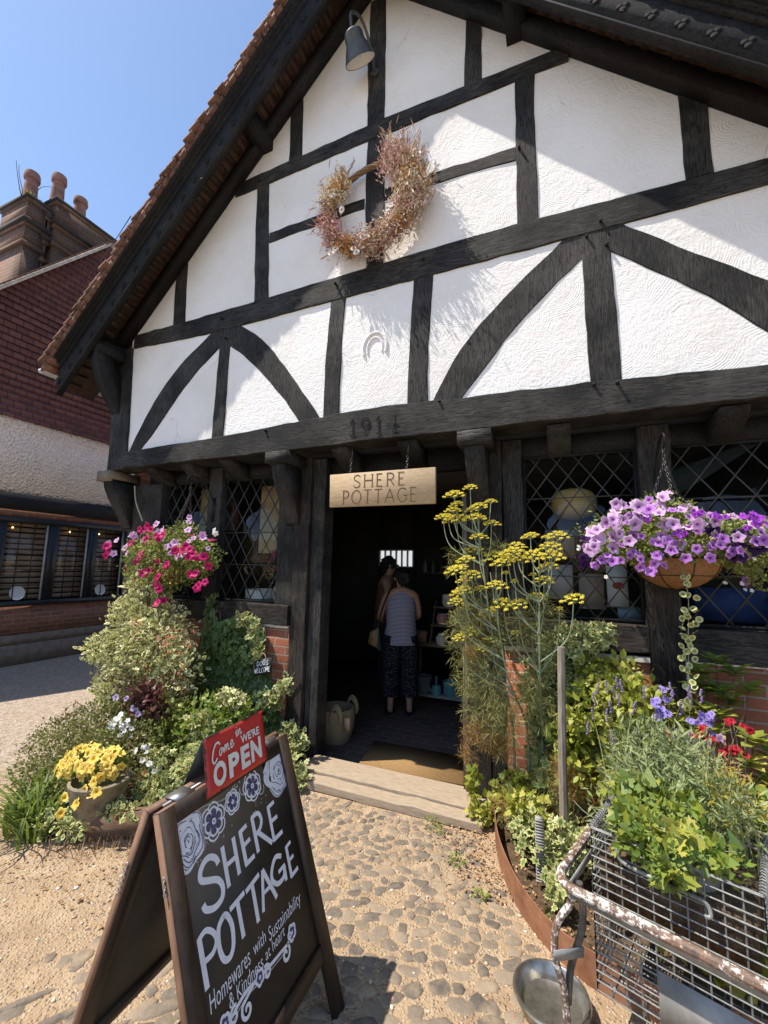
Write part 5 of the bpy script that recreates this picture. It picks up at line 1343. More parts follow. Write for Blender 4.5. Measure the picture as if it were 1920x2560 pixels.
t = plant('variegated_ivy', (-2.40, -.7, 0), 'cream edged ivy spilling over the plank behind the chalkboard', 'ivy')
bush('foliage', t, L_IVYV, [(-2.42, -.76, .20, .17, .10, .12), (-2.31, -.62, .28, .16, .12, .13), (-2.40, -.88, .15, .10, .06, .07), (-2.2, -.7, .2, .12, .1, .12), (-2.52, -.82, .17, .1, .08, .1), (-2.58, -.7, .28, .1, .1, .08)], 1300, .036, 'ivy', 13, inner=.2, gap=.08)
t = plant('trailing_ivy', (-2.78, -1.12, 0), 'small variegated ivy trailing round the stone pot of yellow flowers', 'ivy')
bush('foliage', t, L_IVYV, [(-2.86, -1.18, .07, .13, .08, .07), (-2.70, -1.17, .09, .14, .06, .06), (-2.98, -1.22, .05, .14, .08, .05), (-2.50, -1.05, .17, .14, .07, .05)], 700, .026, 'round', 14, inner=.2, gap=.1)
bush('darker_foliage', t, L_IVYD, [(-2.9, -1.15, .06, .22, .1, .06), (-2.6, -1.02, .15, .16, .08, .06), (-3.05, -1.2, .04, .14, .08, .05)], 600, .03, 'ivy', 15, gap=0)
def blades(name, parent, mats, bases, n, L, wd, seed, lean=(0, 0), up=1.0, curl=.7):
    g = rng(seed); m = MB()
    for i in range(n):
        b = np.array(bases[g.integers(len(bases))]) + np.append(g.normal(0, .05, 2), 0); a = g.uniform(0, 6.28); d = np.array((math.cos(a) + lean[0], math.sin(a) + lean[1])); l = L * g.uniform(.5, 1.2); w = wd * g.uniform(.6, 1.2); s = np.array((-d[1], d[0], 0)); s = s / (np.linalg.norm(s) + 1e-6) * w
        V = []; E_ = []
        for k in range(7):
            q = k / 6; r = q * l * (.35 + curl * q * .6); z = l * up * (q - .62 * curl * q * q)
            c = b + np.array((d[0] * r * .6, d[1] * r * .6, max(z, .004))); ww = (1 - q) ** .6 * (.5 + min(q * 3, .5))
            V += [c - s * ww, c + s * ww]; E_ += [q, q]
        m.add(V, [(2 * k, 2 * k + 1, 2 * k + 3, 2 * k + 2) for k in range(6)], 0, E_, g.uniform())
    return m.build(name, mats, parent, recalc=False)
t = plant('strap_leaf_clump', (-2.98, -1.22, 0), 'clump of long green strap leaves at the outer corner of the left bed', 'grass clump')
blades('foliage', t, L_GRASS, [(-2.98, -1.20, 0), (-3.12, -1.14, 0), (-2.9, -1.26, 0), (-3.25, -1.04, 0), (-3.05, -1.25, 0), (-3.4, -.95, 0)], 250, .40, .0095, 16, (-.2, -.35))
t = plant('strap_leaf_clump', (-2.90, -1.12, 0), 'few bright upright blades beside the stone pot of yellow flowers', 'grass clump')
blades('foliage', t, L_BRIGHT, [(-2.88, -1.14, 0)], 9, .30, .010, 17, (0, 0), 1.2, .3)
t = plant('dry_grass', (-2.55, -1.22, 0), 'straw coloured dry grass along the foot of the plank edging', 'grass')
blades('foliage', t, L_DEAD, [(-2.7, -1.28, 0), (-2.55, -1.2, 0), (-2.45, -1.15, 0), (-2.35, -1.06, 0)], 160, .10, .002, 18, (0, -.2), 1.0, .6); tag(t, kind='stuff')
t = plant('weed_tuft', (-.80, -.17, 0), 'small green weed tuft growing at the foot of the doorstep', 'weed')
bush('foliage', t, L_BRIGHT, [(-.80, -.17, .035, .045, .035, .035), (-.74, -.2, .025, .03, .03, .02)], 90, .028, 'narrow', 19, gap=0, zmin=.005)
t = plant('weed_tuft', (-.58, -.42, 0), 'tiny green weed tuft beside the rusty edging strip', 'weed')
bush('foliage', t, L_BRIGHT, [(-.58, -.42, .02, .04, .03, .02), (-.42, -.62, .02, .04, .03, .02)], 90, .022, 'small', 20, gap=0, zmin=.004)
t = plant('ivy_seedling', (-.55, -.02, 0), 'pale green ivy at the foot of the right door post', 'ivy')
bush('foliage', t, L_LIME, [(-.53, -.02, .09, .10, .06, .09), (-.58, .06, .22, .05, .04, .09), (-.44, .02, .16, .05, .05, .1), (-.47, .06, .05, .08, .08, .06)], 300, .038, 'ivy', 21, inner=.1, gap=0)
t = plant('ivy_seedling', (-1.93, -.08, 0), 'sunlit ivy at the foot of the left door post by the doorstep', 'ivy')
bush('foliage', t, L_IVYV, [(-1.92, -.08, .10, .12, .08, .10), (-1.98, .08, .24, .08, .06, .10), (-1.82, -.12, .07, .08, .06, .06), (-2.05, -.05, .12, .1, .1, .1)], 420, .042, 'ivy', 22, inner=.1, gap=0)

# --- flowers: one mould per kind, copied
def trumpet(lobes=5, depth=.35, flare=1.0, nr=3):
    v = [(0, 0, -depth)]; e = [0.0]; n = lobes * 4; f = []
    for k, (r, z, q) in enumerate(((.16, -.22, .12), (.45, -.04, .45), (.8, .05, .8), (1.0, .0, 1.0))):
        for i in range(n):
            a = 2 * math.pi * i / n; lob = 1 + (.17 * math.cos(lobes * a) + .05 * math.sin(2 * a + lobes)) * (k > 1) ; v.append((r * lob * math.cos(a) * flare, r * lob * math.sin(a) * flare, z + (.09 * math.cos(2 * lobes * a) + .12 * math.sin(a * 2 + 1)) * (k > 1) * r)); e.append(q)
    f += [(0, 1 + i, 1 + (i + 1) % n) for i in range(n)]
    for k in range(3): f += [(1 + k * n + i, 1 + (k + 1) * n + i, 1 + (k + 1) * n + (i + 1) % n, 1 + k * n + (i + 1) % n) for i in range(n)]
    return v, f, e
def flower_proto(name, mat, lobes=5, depth=.35):
    m = MB(); v, f, e = trumpet(lobes, depth); m.add(v, f, 0, e)
    ob = m.build(name, mat, None, recalc=False, smooth=True, sharp=0); return ob
def dirquat(d): return Vector(d).to_track_quat('Z', 'Y')
class Fl:
    """plants copies of a flower mould on a thing"""
    def __init__(s, name, mat, lobes=5, depth=.35): s.a = (name, mat, lobes, depth); s.p = None
    def put(s, parent, p, d, r, spin=0.0):
        loc = np.array(p) - ORIGIN[parent.name]
        q = dirquat(d); rt = (q.to_matrix() @ Matrix.Rotation(spin, 3, 'Z')).to_euler()
        if s.p is None: s.p = flower_proto(*s.a); o = s.p; o.parent = parent; o.location = loc; o.rotation_euler = rt; o.scale = (r, r, r)
        else: o = dup(s.p, loc, parent, rt, (r, r, r))
        return o
def shell(g, c, R3, n, zlo=-.5, front=True):
    out = []
    while len(out) < n:
        d = g.normal(0, 1, 3); d /= np.linalg.norm(d)
        if d[2] < zlo or (front and d[1] > .35): continue
        out.append((np.array(c) + d * np.array(R3) * g.uniform(.96, 1.08), d))
    return out
P_MAG = mat_petal('magenta_petal', (.12, .002, .035), (.50, .012, .13), (.62, .02, .17), .25)
P_PINK = mat_petal('pale_pink_petal', (.38, .06, .30), (.62, .34, .60), (.74, .54, .74), .2)
P_PURP = mat_petal('violet_petal', (.06, .008, .09), (.42, .13, .56), (.62, .32, .76), .3)
P_LILAC = mat_petal('veined_lilac_petal', (.06, .01, .09), (.56, .28, .60), (.80, .58, .82), .2)
P_DARK = mat_petal('dark_purple_petal', (.008, .002, .012), (.02, .006, .045), (.05, .012, .10), .2)
P_YEL = mat_petal('yellow_petal', (.46, .20, .01), (.76, .50, .05), (.84, .68, .20), .15)
P_WHT = mat_petal('white_petal', (.5, .5, .3), (.74, .74, .72), (.8, .8, .8), .05)
P_RED = mat_petal('red_petal', (.10, .004, .01), (.40, .01, .02), (.55, .02, .04), .3)
F_MAG, F_PINK, F_PURP, F_LIL, F_DARK, F_YEL, F_WHT, F_RED, F_MAUVE = [Fl('flower', m_, 5, d_) for m_, d_ in ((P_MAG, .3), (P_PINK, .3), (P_PURP, .35), (P_LILAC, .35), (P_DARK, .3), (P_YEL, .4), (P_WHT, .15), (P_RED, .2), (MAUVE, .15))]
COIR = NT('coir_liner', .95, .1); COIR.col(COIR.ramp(COIR.noise(COIR.pos((1, 1, 3)), 60, 5, .75, 1.0), [(.3, (.16, .075, .03)), (.7, (.38, .20, .09))])); COIR.bump(COIR.noise(COIR.pos(), 90, 4, .8, 1.0), .9, .008); COIR = COIR.m
IRON = simple('black_iron', (.02, .02, .02), .5, .5)
def hanging_basket(c, r, top, bot, label, bracket, hook):
    t = thing('hanging_basket', (c[0], c[1], bot), label, 'hanging basket', 'hanging flower baskets')
    m = MB(); prof = [(.02, bot)] + [(r * math.sin(a), top - (top - bot) * math.cos(a)) for a in np.linspace(.15, math.pi / 2, 9)] + [(r * .93, top), (r * .8, top - .03), (.0, top - .03)]
    m.lathe(prof, (c[0], c[1], 0), 32); m.build('coir_liner', COIR, t, smooth=True)
    m = MB()
    for k in range(8):
        a = math.pi * 2 * k / 8 + .2; m.tube([(c[0] + (r * 1.01 * math.sin(q)) * math.cos(a), c[1] + (r * 1.01 * math.sin(q)) * math.sin(a), top - (top - bot) * 1.02 * math.cos(q)) for q in np.linspace(.1, math.pi / 2, 8)], .0025, 4)
    for q, rr in ((math.pi / 2, .004), (1.0, .002)): m.tube([(c[0] + r * 1.01 * math.sin(q) * math.cos(a), c[1] + r * 1.01 * math.sin(q) * math.sin(a), top - (top - bot) * 1.02 * math.cos(q)) for a in np.linspace(0, 2 * math.pi, 30)], rr, 5)
    m.build('wire_frame', IRON, t)
    m = MB()
    for k in range(3): a = 2 * math.pi * k / 3 + .6; chain(m, (c[0] + r * .98 * math.cos(a), c[1] + r * .98 * math.sin(a), top), (hook[0], hook[1], hook[2] - .10), .026, .0026)
    chain(m, (hook[0], hook[1], hook[2] - .11), (hook[0], hook[1], hook[2] - .01), .03, .003); m.build('chain', CHAIN, t)
    b = thing('basket_bracket', bracket[0], 'black iron hook bracket carrying the %s' % ('red flower basket' if c[0] < -1 else 'purple flower basket'), 'bracket', 'hanging basket brackets')
    m = MB(); m.tube(catmull(bracket, 6), .0075, 7); 
    hk = [(hook[0], hook[1] + .03, hook[2] + .06), (hook[0], hook[1] + .0, hook[2] + .075), (hook[0], hook[1] - .04, hook[2] + .05), (hook[0], hook[1] - .035, hook[2] + .01), (hook[0], hook[1], hook[2] - .01), (hook[0], hook[1] + .012, hook[2] + .005)]
    m.tube(catmull(hk, 5), .0065, 7); m.build('iron_arm', IRON, b, smooth=True)
    m = MB(); p = bracket[0]; m.box((p[0] - .015, p[1] - .012, p[2] - .16), (p[0] + .015, p[1], p[2] + .08)); m.build('back_plate', IRON, b)
    return t
# left basket: magenta and pale pink petunias
tl = hanging_basket((-3.39, -.02, 0), .19, 1.60, 1.40, 'hanging basket of magenta and pale pink petunias before the left window', [(-3.21, .272, 2.20), (-3.22, .20, 2.34), (-3.24, .10, 2.44), (-3.24, .03, 2.45)], (-3.24, -.01, 2.38))
LBB = [(-3.39, -.02, 1.70, .40, .30, .22), (-3.62, -.1, 1.66, .24, .2, .22), (-3.12, -.02, 1.68, .26, .2, .2), (-3.35, -.1, 1.50, .30, .2, .14), (-3.3, 0, 1.90, .15, .13, .12), (-3.7, -.1, 1.50, .13, .12, .14), (-3.5, -.08, 1.86, .14, .1, .08)]
bush('foliage', tl, L_PET, LBB, 8000, .028, 'small', 40, inner=.45, gap=.16, ymax=.22)
g = rng(41)
def around(tp, fl, n, blobs, r, seed, zlo=-.6, push=1.02):
    g = rng(seed); w = np.array([b[3] * b[5] for b in blobs]); w = w / w.sum()
    done = 0; tries = 0
    while done < n and tries < n * 60:
        tries += 1
        b = blobs[g.choice(len(blobs), p=w)]; d = g.normal(0, 1, 3); d /= np.linalg.norm(d)
        if d[2] < zlo or d[1] > .3: continue
        p = np.array(b[:3]) + d * np.array(b[3:6]) * push
        if any(np.sum(((p - np.array(q[:3])) / np.array(q[3:6])) ** 2) < .9 for q in blobs): continue
        dd = d + np.array((0, -.55, .15)) + g.normal(0, .25, 3)
        fl.put(tp, p, dd, r * g.uniform(.75, 1.15), g.uniform(0, 6)); done += 1
def spots(tp, fl, lst, y, r, seed, dirn=(.2, -.9, .25)):
    g = rng(seed)
    for x, z in lst: fl.put(tp, (x, y + g.uniform(-.03, .03), z), np.array(dirn) + g.normal(0, .25, 3), r * g.uniform(.8, 1.15), g.uniform(0, 6))
# places read off the photograph, on the front of the mass
spots(tl, F_MAG, [(-3.98, 1.73), (-3.94, 1.77), (-3.97, 1.68), (-3.52, 1.92), (-3.46, 1.95), (-3.42, 1.92), (-3.48, 1.90), (-3.54, 1.67), (-3.58, 1.63), (-3.50, 1.70), (-3.42, 1.53), (-3.39, 1.55), (-3.20, 1.60), (-3.17, 1.61), (-3.24, 1.50), (-3.27, 1.45), (-3.22, 1.40), (-3.25, 1.42), (-3.20, 1.30), (-3.23, 1.28), (-2.95, 1.77), (-2.99, 1.73), (-2.90, 1.74), (-2.86, 1.70), (-2.83, 1.67), (-2.92, 1.68), (-2.78, 1.68), (-2.90, 1.53), (-2.86, 1.54), (-2.77, 1.44), (-2.74, 1.47), (-2.80, 1.42), (-3.28, 1.83), (-3.25, 1.87), (-3.31, 1.86), (-3.07, 1.73), (-3.03, 1.75)], -.26, .036, 50)
spots(tl, F_PINK, [(-3.72, 1.88), (-3.68, 1.87), (-3.96, 1.80), (-3.92, 1.83), (-3.87, 1.70), (-3.76, 1.76), (-3.35, 1.90), (-3.27, 1.92), (-3.17, 1.78), (-3.13, 1.80), (-3.19, 1.76), (-3.08, 1.68), (-3.04, 1.69), (-2.80, 1.86), (-2.79, 1.84), (-2.98, 2.02), (-3.40, 1.97), (-2.97, 1.91)], -.24, .032, 51)
spots(tl, F_WHT, [(-3.34, 1.86), (-3.32, 1.84), (-2.70, 1.90), (-2.72, 1.88)], -.2, .026, 52)
# right basket: violet and lilac petunias
trr = hanging_basket((.62, .0, 0), .225, 1.70, 1.525, 'hanging basket of violet and lilac petunias with a coir liner before the right windows', [(.60, .232, 2.20), (.60, .20, 2.34), (.60, .10, 2.43), (.60, .03, 2.45)], (.60, -.01, 2.385))
RBB = [(.50, -.04, 1.84, .34, .28, .17), (.72, -.02, 1.80, .36, .28, .15), (.36, -.04, 1.80, .22, .2, .14), (.56, -.02, 2.0, .15, .14, .09), (.95, -.02, 1.80, .22, .18, .14), (1.06, 0, 1.66, .15, .14, .13), (.62, -.1, 1.73, .34, .2, .06)]
bush('foliage', trr, L_PET, RBB, 9500, .026, 'small', 42, inner=.45, gap=.16, ymax=.2)
S = lambda x, y: (.14 + (x - 180) * .000563, 1.825 - (y - 780) * .000600 + (x - 850) * .00001)
big = [(455, 500), (535, 500), (660, 530), (810, 595), (880, 690), (610, 690), (450, 670), (370, 660), (335, 700), (235, 750), (280, 730), (275, 830), (430, 800), (475, 770), (555, 840), (420, 900), (225, 910), (250, 890), (700, 585), (650, 615), (520, 640), (430, 640), (300, 800), (1060, 720), (1110, 710), (1140, 700), (1255, 685)]
spots(trr, F_LIL, [S(*p) for p in big], -.31, .036, 53)
mid = [(360, 965), (315, 1010), (405, 1020), (555, 970), (630, 965), (640, 1010), (750, 1045), (840, 1060), (780, 970), (890, 930), (950, 895), (755, 850), (800, 860), (865, 840), (840, 800), (490, 870), (1000, 1000), (1185, 1000), (1220, 890), (1270, 890), (1300, 840), (1415, 945), (1375, 940), (1260, 800), (720, 1110), (640, 1080), (250, 1060), (590, 940), (480, 1015), (1560, 860), (1600, 855), (610, 785), (715, 640), (740, 560)]
spots(trr, F_PURP, [S(*p) for p in mid], -.30, .027, 54)
around(trr, F_LIL, 30, RBB[:5], .032, 58, -.2, 1.03); around(trr, F_PURP, 34, RBB, .024, 59, -.7, 1.03)
around(tl, F_MAG, 16, LBB, .034, 56, -.5, 1.03); around(tl, F_PINK, 10, LBB, .03, 57, 0, 1.03)
P_VERB = mat_petal('verbena_petal', (.20, .02, .34), (.36, .05, .54), (.46, .10, .64), .15); F_VERB = Fl('flower', P_VERB, 5, .1)
for cx, cy, rx, ry, n in ((980, 790, 55, 35, 12), (1120, 620, 50, 25, 8), (1265, 645, 65, 30, 12), (1520, 660, 85, 40, 16), (1530, 730, 60, 30, 9), (720, 640, 30, 25, 6)):
    g = rng(cx); spots(trr, F_VERB, [S(cx + g.normal(0, rx * .5), cy + g.normal(0, ry * .5)) for _ in range(n)], -.30, .0145, cx)
spots(trr, F_DARK, [S(*p) for p in [(1250, 740), (1290, 760), (1240, 770), (1440, 800), (1470, 790), (1410, 850), (1440, 880), (1400, 980), (1440, 990), (1570, 930), (1590, 900), (180, 800), (160, 1000), (150, 1040), (1430, 930)]], -.25, .034, 55)
spots(trr, F_WHT, [S(*p) for p in [(125, 860), (130, 880), (120, 890), (1385, 1215), (1525, 1220), (1555, 1275), (1600, 1280), (370, 1170), (1640, 1000)]], -.1, .011, 56)
m = MB(); tr_ = catmull([(.60, -.23, 1.66), (.615, -.25, 1.50), (.62, -.18, 1.3), (.617, -.14, 1.1), (.605, -.12, .9)], 8); m.tube(tr_, .0022, 4); m.build('trailing_stem', GSTEM, trr)
g = rng(57); P = []; 
for p in tr_[4:]:
    for s in (-1, 1):
        if g.uniform() < .85: P.append(np.array(p) + (s * .018 + g.normal(0, .006), g.normal(0, .01), g.normal(0, .008)))
P = np.array(P); n = len(P); m = MB(); place(m, 'round', P, np.column_stack([g.normal(0, 1, n), g.normal(-.5, .3, n), g.normal(0, .5, n)]), np.column_stack([g.normal(0, .3, n), -np.ones(n), g.normal(.4, .3, n)]), np.full(n, .036), g.uniform(0, 1, n)); m.build('trailing_leaves', L_IVYV, trr, recalc=False)

# --- stone pot of yellow petunias
sp = thing('stone_pot', (-2.66, -1.06, .0), 'rounded weathered stone pot standing in the left bed', 'pot')
m = MB(); m.lathe([(.0, .04), (.08, .05), (.125, .13), (.158, .25), (.168, .30), (.150, .305), (.14, .27), (.0, .26)], (-2.66, -1.04, 0), 28)
stn = NT('lichened_stone', .95, .1); stn.col(stn.ramp(stn.noise(stn.pos(), 14, 6, .7), [(.3, (.10, .085, .06)), (.55, (.24, .20, .14)), (.75, (.16, .17, .08))])); stn.bump(stn.noise(stn.pos(), 35, 5), .8, .012)
m.build('pot_body', stn.m, sp, smooth=True)
yp = plant('yellow_petunias', (-2.72, -1.05, .27), 'mound of yellow petunias in the round stone pot', 'flowers')
YB = [(-2.78, -1.02, .36, .18, .13, .09), (-2.66, -1.0, .36, .12, .12, .08), (-2.9, -1.05, .31, .10, .1, .07)]
bush('foliage', yp, L_BRIGHT, YB, 700, .03, 'small', 60, inner=.2, gap=0, zmin=.2)
around(yp, F_YEL, 78, YB, .030, 61, -.35, 1.05)
spots(yp, F_YEL, [(-2.6, .30), (-2.7, .27), (-2.62, .24), (-2.56, .28), (-2.50, .31), (-2.55, .35), (-2.74, .16), (-2.80, .21), (-2.48, .44), (-2.51, .50)], -1.18, .028, 62)
wf = plant('white_phlox', (-2.85, -.5, 0), 'spray of small white flowers among bright leaves in the left bed', 'flowers')
stems('stalks', wf, GSTEM, [(-2.8, -.48, 0)], [(-2.90, -.52, .50), (-2.83, -.52, .46), (-2.87, -.5, .55), (-2.6, -.52, .34)], .004, 63)
for k, (cx, cz) in enumerate(((-2.93, .48), (-2.89, .53), (-2.84, .50), (-2.81, .46), (-2.69, .36), (-2.56, .30), (-2.62, .40), (-2.5, .26))):
    g = rng(64 + k); spots(wf, F_WHT, [(cx + g.normal(0, .022), cz + g.normal(0, .022)) for _ in range(8 if k < 4 else 4)], -.78, .0165, 70 + k, (.2, -.7, .5))
hm = [o for o in scene.objects if o.name == 'plum_heuchera'][0]
spots(hm, F_MAUVE, [(-3.14, .60), (-3.12, .61), (-2.93, .56), (-2.90, .55), (-2.86, .53), (-3.0, .62)], -.66, .022, 80)
spots(tl, F_YEL, [(-2.62, 1.0)], 0.0, .012, 81) if False else None

# --- right bed: fennel
YUM = mat_leaf('fennel_bloom', [(0, (.50, .41, .03)), (.5, (.76, .65, .06)), (1, (.86, .77, .14))], trans=.2, rough=.8)
def umbel_proto():
    g = rng(90); m = MB(); n = 15
    for i in range(n):
        a = i * 2.399; r = math.sqrt((i + .5) / n); x, y = r * math.cos(a), r * math.sin(a); z = .55 - .5 * r * r
        m.tube([(0, 0, -.15), (x * .55, y * .55, z * .45), (x, y, z - .04)], .012, 3, mi=1)
        for k in range(16):
            b = k * 2.399; q = .19 * math.sqrt((k + .5) / 16)
            m.blob((x + q * math.cos(b), y + q * math.sin(b), z + .06 * g.uniform(-1, 1) + .03), (.05, .05, .05), 1, rnd=g.uniform())
    return m.build('flower_head', [YUM, GSTEM], None, recalc=False)
UM = [None]
def umbel(parent, p, r, d):
    loc = np.array(p) - ORIGIN[parent.name]; rt = dirquat(d).to_euler()
    if UM[0] is None: o = umbel_proto(); UM[0] = o; o.parent = parent; o.location = loc; o.rotation_euler = rt; o.scale = (r, r, r)
    else: o = dup(UM[0], loc, parent, rt, (r, r, r))
def Fz(x, y): return (-.74 + (x - 180) * .000588, 2.16 - (y - 90) * .000588)
def fennel(base, heads, stemtop, label, seed, y, fr, dr):
    g = rng(seed); t = plant('fennel_plant', (*base, 0), label, 'fennel', 'fennel plants beside the doorway')
    m = MB(); trunk = catmull([(base[0], base[1], 0), (base[0] + .01, base[1] - .01, .6), (base[0] * .5 + stemtop[0] * .5, y, stemtop[2] * .62), stemtop], 8)
    m.tube(trunk, [.0105 * (1 - .03 * i) for i in range(len(trunk))], 7)
    for (hx, hz, r) in heads:
        hy = y + g.normal(0, .07)
        k = int(np.clip(len(trunk) * ((hz - .30) / stemtop[2]), 3, len(trunk) - 3)); b = np.array(trunk[k])
        tip = np.array((hx, hy, hz))
        mid = b * .45 + tip * .55 + np.array(((hx - b[0]) * .25, 0, -.05))
        c = catmull([b, mid, tip], 6); m.tube(c, [.0052 - .0002 * i for i in range(len(c))], 5)
        dd = np.array((g.normal(-.1, .12), g.normal(-.34, .14), 1.0)); umbel(t, tip + np.array((0, 0, -.005)), r * 1.45, dd)
    m.build('stems', GSTEM, t, smooth=True)
    def fronds(name, mat, blobs, n, L, sd):
        g = rng(sd); P, d = cloud(g, blobs, n, .1)
        m = MB(); reps = 9; Q = np.repeat(P, reps, 0) + g.normal(0, .014, (n * reps, 3)); F = np.repeat(d * .6 + g.normal(0, .4, (n, 3)), reps, 0) + g.normal(0, .55, (n * reps, 3)) + (0, 0, -.15)
        k = Q[:, 2] > .03; Q, F = Q[k], F[k]
        place(m, 'thread', Q, F, g.normal(0, 1, Q.shape), L * g.uniform(.5, 1.3, len(Q)), np.clip(np.repeat(g.uniform(0, 1, n), reps)[k] + g.normal(0, .1, len(Q)), 0, 1)); m.build(name, mat, t, recalc=False)
    fronds('fronds', L_FEN, fr, 400, .058, seed + 1)
    if dr: fronds('dried_fronds', L_FEND, dr, 420, .045, seed + 2)
H = lambda L: [(*Fz(x, y), r) for x, y, r in L]
fennel((-.33, .06), H([(510, 90, .034), (340, 190, .050), (365, 290, .036), (330, 365, .040), (190, 430, .040), (235, 405, .03), (340, 470, .062), (560, 460, .056), (600, 325, .048), (520, 345, .032), (720, 240, .030), (735, 510, .040), (610, 670, .042), (515, 820, .052), (470, 930, .046)]), (-.50, -.15, 1.98), 'tallest yellow flowering fennel right of the door, reaching the name board', 91, -.15,
       [(-.52, -.12, 1.30, .16, .1, .25), (-.45, -.1, .9, .18, .1, .25), (-.64, -.14, 1.68, .08, .06, .08), (-.36, -.15, 1.75, .06, .06, .05), (-.62, -.12, .92, .07, .06, .07)], [(-.52, .0, .55, .12, .07, .09), (-.60, .0, .42, .06, .05, .06), (-.38, .02, .50, .10, .06, .12), (-.3, -.1, .2, .14, .08, .1)])
fennel((-.24, .04), H([(400, 1040, .044), (440, 1010, .036), (535, 1090, .046), (430, 1160, .036), (345, 1295, .036), (450, 1255, .044), (345, 1385, .036), (440, 1455, .036), (385, 1770, .034), (735, 1770, .036), (630, 1870, .030), (500, 1700, .046), (630, 1570, .054), (780, 900, .062), (860, 960, .048), (610, 1235, .032), (800, 1200, .050)]), (-.42, -.15, 1.60), 'bushy yellow flowering fennel with low heads leaning over the doorway', 92, -.15,
       [(-.60, -.12, 1.2, .10, .08, .22), (-.4, -.1, 1.15, .16, .1, .22), (-.35, -.1, .7, .14, .1, .2), (-.5, -.1, .75, .12, .08, .15)], [(-.48, -.05, 1.22, .10, .06, .14), (-.56, 0, 1.05, .06, .04, .06)])
fennel((-.15, .06), H([(1145, 655, .042), (1420, 660, .046), (1310, 675, .02), (1000, 760, .042), (975, 850, .054), (1050, 915, .050), (920, 900, .040), (1175, 865, .042), (1340, 785, .054), (1360, 880, .050), (1320, 985, .046), (1270, 1135, .046), (1010, 1390, .050), (860, 1400, .055), (1190, 1310, .042), (1550, 1310, .050), (1415, 1400, .018), (1135, 1610, .030), (985, 1675, .022), (895, 1045, .018), (985, 1130, .018), (1150, 1060, .018)]), (-.12, -.15, 1.72), 'yellow flowering fennel nearest the right window with many flat heads', 93, -.15,
       [(-.22, -.1, 1.25, .2, .1, .2), (-.1, -.1, 1.4, .1, .08, .12), (-.2, -.1, .85, .18, .1, .2), (-.05, -.1, .4, .16, .1, .16)], [(.06, -.2, .42, .14, .08, .12), (-.12, -.2, .18, .12, .08, .08), (-.02, -.15, .5, .08, .06, .08)])

# --- right bed: ivy, shrubs and flowers
t = plant('golden_ivy', (.12, .1, 0), 'cream and lime ivy scrambling over the brick beside the fennel up to the sill', 'ivy')
bush('foliage', t, L_IVYV, [(-.02, .1, 1.15, .16, .09, .08), (.10, .1, 1.20, .18, .09, .09), (.22, .1, 1.24, .10, .08, .07), (.02, .1, .99, .16, .1, .14), (-.08, .12, 1.05, .1, .08, .08), (-.2, .15, .85, .06, .05, .2), (-.12, .14, .55, .1, .06, .3)], 1500, .046, 'ivy', 100, inner=.2, gap=.1, ymax=.24)
bush('shade_tinted_foliage', t, L_IVYD, [(.05, .14, .85, .24, .08, .3), (.1, .1, .5, .26, .14, .3), (.0, 0, .3, .2, .2, .22)], 1600, .046, 'ivy', 101, inner=.2, gap=.05, ymax=.24)  # darker leaves paint the shade under the ivy
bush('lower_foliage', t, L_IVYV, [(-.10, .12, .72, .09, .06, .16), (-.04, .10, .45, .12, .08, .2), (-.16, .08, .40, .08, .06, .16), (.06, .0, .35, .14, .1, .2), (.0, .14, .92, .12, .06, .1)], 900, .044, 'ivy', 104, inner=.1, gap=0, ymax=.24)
bush('dry_foliage', t, L_DEAD, [(-.05, .05, .35, .16, .1, .2), (.1, -.1, .28, .18, .12, .12)], 320, .035, 'ivy', 103, inner=.1, gap=0)
t = plant('lime_shrub', (.2, -.1, 0), 'lime yellow leafy shrub in the middle of the right bed', 'shrub')
LB = [(.18, -.1, .81, .21, .17, .16), (.35, -.1, .90, .18, .15, .14), (.05, -.1, .66, .14, .14, .16), (.37, -.15, .76, .14, .14, .12), (.18, .05, .98, .14, .1, .12), (.32, .02, 1.02, .10, .1, .08), (.12, -.12, .5, .2, .18, .16), (.3, -.15, .55, .18, .16, .16)]
bush('foliage', t, L_LIME, LB, 2900, .046, 'leaf', 102, inner=.35, gap=.15, ymax=.22)
stems('branches', t, STEM, [(.2, -.05, 0)], [b[:3] for b in LB], .006, 103)
def rosette_shrub(name, label, heads, base, mats, L, seed, per=13):
    t = plant(name, (*base, 0), label, 'shrub'); g = rng(seed); P = []; F = []; N_ = []
    for x, y, z, tilt in heads:
        for k in range(per):
            a = 2.399 * k; e = .15 + .75 * k / per
            P.append((x, y, z - .03 * k / per)); d = np.array((math.cos(a) * math.cos(e - .3), math.sin(a) * math.cos(e - .3), .55 - e * .8)); F.append(d + np.array(tilt)); N_.append((-.3 * math.cos(a), -.3 * math.sin(a), 1))
    m = MB(); P = np.array(P); n = len(P); place(m, 'leaf', P, np.array(F) + g.normal(0, .08, (n, 3)), np.array(N_), L * g.uniform(.7, 1.1, n), np.clip(g.normal(.55, .25, n), 0, 1)); m.build('foliage', mats, t, recalc=False)
    stems('branches', t, STEM, [(*base, 0)], [h[:3] for h in heads], .005, seed + 1); return t
tl_ = (0, -.3, .2)
rosette_shrub('pieris_shrub', 'whorl leaved green shrub against the brick under the right window', [(.80, .08, 1.13, tl_), (.72, .05, 1.07, tl_), (.88, .06, 1.08, tl_), (.93, .05, 1.0, tl_), (.80, .02, .98, tl_), (.74, .05, .97, tl_), (.70, .06, 1.0, tl_), (.84, .06, .92, tl_)], (.8, .1), L_BRIGHT, .095, 104)
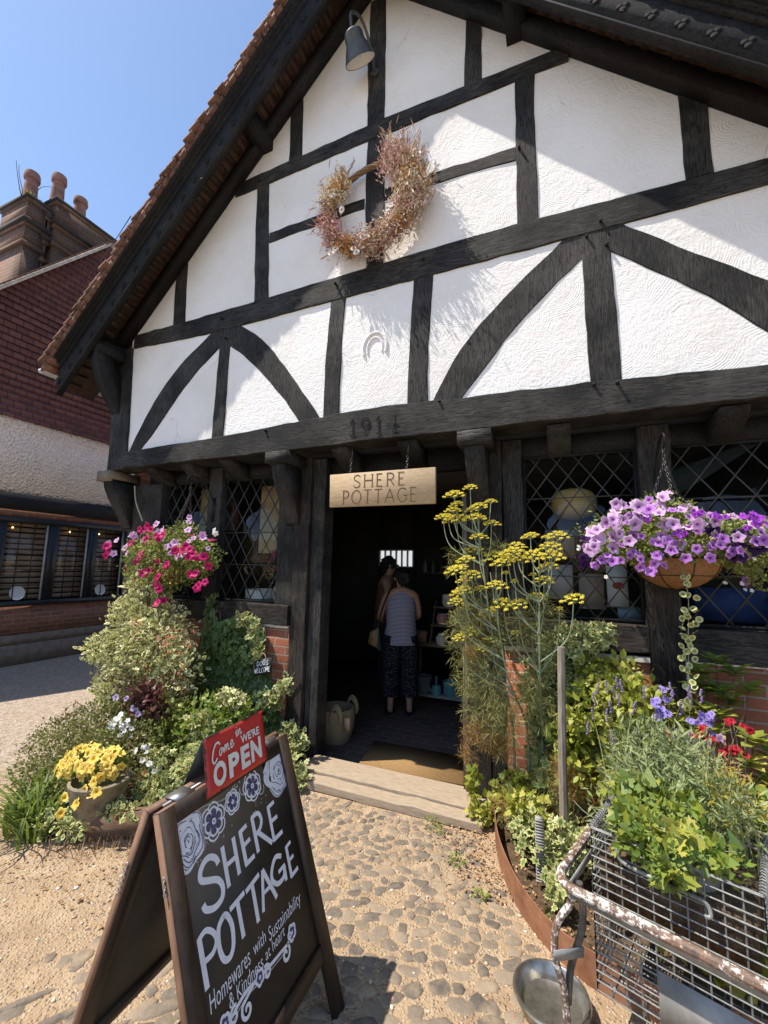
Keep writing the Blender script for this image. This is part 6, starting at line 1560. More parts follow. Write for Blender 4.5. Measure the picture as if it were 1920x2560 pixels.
rosette_shrub('choisya_shrub', 'golden whorl leaved shrub in the middle of the right bed behind purple flowers', [(.57, -.08, .90, tl_), (.62, -.1, .87, tl_), (.68, -.12, .91, tl_), (.74, -.12, .89, tl_), (.54, -.14, .82, tl_), (.62, -.16, .80, tl_), (.70, -.16, .82, tl_), (.50, -.06, .95, tl_)], (.62, -.1), L_LIME, .085, 105)
rosette_shrub('choisya_shrub', 'golden whorl leaved shrub at the right edge of the bed', [(.84, -.25, .83, tl_), (.90, -.26, .78, tl_), (.80, -.3, .74, tl_), (.86, -.32, .68, tl_), (.78, -.34, .62, tl_), (.92, -.3, .70, tl_), (.88, -.36, .58, tl_)], (.84, -.25), L_LIME, .09, 106)
t = plant('lavender_clump', (.40, -.45, 0), 'mass of thin grey green stems and leaves behind the wire trolley', 'plant')
bush('foliage', t, L_GREY, [(.38, -.55, .66, .24, .2, .2), (.36, -.47, .80, .16, .14, .11), (.30, -.5, .5, .2, .2, .2), (.50, -.55, .62, .16, .16, .18), (.55, -.62, .66, .14, .12, .14)], 3000, .050, 'narrow', 107, inner=.2, gap=.15, up=.3, var=.5)
blades('long_stems', t, L_GREY, [(.3, -.45, .4), (.42, -.48, .4), (.52, -.42, .45), (.36, -.38, .45)], 240, .46, .0024, 108, (0, -.05), 1.25, .35)
LAV = mat_petal('lavender_spike', (.16, .11, .22), (.28, .20, .38), (.38, .30, .5), .3); g = rng(109); lv = None
for i in range(26):
    c = np.array((g.uniform(.1, .62), g.uniform(-.5, -.25), g.uniform(.72, 1.05))) - ORIGIN[t.name]
    if lv is None:
        m = MB()
        for k in range(8): m.blob((g.normal(0, .004), 0, k * .008), (.006, .006, .006), 1, edge=g.uniform())
        lv = m.build('flower_spike', LAV, None, recalc=False); lv.parent = t; lv.location = c
    else: dup(lv, c, t, (g.normal(0, .15), g.normal(0, .15), 0))
SCAB = mat_petal('scabious_petal', (.14, .09, .34), (.27, .19, .56), (.42, .34, .72), .2); F_SC = Fl('flower', SCAB, 9, .1)
t = plant('scabious', (.5, -.3, 0), 'purple blue pincushion flowers on thin stalks in the right bed', 'flowers')
sc_pts = [(.43, .96, .032), (.455, .92, .036), (.63, .915, .034), (.57, .895, .024), (.46, 1.03, .016), (.66, .84, .022)]
for x, z, r in sc_pts:
    g = rng(int(x * 1000))
    for k in range(9): F_SC.put(t, (x + g.normal(0, r * .45), -.33 + g.normal(0, .012), z + g.normal(0, r * .35)), (g.normal(.1, .5), -.7, .5 + g.normal(0, .3)), r * .5, g.uniform(0, 6))
stems('stalks', t, GSTEM, [(.45, -.3, .1), (.55, -.3, .1)], [(x, -.33, z) for x, z, r in sc_pts], .0028, 111)
t = plant('red_nemesia', (.68, -.35, 0), 'small red flowers scattered over the right bed', 'flowers')
reds = [(.70, .925), (.715, .92), (.73, .92), (.775, .905), (.785, .90), (.46, .835), (.475, .815), (.485, .812), (.61, .875), (.60, .845), (.625, .845), (.64, .84), (.655, .835), (.63, .825), (.73, .815), (.67, .79), (.69, .785), (.565, .84), (.72, .80), (.77, .78), (.70, .70)]
spots(t, F_RED, reds, -.37, .018, 112, (.1, -.7, .6)); spots(t, F_PINK, [(.66, .85), (.675, .845)], -.37, .018, 113)
stems('stalks', t, GSTEM, [(.6, -.35, .2), (.7, -.35, .2)], [(x, -.36, z) for x, z in reds], .002, 114)
t = plant('golden_spurge', (.61, -.5, 0), 'yellowing fine leaved plant beside the grey green stems', 'plant')
bush('foliage', t, L_GOLD, [(.61, -.5, .63, .10, .1, .17), (.66, -.48, .5, .1, .1, .12), (.58, -.52, .5, .08, .1, .12)], 1300, .034, 'narrow', 115, inner=.1, gap=.05)
bush('reddish_sprigs', t, L_DEAD, [(.66, -.48, .70, .07, .06, .10)], 260, .028, 'narrow', 116, gap=0)
t = plant('green_groundcover', (.75, -.55, 0), 'small green leaves filling the right corner of the bed behind the trolley', 'plant')
bush('foliage', t, L_BRIGHT, [(.76, -.5, .55, .12, .14, .14), (.84, -.45, .45, .2, .2, .2), (.75, -.6, .35, .2, .2, .2)], 1500, .03, 'round', 117, inner=.2, gap=.05)
t = plant('bed_ivy', (-.18, -.3, 0), 'green and cream ivy clump at the front of the right bed by the ridged pipe', 'ivy')
bush('foliage', t, L_IVYV, [(-.17, -.28, .18, .13, .12, .12), (-.09, -.45, .15, .08, .08, .10), (-.28, -.1, .16, .12, .12, .12), (-.06, -.6, .10, .06, .06, .08), (.0, -.35, .2, .12, .12, .14)], 900, .036, 'ivy', 118, inner=.2, gap=.05)
bush('sun_tinted_foliage', t, L_LIME, [(-.22, -.2, .27, .12, .1, .08), (-.3, -.02, .28, .1, .08, .1)], 260, .036, 'ivy', 119, gap=0)  # lime leaves paint sunlight on top of the clump
# scatter of dry leaves and twigs on the ground by the edging
g = rng(120); n = 900; x = g.normal(-.48, .14, n); y = g.uniform(-.62, .05, n); x = x - (y + .3) * .45
P = np.column_stack([x, y, np.full(n, .008) + g.uniform(0, .01, n)]); k = g.uniform(0, 1, n) < .8; P = P[k]
P2 = np.column_stack([g.uniform(-.3, .2, 500), g.uniform(-.75, 0, 500), np.full(500, .03)]); P2 = P2[(P2[:, 0] > -.36 - (P2[:, 1] + .3) * .55)]
P3 = np.column_stack([g.uniform(-2.9, -1.9, 500), g.uniform(-1.5, -.7, 500), np.full(500, .008)]); P3 = P3[P3[:, 1] < -1.16 + (P3[:, 0] + 2.64) * .6 - .03]
P = np.vstack([P, P2, P3]); n = len(P); m = MB(); place(m, 'small', P, np.column_stack([g.normal(0, 1, n), g.normal(0, 1, n), g.normal(0, .15, n)]), np.column_stack([g.normal(0, .3, n), g.normal(0, .3, n), np.ones(n)]), .02 * g.uniform(.4, 1.3, n), g.uniform(0, 1, n))
o = m.build('dry_leaf_litter', L_DEAD, recalc=False); tag(o, 'dry brown leaf litter along the edges of the flower beds', 'leaf litter', kind='stuff')
t = plant('chimney_weed', (HX - .9, .98, 8.1), 'bright green weed sprouting beside the chimney pots', 'weed')
bush('foliage', t, L_LIME, [(CX - .25, .95, 8.22, .16, .14, .14), (CX - .3, 1.12, 8.24, .12, .1, .1)], 420, .06, 'narrow', 121, gap=0, inner=.0, up=.2)
stems('seed_stalks', t, STEM, [(CX - .1, .72, 8.1)], [(CX - .15, .60, 8.72), (CX - .1, .63, 8.64), (CX - .1, 1.2, 8.72)], .008, 122)
# ------------------------------------------------------------------ wire trolley planted up with ivy
GALV = simple('galvanised_wire', (.21, .215, .21), .6, .4, var=.4, sc=30)
def flaky():
    t = NT('flaking_white_tube', .6, .4); p = t.pos(); a = t.noise(p, 45, 6, .75); b = t.noise(p, 8, 3)
    w = t.ramp(t.math('ADD', a, t.math('MULTIPLY', b, .5)), [(.76, 0), (.83, 1)])
    c = t.mix(w, t.ramp(a, [(.3, (.05, .045, .045)), (.5, (.16, .10, .07)), (.62, (.27, .15, .09)), (.8, (.34, .22, .14))]), (.62, .60, .57)); t.col(c); t.bump(a, .5, .003); return t.m
FLAKE = flaky()
DTUBE = simple('scuffed_dark_tube', (.10, .098, .095), .45, .5, var=.6, sc=25, bump=.2)
ZINC = simple('zinc_sheet', (.27, .275, .27), .62, .25, var=.3, sc=9, bump=.15)
TR = thing('wire_trolley', (.25, -1.0, 0), 'old wire basket trolley with a rusty white painted rail planted with ivy', 'trolley')
e1 = np.array((.94, -.342, 0)); e2 = np.array((.342, .94, 0)); ez = np.array((0, 0, 1.0)); O = np.array((.071, -1.10, 0))
def q(a, b, z): return O + e1 * a + e2 * b + ez * z
W_, D_, ZB, ZT = .47, .40, .17, .69
# mesh walls
m = MB(); rw = .0027
def wire_wall(p0, p1, n, z0, z1, rows, inset):
    for i in range(n + 1):
        c = p0 + (p1 - p0) * i / n; m.tube([c + ez * z0 + inset, c + ez * z1], rw, 5)
    for k in range(rows + 1):
        z = z0 + (z1 - z0) * k / rows; f = inset * (1 - (z - z0) / (z1 - z0)); out = np.cross(p1 - p0, ez); out = out / np.linalg.norm(out) * .003
        m.tube([p0 + ez * z + f + out, p1 + ez * z + f + out], rw, 5)
cn = [q(0, 0, 0), q(W_, 0, 0), q(W_, D_, 0), q(0, D_, 0)]; cen = q(W_ / 2, D_ / 2, 0)
for i in range(4):
    a, b = cn[i], cn[(i + 1) % 4]; wire_wall(a, b, 10 if i % 2 == 0 else 9, ZB, ZT, 17, np.zeros(3))
for i in range(1, 10): m.tube([q(W_ * i / 10, 0, ZB), q(W_ * i / 10, D_, ZB)], rw, 4)
for i in range(1, 9): m.tube([q(0, D_ * i / 9, ZB), q(W_, D_ * i / 9, ZB)], rw, 4)
m.build('wire_basket', GALV, TR, smooth=True, recalc=False)
m = MB(); 
m.tube([q(0, 0, ZT), q(W_, 0, ZT), q(W_, D_, ZT), q(0, D_, ZT), q(0, 0, ZT)], .0052, 8)
for s0, s1 in ((cn[0], cn[3]), (cn[1], cn[2])):                      # wire wound round the side rims
    P = [s0 + (s1 - s0) * t / 160 + ez * (ZT + .0085 * math.sin(t * .9)) + e1 * .0085 * math.cos(t * .9) for t in range(161)]; m.tube(P, .0030, 5)
m.tube(catmull([q(.09, -.006, ZT), q(.09, -.018, ZT - .035), q(.12, -.02, ZT - .065), q(.30, -.02, ZT - .07), q(.335, -.02, ZT - .075), q(.345, -.03, ZT - .10), q(.33, -.035, ZT - .105)], 5), .006, 8)
m.build('basket_rim', GALV, TR, smooth=True)
m = MB()
def rr(inset, z, n=6, r=.07):
    C_ = [(-inset - .02, -inset), (W_ + inset, -inset), (W_ + inset, D_ + .28), (-inset - .02, D_ + .28)]; out = []
    for (a, b), a0 in zip(C_, (180, 270, 0, 90)):
        ca = a + (r if a < 0 else -r); cb = b + (r if b < 0 else -r)
        for k in range(n + 1): t = RAD(a0 + 90 * k / n); out.append(q(ca + r * math.cos(t), cb + r * math.sin(t), z))
    return out + [out[0]]
R_ = rr(.085, .506); m.tube(R_, .0165, 10, cap=False); m.build('tube_rail', FLAKE, TR, smooth=True)
m = MB(); m.prism([q(-.06, -.066, .462), q(W_ + .06, -.066, .462), q(W_ + .06, -.066, .492), q(-.06, -.066, .492)], e2 * .004)
m.prism([q(-.074, -.05, .462), q(-.074, D_, .462), q(-.074, D_, .492), q(-.074, -.05, .492)], e1 * .004); m.build('flat_band', ZINC, TR)
m = MB(); m.prism([q(.19, -.010, .19), q(.50, -.010, .19), q(.50, -.010, .345), q(.19, -.010, .345)], e2 * .0015); m.build('sheet_panel', ZINC, TR)
for s, (a, b) in (('l', (-.075, -.06)), ('r', (W_ + .05, -.06)), ('bl', (-.075, D_ + .1)), ('br', (W_ + .05, D_ + .1))):
    m = MB(); sg = -1 if a < 0 else 1
    p = catmull([q(a, b, .50), q(a + .012, b + .01, .44), q(a + sg * .03, b - .02, .36), q(a + sg * .035, b - .03, .26), q(a + sg * .01, b - .02, .16), q(a + sg * .005, b - .015, 0.0)], 5)
    m.tube(p, .0125, 9); m.build('leg', FLAKE if s == 'l' else DTUBE, TR, smooth=True)
    m = MB(); p2 = catmull([q(a + .03, b + .05, .49), q(a + .035, b + .06, .40), q(a + .03, b + .05, .33), q(a + .0, b + .02, .22), q(a + sg * .005, b - .005, .12)], 5)
    m.tube(p2, .0125, 9); m.build('strut', DTUBE, TR, smooth=True)
    if a < 0 and b < 0:
        m = MB(); m.prism([q(a - .035, b - .045, .255), q(a + .035, b + .045, .255), q(a + .035, b + .045, .29), q(a - .035, b - .045, .29)], e1 * .004); m.build('bracket_plate', ZINC, TR)
m = MB(); m.tube([q(W_ + .06, D_ * .5, ZT + .03), q(W_ + .24, D_ * .5 - .03, ZT + .01)], .012, 8); m.build('handle', FLAKE, TR, smooth=True)
# zinc pail standing in the basket, and what grows in it
pc = q(.27, .11, 0)
m = MB(); m.lathe([(.0, .50), (.075, .50), (.098, .695), (.104, .70), (.10, .706), (.094, .695), (.085, .64), (0, .63)], (pc[0], pc[1], 0), 28)
ZPAIL = tag(m.build('zinc_pail', ZINC, smooth=True, origin=(pc[0], pc[1], .5)), 'pale grey zinc pail standing inside the wire trolley', 'pail')
m = MB(); m.prism([q(.02, .02, .46), q(W_ - .02, .02, .46), q(W_ - .02, D_ - .02, .46), q(.02, D_ - .02, .46)], ez * .15)
tag(m.build('basket_compost', SOIL), 'dark compost and dead leaves filling the wire trolley basket', 'compost')
pi = plant('trolley_ivy', tuple(q(.2, .2, .5)), 'large leaved pale green ivy spilling over the rim of the wire trolley', 'ivy')
TB = [tuple(q(a, b, z)) + r for a, b, z, r in ((.16, .05, .74, (.10, .08, .06)), (.27, .04, .73, (.12, .08, .07)), (.36, .06, .72, (.08, .08, .06)), (.20, .20, .76, (.16, .14, .08)), (.12, .0, .70, (.06, .05, .06)), (.24, -.03, .66, (.05, .03, .07)), (.10, .25, .74, (.1, .12, .08)))]
bush('foliage', pi, mat_leaf('soft_ivy_leaf', [(0, (.10, .17, .04)), (.6, (.20, .28, .08)), (1, (.32, .37, .14))], trans=.35), TB, 170, .042, 'bind', 130, inner=.1, gap=0, up=.7, var=.65, spread=.8)
bush('fine_foliage', pi, L_BRIGHT, [b for b in TB], 900, .026, 'small', 131, inner=.2, gap=0)
bush('lobed_foliage', pi, L_LIME, [b for b in TB], 300, .036, 'ivy', 135, inner=.1, gap=0, up=.6)
stems('stems', pi, GSTEM, [tuple(q(.2, .15, .6))], [tuple(q(a, b, z)) for a, b, z in ((-.04, .1, .72), (-.1, .12, .70), (.05, -.02, .68), (.3, -.04, .66), (.42, .1, .74), (.1, .3, .85), (.25, .3, .85))], .0025, 132)
th_ = plant('trolley_herbs', tuple(q(.2, .3, .6)), 'wispy grey green herbs rising from the back of the wire trolley', 'herbs')
HBL = [tuple(q(a, b, z)) + r for a, b, z, r in ((.10, .30, .80, (.12, .1, .10)), (.28, .28, .82, (.14, .1, .12)), (.40, .22, .80, (.10, .1, .10)), (.04, .34, .74, (.08, .08, .08)), (.22, .36, .92, (.16, .08, .08)))]
bush('foliage', th_, L_GREY, HBL, 1500, .036, 'narrow', 136, inner=.1, gap=.1, up=.3, var=.6)
bush('golden_foliage', th_, L_GOLD, [tuple(q(.40, .26, .82)) + (.10, .08, .12)], 320, .03, 'narrow', 137, inner=.1, gap=0)
blades('wispy_stems', th_, L_GREY, [tuple(q(a, b, .62)) for a, b in ((.05, .3), (.15, .3), (.25, .3), (.35, .3), (.42, .2))], 90, .42, .0022, 138, (0, 0), 1.1, .45)
t = plant('geranium', tuple(q(.22, .5, .0)), 'bright pink flowers low behind the wire trolley', 'flowers')
bush('foliage', t, L_LIME, [tuple(q(.2, .30, .30)) + (.12, .05, .1), tuple(q(.35, .36, .25)) + (.12, .08, .1)], 300, .03, 'round', 133, gap=0)
g = rng(134); 
for i in range(14): p = q(.24 + g.normal(0, .035), .44 + g.normal(0, .03), .34 + g.normal(0, .02)); F_MAG.put(t, p, (g.normal(0, .4), -.8, .6), .017, 0)
# in front of the edging: dead leaves along the trolley foot
# ------------------------------------------------------------------ inside the shop
BEFORE = set(o.name for o in scene.objects)
POTC = simple('cream_glazed_pot', (.52, .48, .42), .35, var=.2, sc=14)
TEAL = simple('teal_enamel', (.10, .26, .28), .35, var=.2)
PINKP = simple('pink_glaze', (.38, .20, .20), .4)
SHELFW = mat_wood('old_shelf_wood', (.10, .075, .05), (.20, .15, .10), (3, 20, 20))
sh = thing('shop_shelf', (-1.25, 2.2, .05), 'dim stepped wooden shelf unit with a table top inside the doorway', 'shelf')
m = MB(); m.box((-1.72, 1.95, .735), (-.72, 2.45, .765)); 
m.build('table_top', SHELFW, sh)
for x in (-1.69, -.76):
    for y in (1.98, 2.41): m = MB(); m.box((x - .02, y - .02, .05), (x + .02, y + .02, .735)); m.V[-1][:4, 2] = .04; m.build('leg', SHELFW, sh)
m = MB(); m.box((-1.46, 2.18, 1.175), (-1.0, 2.36, 1.195)); m.box((-1.46, 2.05, .965), (-1.0, 2.36, .985)); m.build('stepped_shelf', SHELFW, sh)
for x in (-1.47, -1.0): m = MB(); m.prism([(x, 2.06, .765), (x, 2.09, .765), (x, 2.38, 1.26), (x, 2.34, 1.26)], (.018, 0, 0)); m.build('side_rail', SHELFW, sh)
m = MB(); m.box((-1.62, 2.0, .14), (-.78, 2.4, .155)); m.tube([(-1.62, 2.0, .165), (-.78, 2.0, .165)], .006, 6); m.build('low_rack', simple('pale_rack', (.3, .3, .28), .5), sh)
def pot(x, y, z, r, h, mat, label, name='ceramic_pot', cat='pot', neck=.75, group='pots on the dim shelf'):
    m = MB(); m.lathe([(0, 0), (r * .7, 0), (r, h * .35), (r * .98, h * .65), (r * neck, h * .9), (r * neck * 1.05, h), (r * neck * .9, h), (r * neck * .85, h * .85), (0, h * .8)], (x, y, z), 20)
    return tag(m.build(name, mat, smooth=True, origin=(x, y, z)), label, cat, group)
pot(-1.27, 2.26, 1.195, .085, .15, POTC, 'pale straight sided pot on the top step of the shelf', neck=.95)
pot(-1.33, 2.17, .985, .075, .13, PINKP, 'pinkish round pot on the middle step of the shelf, left one'); pot(-1.12, 2.17, .985, .08, .13, simple('green_glaze', (.2, .24, .17), .4), 'greenish round pot on the middle step beside the pinkish pot')
pot(-1.30, 2.02, .765, .07, .13, POTC, 'cream jug shaped pot on the table under the stepped shelf', neck=.6); pot(-1.08, 2.02, .765, .05, .10, simple('tin_mug', (.35, .36, .37), .3, .7), 'shiny tin mug on the table beside the cream pot', 'tin_mug', 'mug', .98)
m = MB(); m.box((-1.68, 2.0, .765), (-1.5, 2.16, .90)); tag(m.build('cardboard_box', simple('brown_card', (.24, .15, .08), .8)), 'small brown box on the table behind the woman', 'box')
pot(-1.22, 2.12, .155, .085, .17, TEAL, 'teal enamel bucket on the low rack', 'enamel_bucket', 'bucket', 1.05, None); pot(-.98, 2.12, .155, .085, .16, PINKP, 'dull pink pot on the low rack nearest the door post', neck=1.0, group=None); pot(-1.55, 2.12, .155, .09, .20, simple('grey_bucket', (.16, .16, .16), .5), 'grey bucket on the low rack behind the woman', 'grey_bucket', 'bucket', 1.08, None)
wc = thing('watering_can', (-1.38, 2.08, .155), 'small teal watering can with tall handle on the low rack', 'watering can')
m = MB(); m.lathe([(0, 0), (.055, 0), (.06, .08), (.045, .12), (0, .12)], (-1.38, 2.08, .155), 18); m.build('can_body', TEAL, wc, smooth=True)
m = MB(); m.tube(catmull([(-1.38, 2.11, .26), (-1.38, 2.1, .36), (-1.38, 2.06, .36), (-1.38, 2.05, .26)], 5), .008, 6); m.build('handle', TEAL, wc, smooth=True); m = MB(); m.tube([(-1.42, 2.05, .19), (-1.50, 2.0, .30)], [.012, .008], 6); m.build('spout', TEAL, wc, smooth=True)
for o in scene.objects:
    if o.name not in BEFORE and o.parent is None: o.location = o.location + Vector((-.06, .16, -.06)); ORIGIN[o.name] = np.array(o.location)
wsh = thing('wall_shelf', (-1.7, 3.95, 1.55), 'dark shelf of bottles on the back wall of the shop', 'shelf')
m = MB(); m.box((-2.2, 3.80, 1.52), (-.9, 4.0, 1.545)); m.build('shelf_board', SHELFW, wsh)
g = rng(140)
for i in range(9):
    x = -2.1 + i * .14; m = MB(); h = g.uniform(.14, .22); m.lathe([(0, 0), (.03, 0), (.03, h * .6), (.012, h * .75), (.012, h), (0, h)], (x, 3.9, 1.545), 10)
    tag(m.build('glass_bottle', simple('bottle_%s' % 'clear green brown'.split()[i % 3], ((.3, .32, .3), (.12, .2, .12), (.18, .1, .05))[i % 3], .15), smooth=True, origin=(x, 3.9, 1.545)), 'bottle standing on the dark shelf at the back of the shop', 'bottle', 'bottles on the back shelf')
bk = thing('woven_basket', (-2.04, .82, -.02), 'straw basket with loop handles and a paper tag just inside the doorway', 'basket')
STRAW = mat_wood('woven_straw', (.22, .155, .08), (.42, .32, .19), (10, 10, 90), .9, .9)
m = MB(); prof = []
for i in range(19): z = i / 18; prof.append(((.135 + .045 * math.sin(z * 2.2)) + .004 * (i % 2), .05 + z * .30))
m.lathe([(0, .05)] + prof + [(.15, .345), (.13, .1), (0, .08)], (-2.04, .82, -.07), 28); m.build('basket_body', STRAW, bk, smooth=True, sharp=60)
for s in (0, 1):
    for k in range(3):
        m = MB(); a = np.linspace(0, math.pi, 9); r = .07 - k * .004; yy = .82 + (-.165 if s == 0 else .165)
        m.tube([(-1.91 + r * .9 * math.cos(t_) - .04, yy - .01 * k, ((.22 + .015 * k)) + .13 * math.sin(t_) - .03 * k) for t_ in a], .008, 6); m.build('handle', STRAW, bk, smooth=True)
m = MB(); m.box((-1.86, .64, .15), (-1.80, .643, .26)); m.build('price_tag', simple('tan_card', (.45, .28, .18), .8), bk)
mat_ = NT('coir_doormat', .95, .1); mat_.col(mat_.ramp(mat_.noise(mat_.pos(), 120, 4, .8), [(.3, (.20, .115, .045)), (.7, (.42, .27, .13))])); mat_.bump(mat_.noise(mat_.pos(), 200, 4, .8), .9, .008)
m = MB(); m.prism([(-1.60, .42, -.019), (-.74, .46, -.019), (-.78, .95, -.019), (-1.68, .92, -.019)], (0, 0, .016)); tag(m.build('doormat', mat_.m), 'brown coir doormat lying just inside the doorstep', 'doormat')
# window displays
ln = thing('paper_lantern', (.12, .60, 2.05), 'squat round bamboo lantern hanging behind the right leaded window', 'lantern')
LANT = NT('bamboo_lantern', .7, .2); s_ = LANT.n('ShaderNodeTexWave', wave_type='BANDS', bands_direction='Z'); LANT.put(s_.inputs['Vector'], LANT.pos()); s_.inputs['Scale'].default_value = 26; LANT.col(LANT.ramp(s_.outputs[1], [(0, (.42, .27, .10)), (1, (.66, .46, .20))])); 
m = MB(); m.lathe([(.03, .12)] + [(.165 * math.cos(a) ** .6, .115 * math.sin(a)) for a in np.linspace(1.35, -1.35, 15)] + [(.03, -.12)], (.11, .58, 2.13), 28); m.build('lantern_shade', LANT.m, ln, smooth=True)
m = MB(); m.tube([(.11, .58, 2.25), (.11, .58, 2.62)], .004, 5); m.build('cord', IRON, ln)
CARDS = [((.30, .43), (1.38, 1.66), (.62, .62, .64), 'white card printed with a red shape behind the right window'), ((.12, .28), (1.36, 1.60), (.30, .24, .22), 'framed dark print behind the right window'), ((.36, .50), (1.30, 1.375), (.22, .32, .42), 'row of blue cards at the bottom of the right window'), ((-.12, .08), (1.42, 1.66), (.45, .43, .46), 'pale grey card behind the right window'), ((-.1, .1), (1.72, 1.92), (.36, .30, .27), 'pair of faded prints high behind the right window')]
for (x0, x1), (z0, z1), c, lab in CARDS:
    m = MB(); m.prism([(x0, .45, z0), (x1, .45, z0), (x1, .47, z1), (x0, .47, z1)], (0, .004, 0)); 
    m.box((x0 - .008, .449, z0 - .008), (x1 + .008, .447, z0), 1)
    o = m.build('display_card', [simple('card_' + lab.split()[0], c, .6, var=.12, sc=6), simple('card_edge', (.3, .28, .25), .6)]); tag(o, lab, 'card')
bn = MB(); bn.lathe([(0, 0), (.032, 0), (.03, .003), (0, .003)], (.37, .446, 1.52), 14, sx=1.2, sy=.8, M=Matrix.Rotation(RAD(90), 3, 'X')); cd = [o for o in scene.objects if o.name == 'display_card'][0]; bn.build('red_motif', simple('red_print', (.4, .06, .04), .6), cd)
m = MB(); m.box((.85, .62, 1.30), (1.25, .8, 1.52)); tag(m.build('blue_cushion', simple('blue_cloth', (.03, .06, .20), .8)), 'dark blue folded cloth behind the far right window', 'cloth')
m = MB(); m.box((-.3, .38, 1.24), (1.4, .95, 1.265)); m.box((-4.0, .40, 1.22), (-2.3, .95, 1.245)); m.build('window_board', SHELFW, SHOP)
# left window: cream curtain boards, pale crockery
m = MB()
for x0, x1, yy in ((-3.95, -3.55, .80), (-3.1, -2.55, .85)):
    n = 24; V = []
    for i in range(n + 1):
        x = x0 + (x1 - x0) * i / n; V += [(x, yy + .02 * math.sin(i * 1.3), 1.75), (x, yy + .02 * math.sin(i * 1.3), 2.5)]
    m.add(V, [(2 * i, 2 * i + 2, 2 * i + 3, 2 * i + 1) for i in range(n)])
m.build('cream_curtain', simple('cream_cloth', (.52, .42, .26), .9), SHOP)
pot(-3.45, .6, 1.245, .11, .16, simple('white_crock', (.62, .62, .6), .3), 'white crock behind the left window near its middle post', neck=.9, group=None); pot(-2.82, .58, 1.245, .15, .13, simple('white_bowl', (.68, .68, .66), .3), 'wide white bowl in the left window', 'white_bowl', 'bowl', 1.0, None); pot(-2.6, .62, 1.245, .09, .20, POTC, 'cream jug standing in the left window beside the white bowl', 'cream_jug', 'jug', .6, None)
pot(-3.50, .75, 2.0, .14, .32, simple('terracotta_shade', (.42, .20, .11), .8), 'terracotta coloured lamp shade hanging behind the left window', 'lamp_shade', 'lamp shade', .7, None)
g = rng(150); fg = plant('flower_jug_posy', (-2.62, .62, 1.4), 'dim posy of pink flowers standing in the left window', 'flowers')
bush('foliage', fg, L_PET, [(-2.62, .60, 1.60, .16, .08, .18)], 260, .03, 'small', 151, gap=0, ymax=.75); 
for i in range(14): F_MAG.put(fg, (-2.62 + g.normal(0, .09), .52, 1.66 + g.normal(0, .09)), (g.normal(0, .4), -1, .3), .026, 0)

# ------------------------------------------------------------------ the two customers in the dark doorway
SKIN = simple('skin', (.42, .245, .165), .55, var=.08)
def skin_body(name, nodes, edges, root, mat, parent, sub=2):
    keys = list(nodes); me = D.meshes.new(name); me.from_pydata([tuple(nodes[k][0]) for k in keys], [(keys.index(a), keys.index(b)) for a, b in edges], [])
    ob = D.objects.new(name, me); scene.collection.objects.link(ob)
    ob.modifiers.new('skin', 'SKIN').use_smooth_shade = True; me.skin_vertices.new() if not me.skin_vertices else None
    sv = me.skin_vertices[0].data
    for i, k in enumerate(keys):
        r = nodes[k][1]; sv[i].radius = r if isinstance(r, tuple) else (r, r); sv[i].use_root = (k == root)
    s = ob.modifiers.new('sub', 'SUBSURF'); s.levels = sub; s.render_levels = sub
    bpy.context.view_layer.update(); dg = bpy.context.evaluated_depsgraph_get(); m2 = D.meshes.new_from_object(ob.evaluated_get(dg))
    V = np.array([v.co[:] for v in m2.vertices]); F = [tuple(p.vertices) for p in m2.polygons]
    D.objects.remove(ob); D.meshes.remove(me); D.meshes.remove(m2)
    mb = MB(); mb.add(V, F); return mb.build(name, mat, parent, smooth=True, sharp=0)
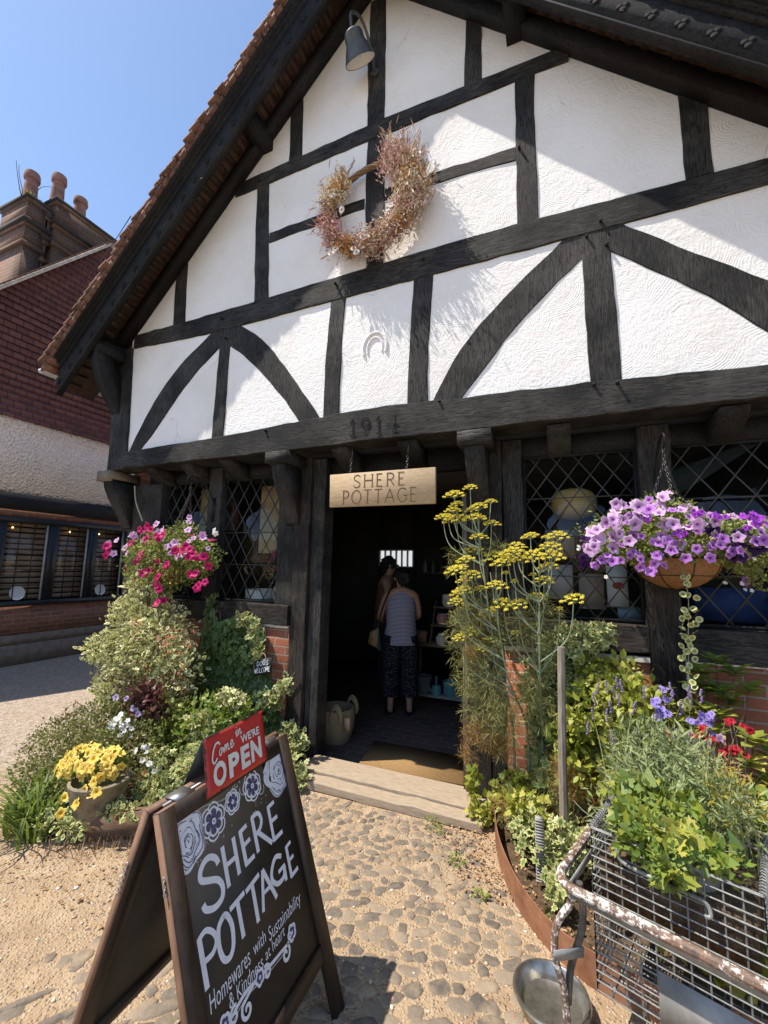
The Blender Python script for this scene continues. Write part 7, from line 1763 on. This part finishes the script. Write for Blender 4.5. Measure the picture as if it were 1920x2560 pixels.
def make_person(base, yaw, H, label, arms, mats, hair, head_yaw=0.0, trousers=True):
    k = H / 1.66; c, s = math.cos(yaw), math.sin(yaw)
    T = lambda x, y, z: (base[0] + (x * c - y * s) * k, base[1] + (x * s + y * c) * k, base[2] + z * k)
    p = thing('person', base, label, 'person')
    N = {'pel': (T(0, 0, .92), .14 * k), 'bel': (T(0, .0, 1.06), .125 * k), 'chest': (T(0, .01, 1.26), (.135 * k, .11 * k)), 'up': (T(0, .005, 1.37), (.11 * k, .085 * k)), 'neck': (T(0, .015, 1.44), .052 * k), 'hb': (T(0, .035, 1.50), .062 * k), 'head': (T(0, .045, 1.565), (.078 * k, .092 * k)), 'crown': (T(0, .035, 1.625), .055 * k)}
    E_ = [('pel', 'bel'), ('bel', 'chest'), ('chest', 'up'), ('up', 'neck'), ('neck', 'hb'), ('hb', 'head'), ('head', 'crown')]
    for sg, n in ((-1, 'l'), (1, 'r')):
        N.update({'hip' + n: (T(sg * .095, 0, .86), .09 * k), 'th' + n: (T(sg * .10, .01, .66), .078 * k), 'kn' + n: (T(sg * .10, .02, .47), .055 * k), 'cf' + n: (T(sg * .105, -.005, .32), .052 * k), 'an' + n: (T(sg * .11, -.01, .09), .034 * k), 'hl' + n: (T(sg * .112, .01, .035), .036 * k), 'toe' + n: (T(sg * .125, .15, .022), .028 * k)})
        E_ += [('pel', 'hip' + n), ('hip' + n, 'th' + n), ('th' + n, 'kn' + n), ('kn' + n, 'cf' + n), ('cf' + n, 'an' + n), ('an' + n, 'hl' + n), ('hl' + n, 'toe' + n)]
        el, wr, hd = arms[n]
        N.update({'sh' + n: (T(sg * .165, .0, 1.36), .058 * k), 'el' + n: (T(*el), .042 * k), 'wr' + n: (T(*wr), .027 * k), 'pm' + n: (T(*hd), (.034 * k, .02 * k))})
        E_ += [('up', 'sh' + n), ('sh' + n, 'el' + n), ('el' + n, 'wr' + n), ('wr' + n, 'pm' + n)]
        d = np.array(hd) - np.array(wr); d = d / np.linalg.norm(d); sd = np.cross(d, (0, 0, 1)); sd = sd / (np.linalg.norm(sd) + 1e-6)
        for f in range(5):
            off = sd * (f - 1.5) * .017 if f < 4 else -sd * .04; L_ = (.06, .07, .065, .052, .04)[f]; st = np.array(hd) + (d * .03 + off if f < 4 else off * .8)
            N['f%s%d' % (n, f)] = (T(*st), .0095 * k); N['g%s%d' % (n, f)] = (T(*(st + d * L_ * .6 + np.array((0, 0, -.012)))), .0085 * k); N['h%s%d' % (n, f)] = (T(*(st + d * L_ + np.array((0, 0, -.03)))), .007 * k)
            E_ += [('pm' + n, 'f%s%d' % (n, f)), ('f%s%d' % (n, f), 'g%s%d' % (n, f)), ('g%s%d' % (n, f), 'h%s%d' % (n, f))]
    body = skin_body('body', N, E_, 'pel', mats['skin'], p)
    hc = np.array(T(0, .045, 1.565)); ch, s2 = math.cos(yaw + head_yaw), math.sin(yaw + head_yaw); fw = np.array((-s2, ch, 0)); rt = np.array((ch, s2, 0))
    m = MB(); m.blob(hc + fw * .095 * k - np.array((0, 0, .012 * k)), (.016 * k, .02 * k, .026 * k), 2)
    m.build('nose', mats['skin'], body, smooth=True)
    for sg in (-1, 1):
        m = MB(); m.blob(hc + rt * sg * .082 * k - np.array((0, 0, .01)), (.014 * k, .022 * k, .034 * k), 2); m.build('ear', mats['skin'], body, smooth=True)
        m = MB(); m.blob(hc + fw * .083 * k + rt * sg * .033 * k + np.array((0, 0, .008)), (.012 * k,) * 3, 2); m.build('eye', simple('eye', (.1, .08, .07), .2), body, smooth=True)
    m = MB(); m.blob(hc + fw * .083 * k - np.array((0, 0, .058 * k)), (.024 * k, .012 * k, .008 * k), 2); m.build('mouth', simple('lip', (.32, .12, .1), .5), body, smooth=True)
    m = MB(); hb = hc - fw * .03 * k + np.array((0, 0, .025 * k)); m.blob(hb, (.10 * k, .10 * k, .10 * k), 3, lump=.35); m.blob(hb - fw * .04 * k - np.array((0, 0, .05 * k)), (.09 * k, .07 * k, .09 * k), 3, lump=.5)
    m.build('hair', hair, p, smooth=True)
    def loft(rings, name, mat):
        m = MB(); n = 26; V = []
        for x, y, z, rx, ry in rings:
            for i in range(n):
                a = 2 * math.pi * i / n; w = 1 + .03 * math.sin(5 * a + z * 14) * (z < 1.2); V.append(T(x + rx * w * math.cos(a), y + ry * w * math.sin(a), z))
        m.add(V, [(j * n + i, j * n + (i + 1) % n, (j + 1) * n + (i + 1) % n, (j + 1) * n + i) for j in range(len(rings) - 1) for i in range(n)])
        o = m.build(name, mat, p, smooth=True, sharp=0); return o
    loft([(0, .0, .80, .205, .165), (0, 0, .90, .195, .16), (0, 0, 1.02, .175, .145), (0, .005, 1.15, .172, .14), (0, .01, 1.27, .175, .135), (0, .005, 1.35, .16, .11), (0, .005, 1.40, .115, .08), (0, .01, 1.425, .075, .066)], 'top', mats['top'])
    if trousers:
        for sg in (-1, 1):
            loft([(sg * .115, -.005, .22, .098, .105), (sg * .112, 0, .34, .098, .10), (sg * .108, .01, .50, .10, .10), (sg * .10, .005, .68, .112, .115), (sg * .092, 0, .82, .12, .135), (sg * .075, 0, .90, .125, .145)], 'trouser_leg', mats['legs'])
    for sg in (-1, 1):
        m = MB(); P_ = T(sg * .118, .055, .022); m.blob(P_, (.05 * k, .13 * k, .030 * k), 2)
        m.build('shoe', mats['shoe'], p, smooth=True)
    return p, T
def striped():
    t = NT('navy_striped_jersey', .85, .1); w = t.n('ShaderNodeTexWave', wave_type='BANDS', bands_direction='Z'); t.put(w.inputs['Vector'], t.pos()); w.inputs['Scale'].default_value = 22
    t.col(t.ramp(w.outputs[1], [(.45, (.10, .10, .17)), (.6, (.42, .42, .50))])); return t.m
def dotted():
    t = NT('speckled_trousers', .85, .1); d = t.vor(t.pos(), 90); t.col(t.ramp(d, [(.16, (.36, .36, .38)), (.24, (.010, .010, .018))])); return t.m
HAIR = simple('dark_hair', (.010, .008, .007), .6, sc=40, bump=.6)
BLKS = simple('black_shoe', (.015, .015, .015), .5)
pw, TW = make_person((-1.72, 1.72, -.02), RAD(22), 1.62, 'person seen from behind in a striped sleeveless top and speckled cropped trousers', {'l': ((-.25, .05, 1.10), (-.22, .24, 1.02), (-.20, .32, 1.02)), 'r': ((.22, .10, 1.10), (.14, .28, 1.04), (.12, .36, 1.03))}, {'skin': SKIN, 'top': striped(), 'legs': dotted(), 'shoe': BLKS}, HAIR, .5)
bag = thing('shoulder_bag', tuple(TW(-.27, .04, .9)), 'tan and dark green shoulder bag hanging from the arm of the woman', 'bag')
m = MB(); a = np.array(TW(-.31, -.02, 1.0)); 
m.prism([TW(-.26, -.12, .98), TW(-.36, -.10, .92), TW(-.38, -.06, .80), TW(-.27, -.12, .76)], np.array(TW(0, .22, 0)) - np.array(TW(0, 0, 0))); m.build('bag_body', simple('tan_bag', (.30, .20, .10), .7), bag)
m = MB(); m.prism([TW(-.25, -.10, .96), TW(-.262, -.12, .96), TW(-.27, -.13, .74), TW(-.22, -.12, .72)], np.array(TW(0, .2, 0)) - np.array(TW(0, 0, 0))); m.build('green_side', simple('dark_green_cloth', (.02, .07, .075), .8), bag)
m = MB(); m.tube(catmull([TW(-.28, -.08, .95), TW(-.22, -.09, 1.2), TW(-.14, -.07, 1.40), TW(-.13, .04, 1.42), TW(-.2, .13, 1.2), TW(-.28, .08, .95)], 5), .011, 6); m.build('strap', BLKS, bag, smooth=True)
make_person((-2.16, 2.36, -.02), RAD(-70), 1.76, 'person in a brown top half hidden in the dark behind the woman in stripes', {'l': ((-.25, .08, 1.10), (-.18, .28, 1.05), (-.14, .36, 1.06)), 'r': ((.25, .06, 1.10), (.2, .26, 1.02), (.17, .34, 1.0))}, {'skin': SKIN, 'top': simple('brown_top', (.16, .075, .05), .8), 'legs': simple('dark_trousers', (.02, .02, .022), .8), 'shoe': BLKS}, HAIR, -.1)
# overhead wire from the neighbouring chimney
m = MB(); a = np.array((HX, 1.47, 6.79)); b = np.array((-3.9, -.42, 5.10)); m.tube([a + (b - a) * t_ - np.array((0, 0, .10 * math.sin(math.pi * t_))) for t_ in np.linspace(0, 1, 16)], .004, 5)
tag(m.build('overhead_wire', IRON), 'thin dark wire slung between the cottage and the shop roof', 'wire')
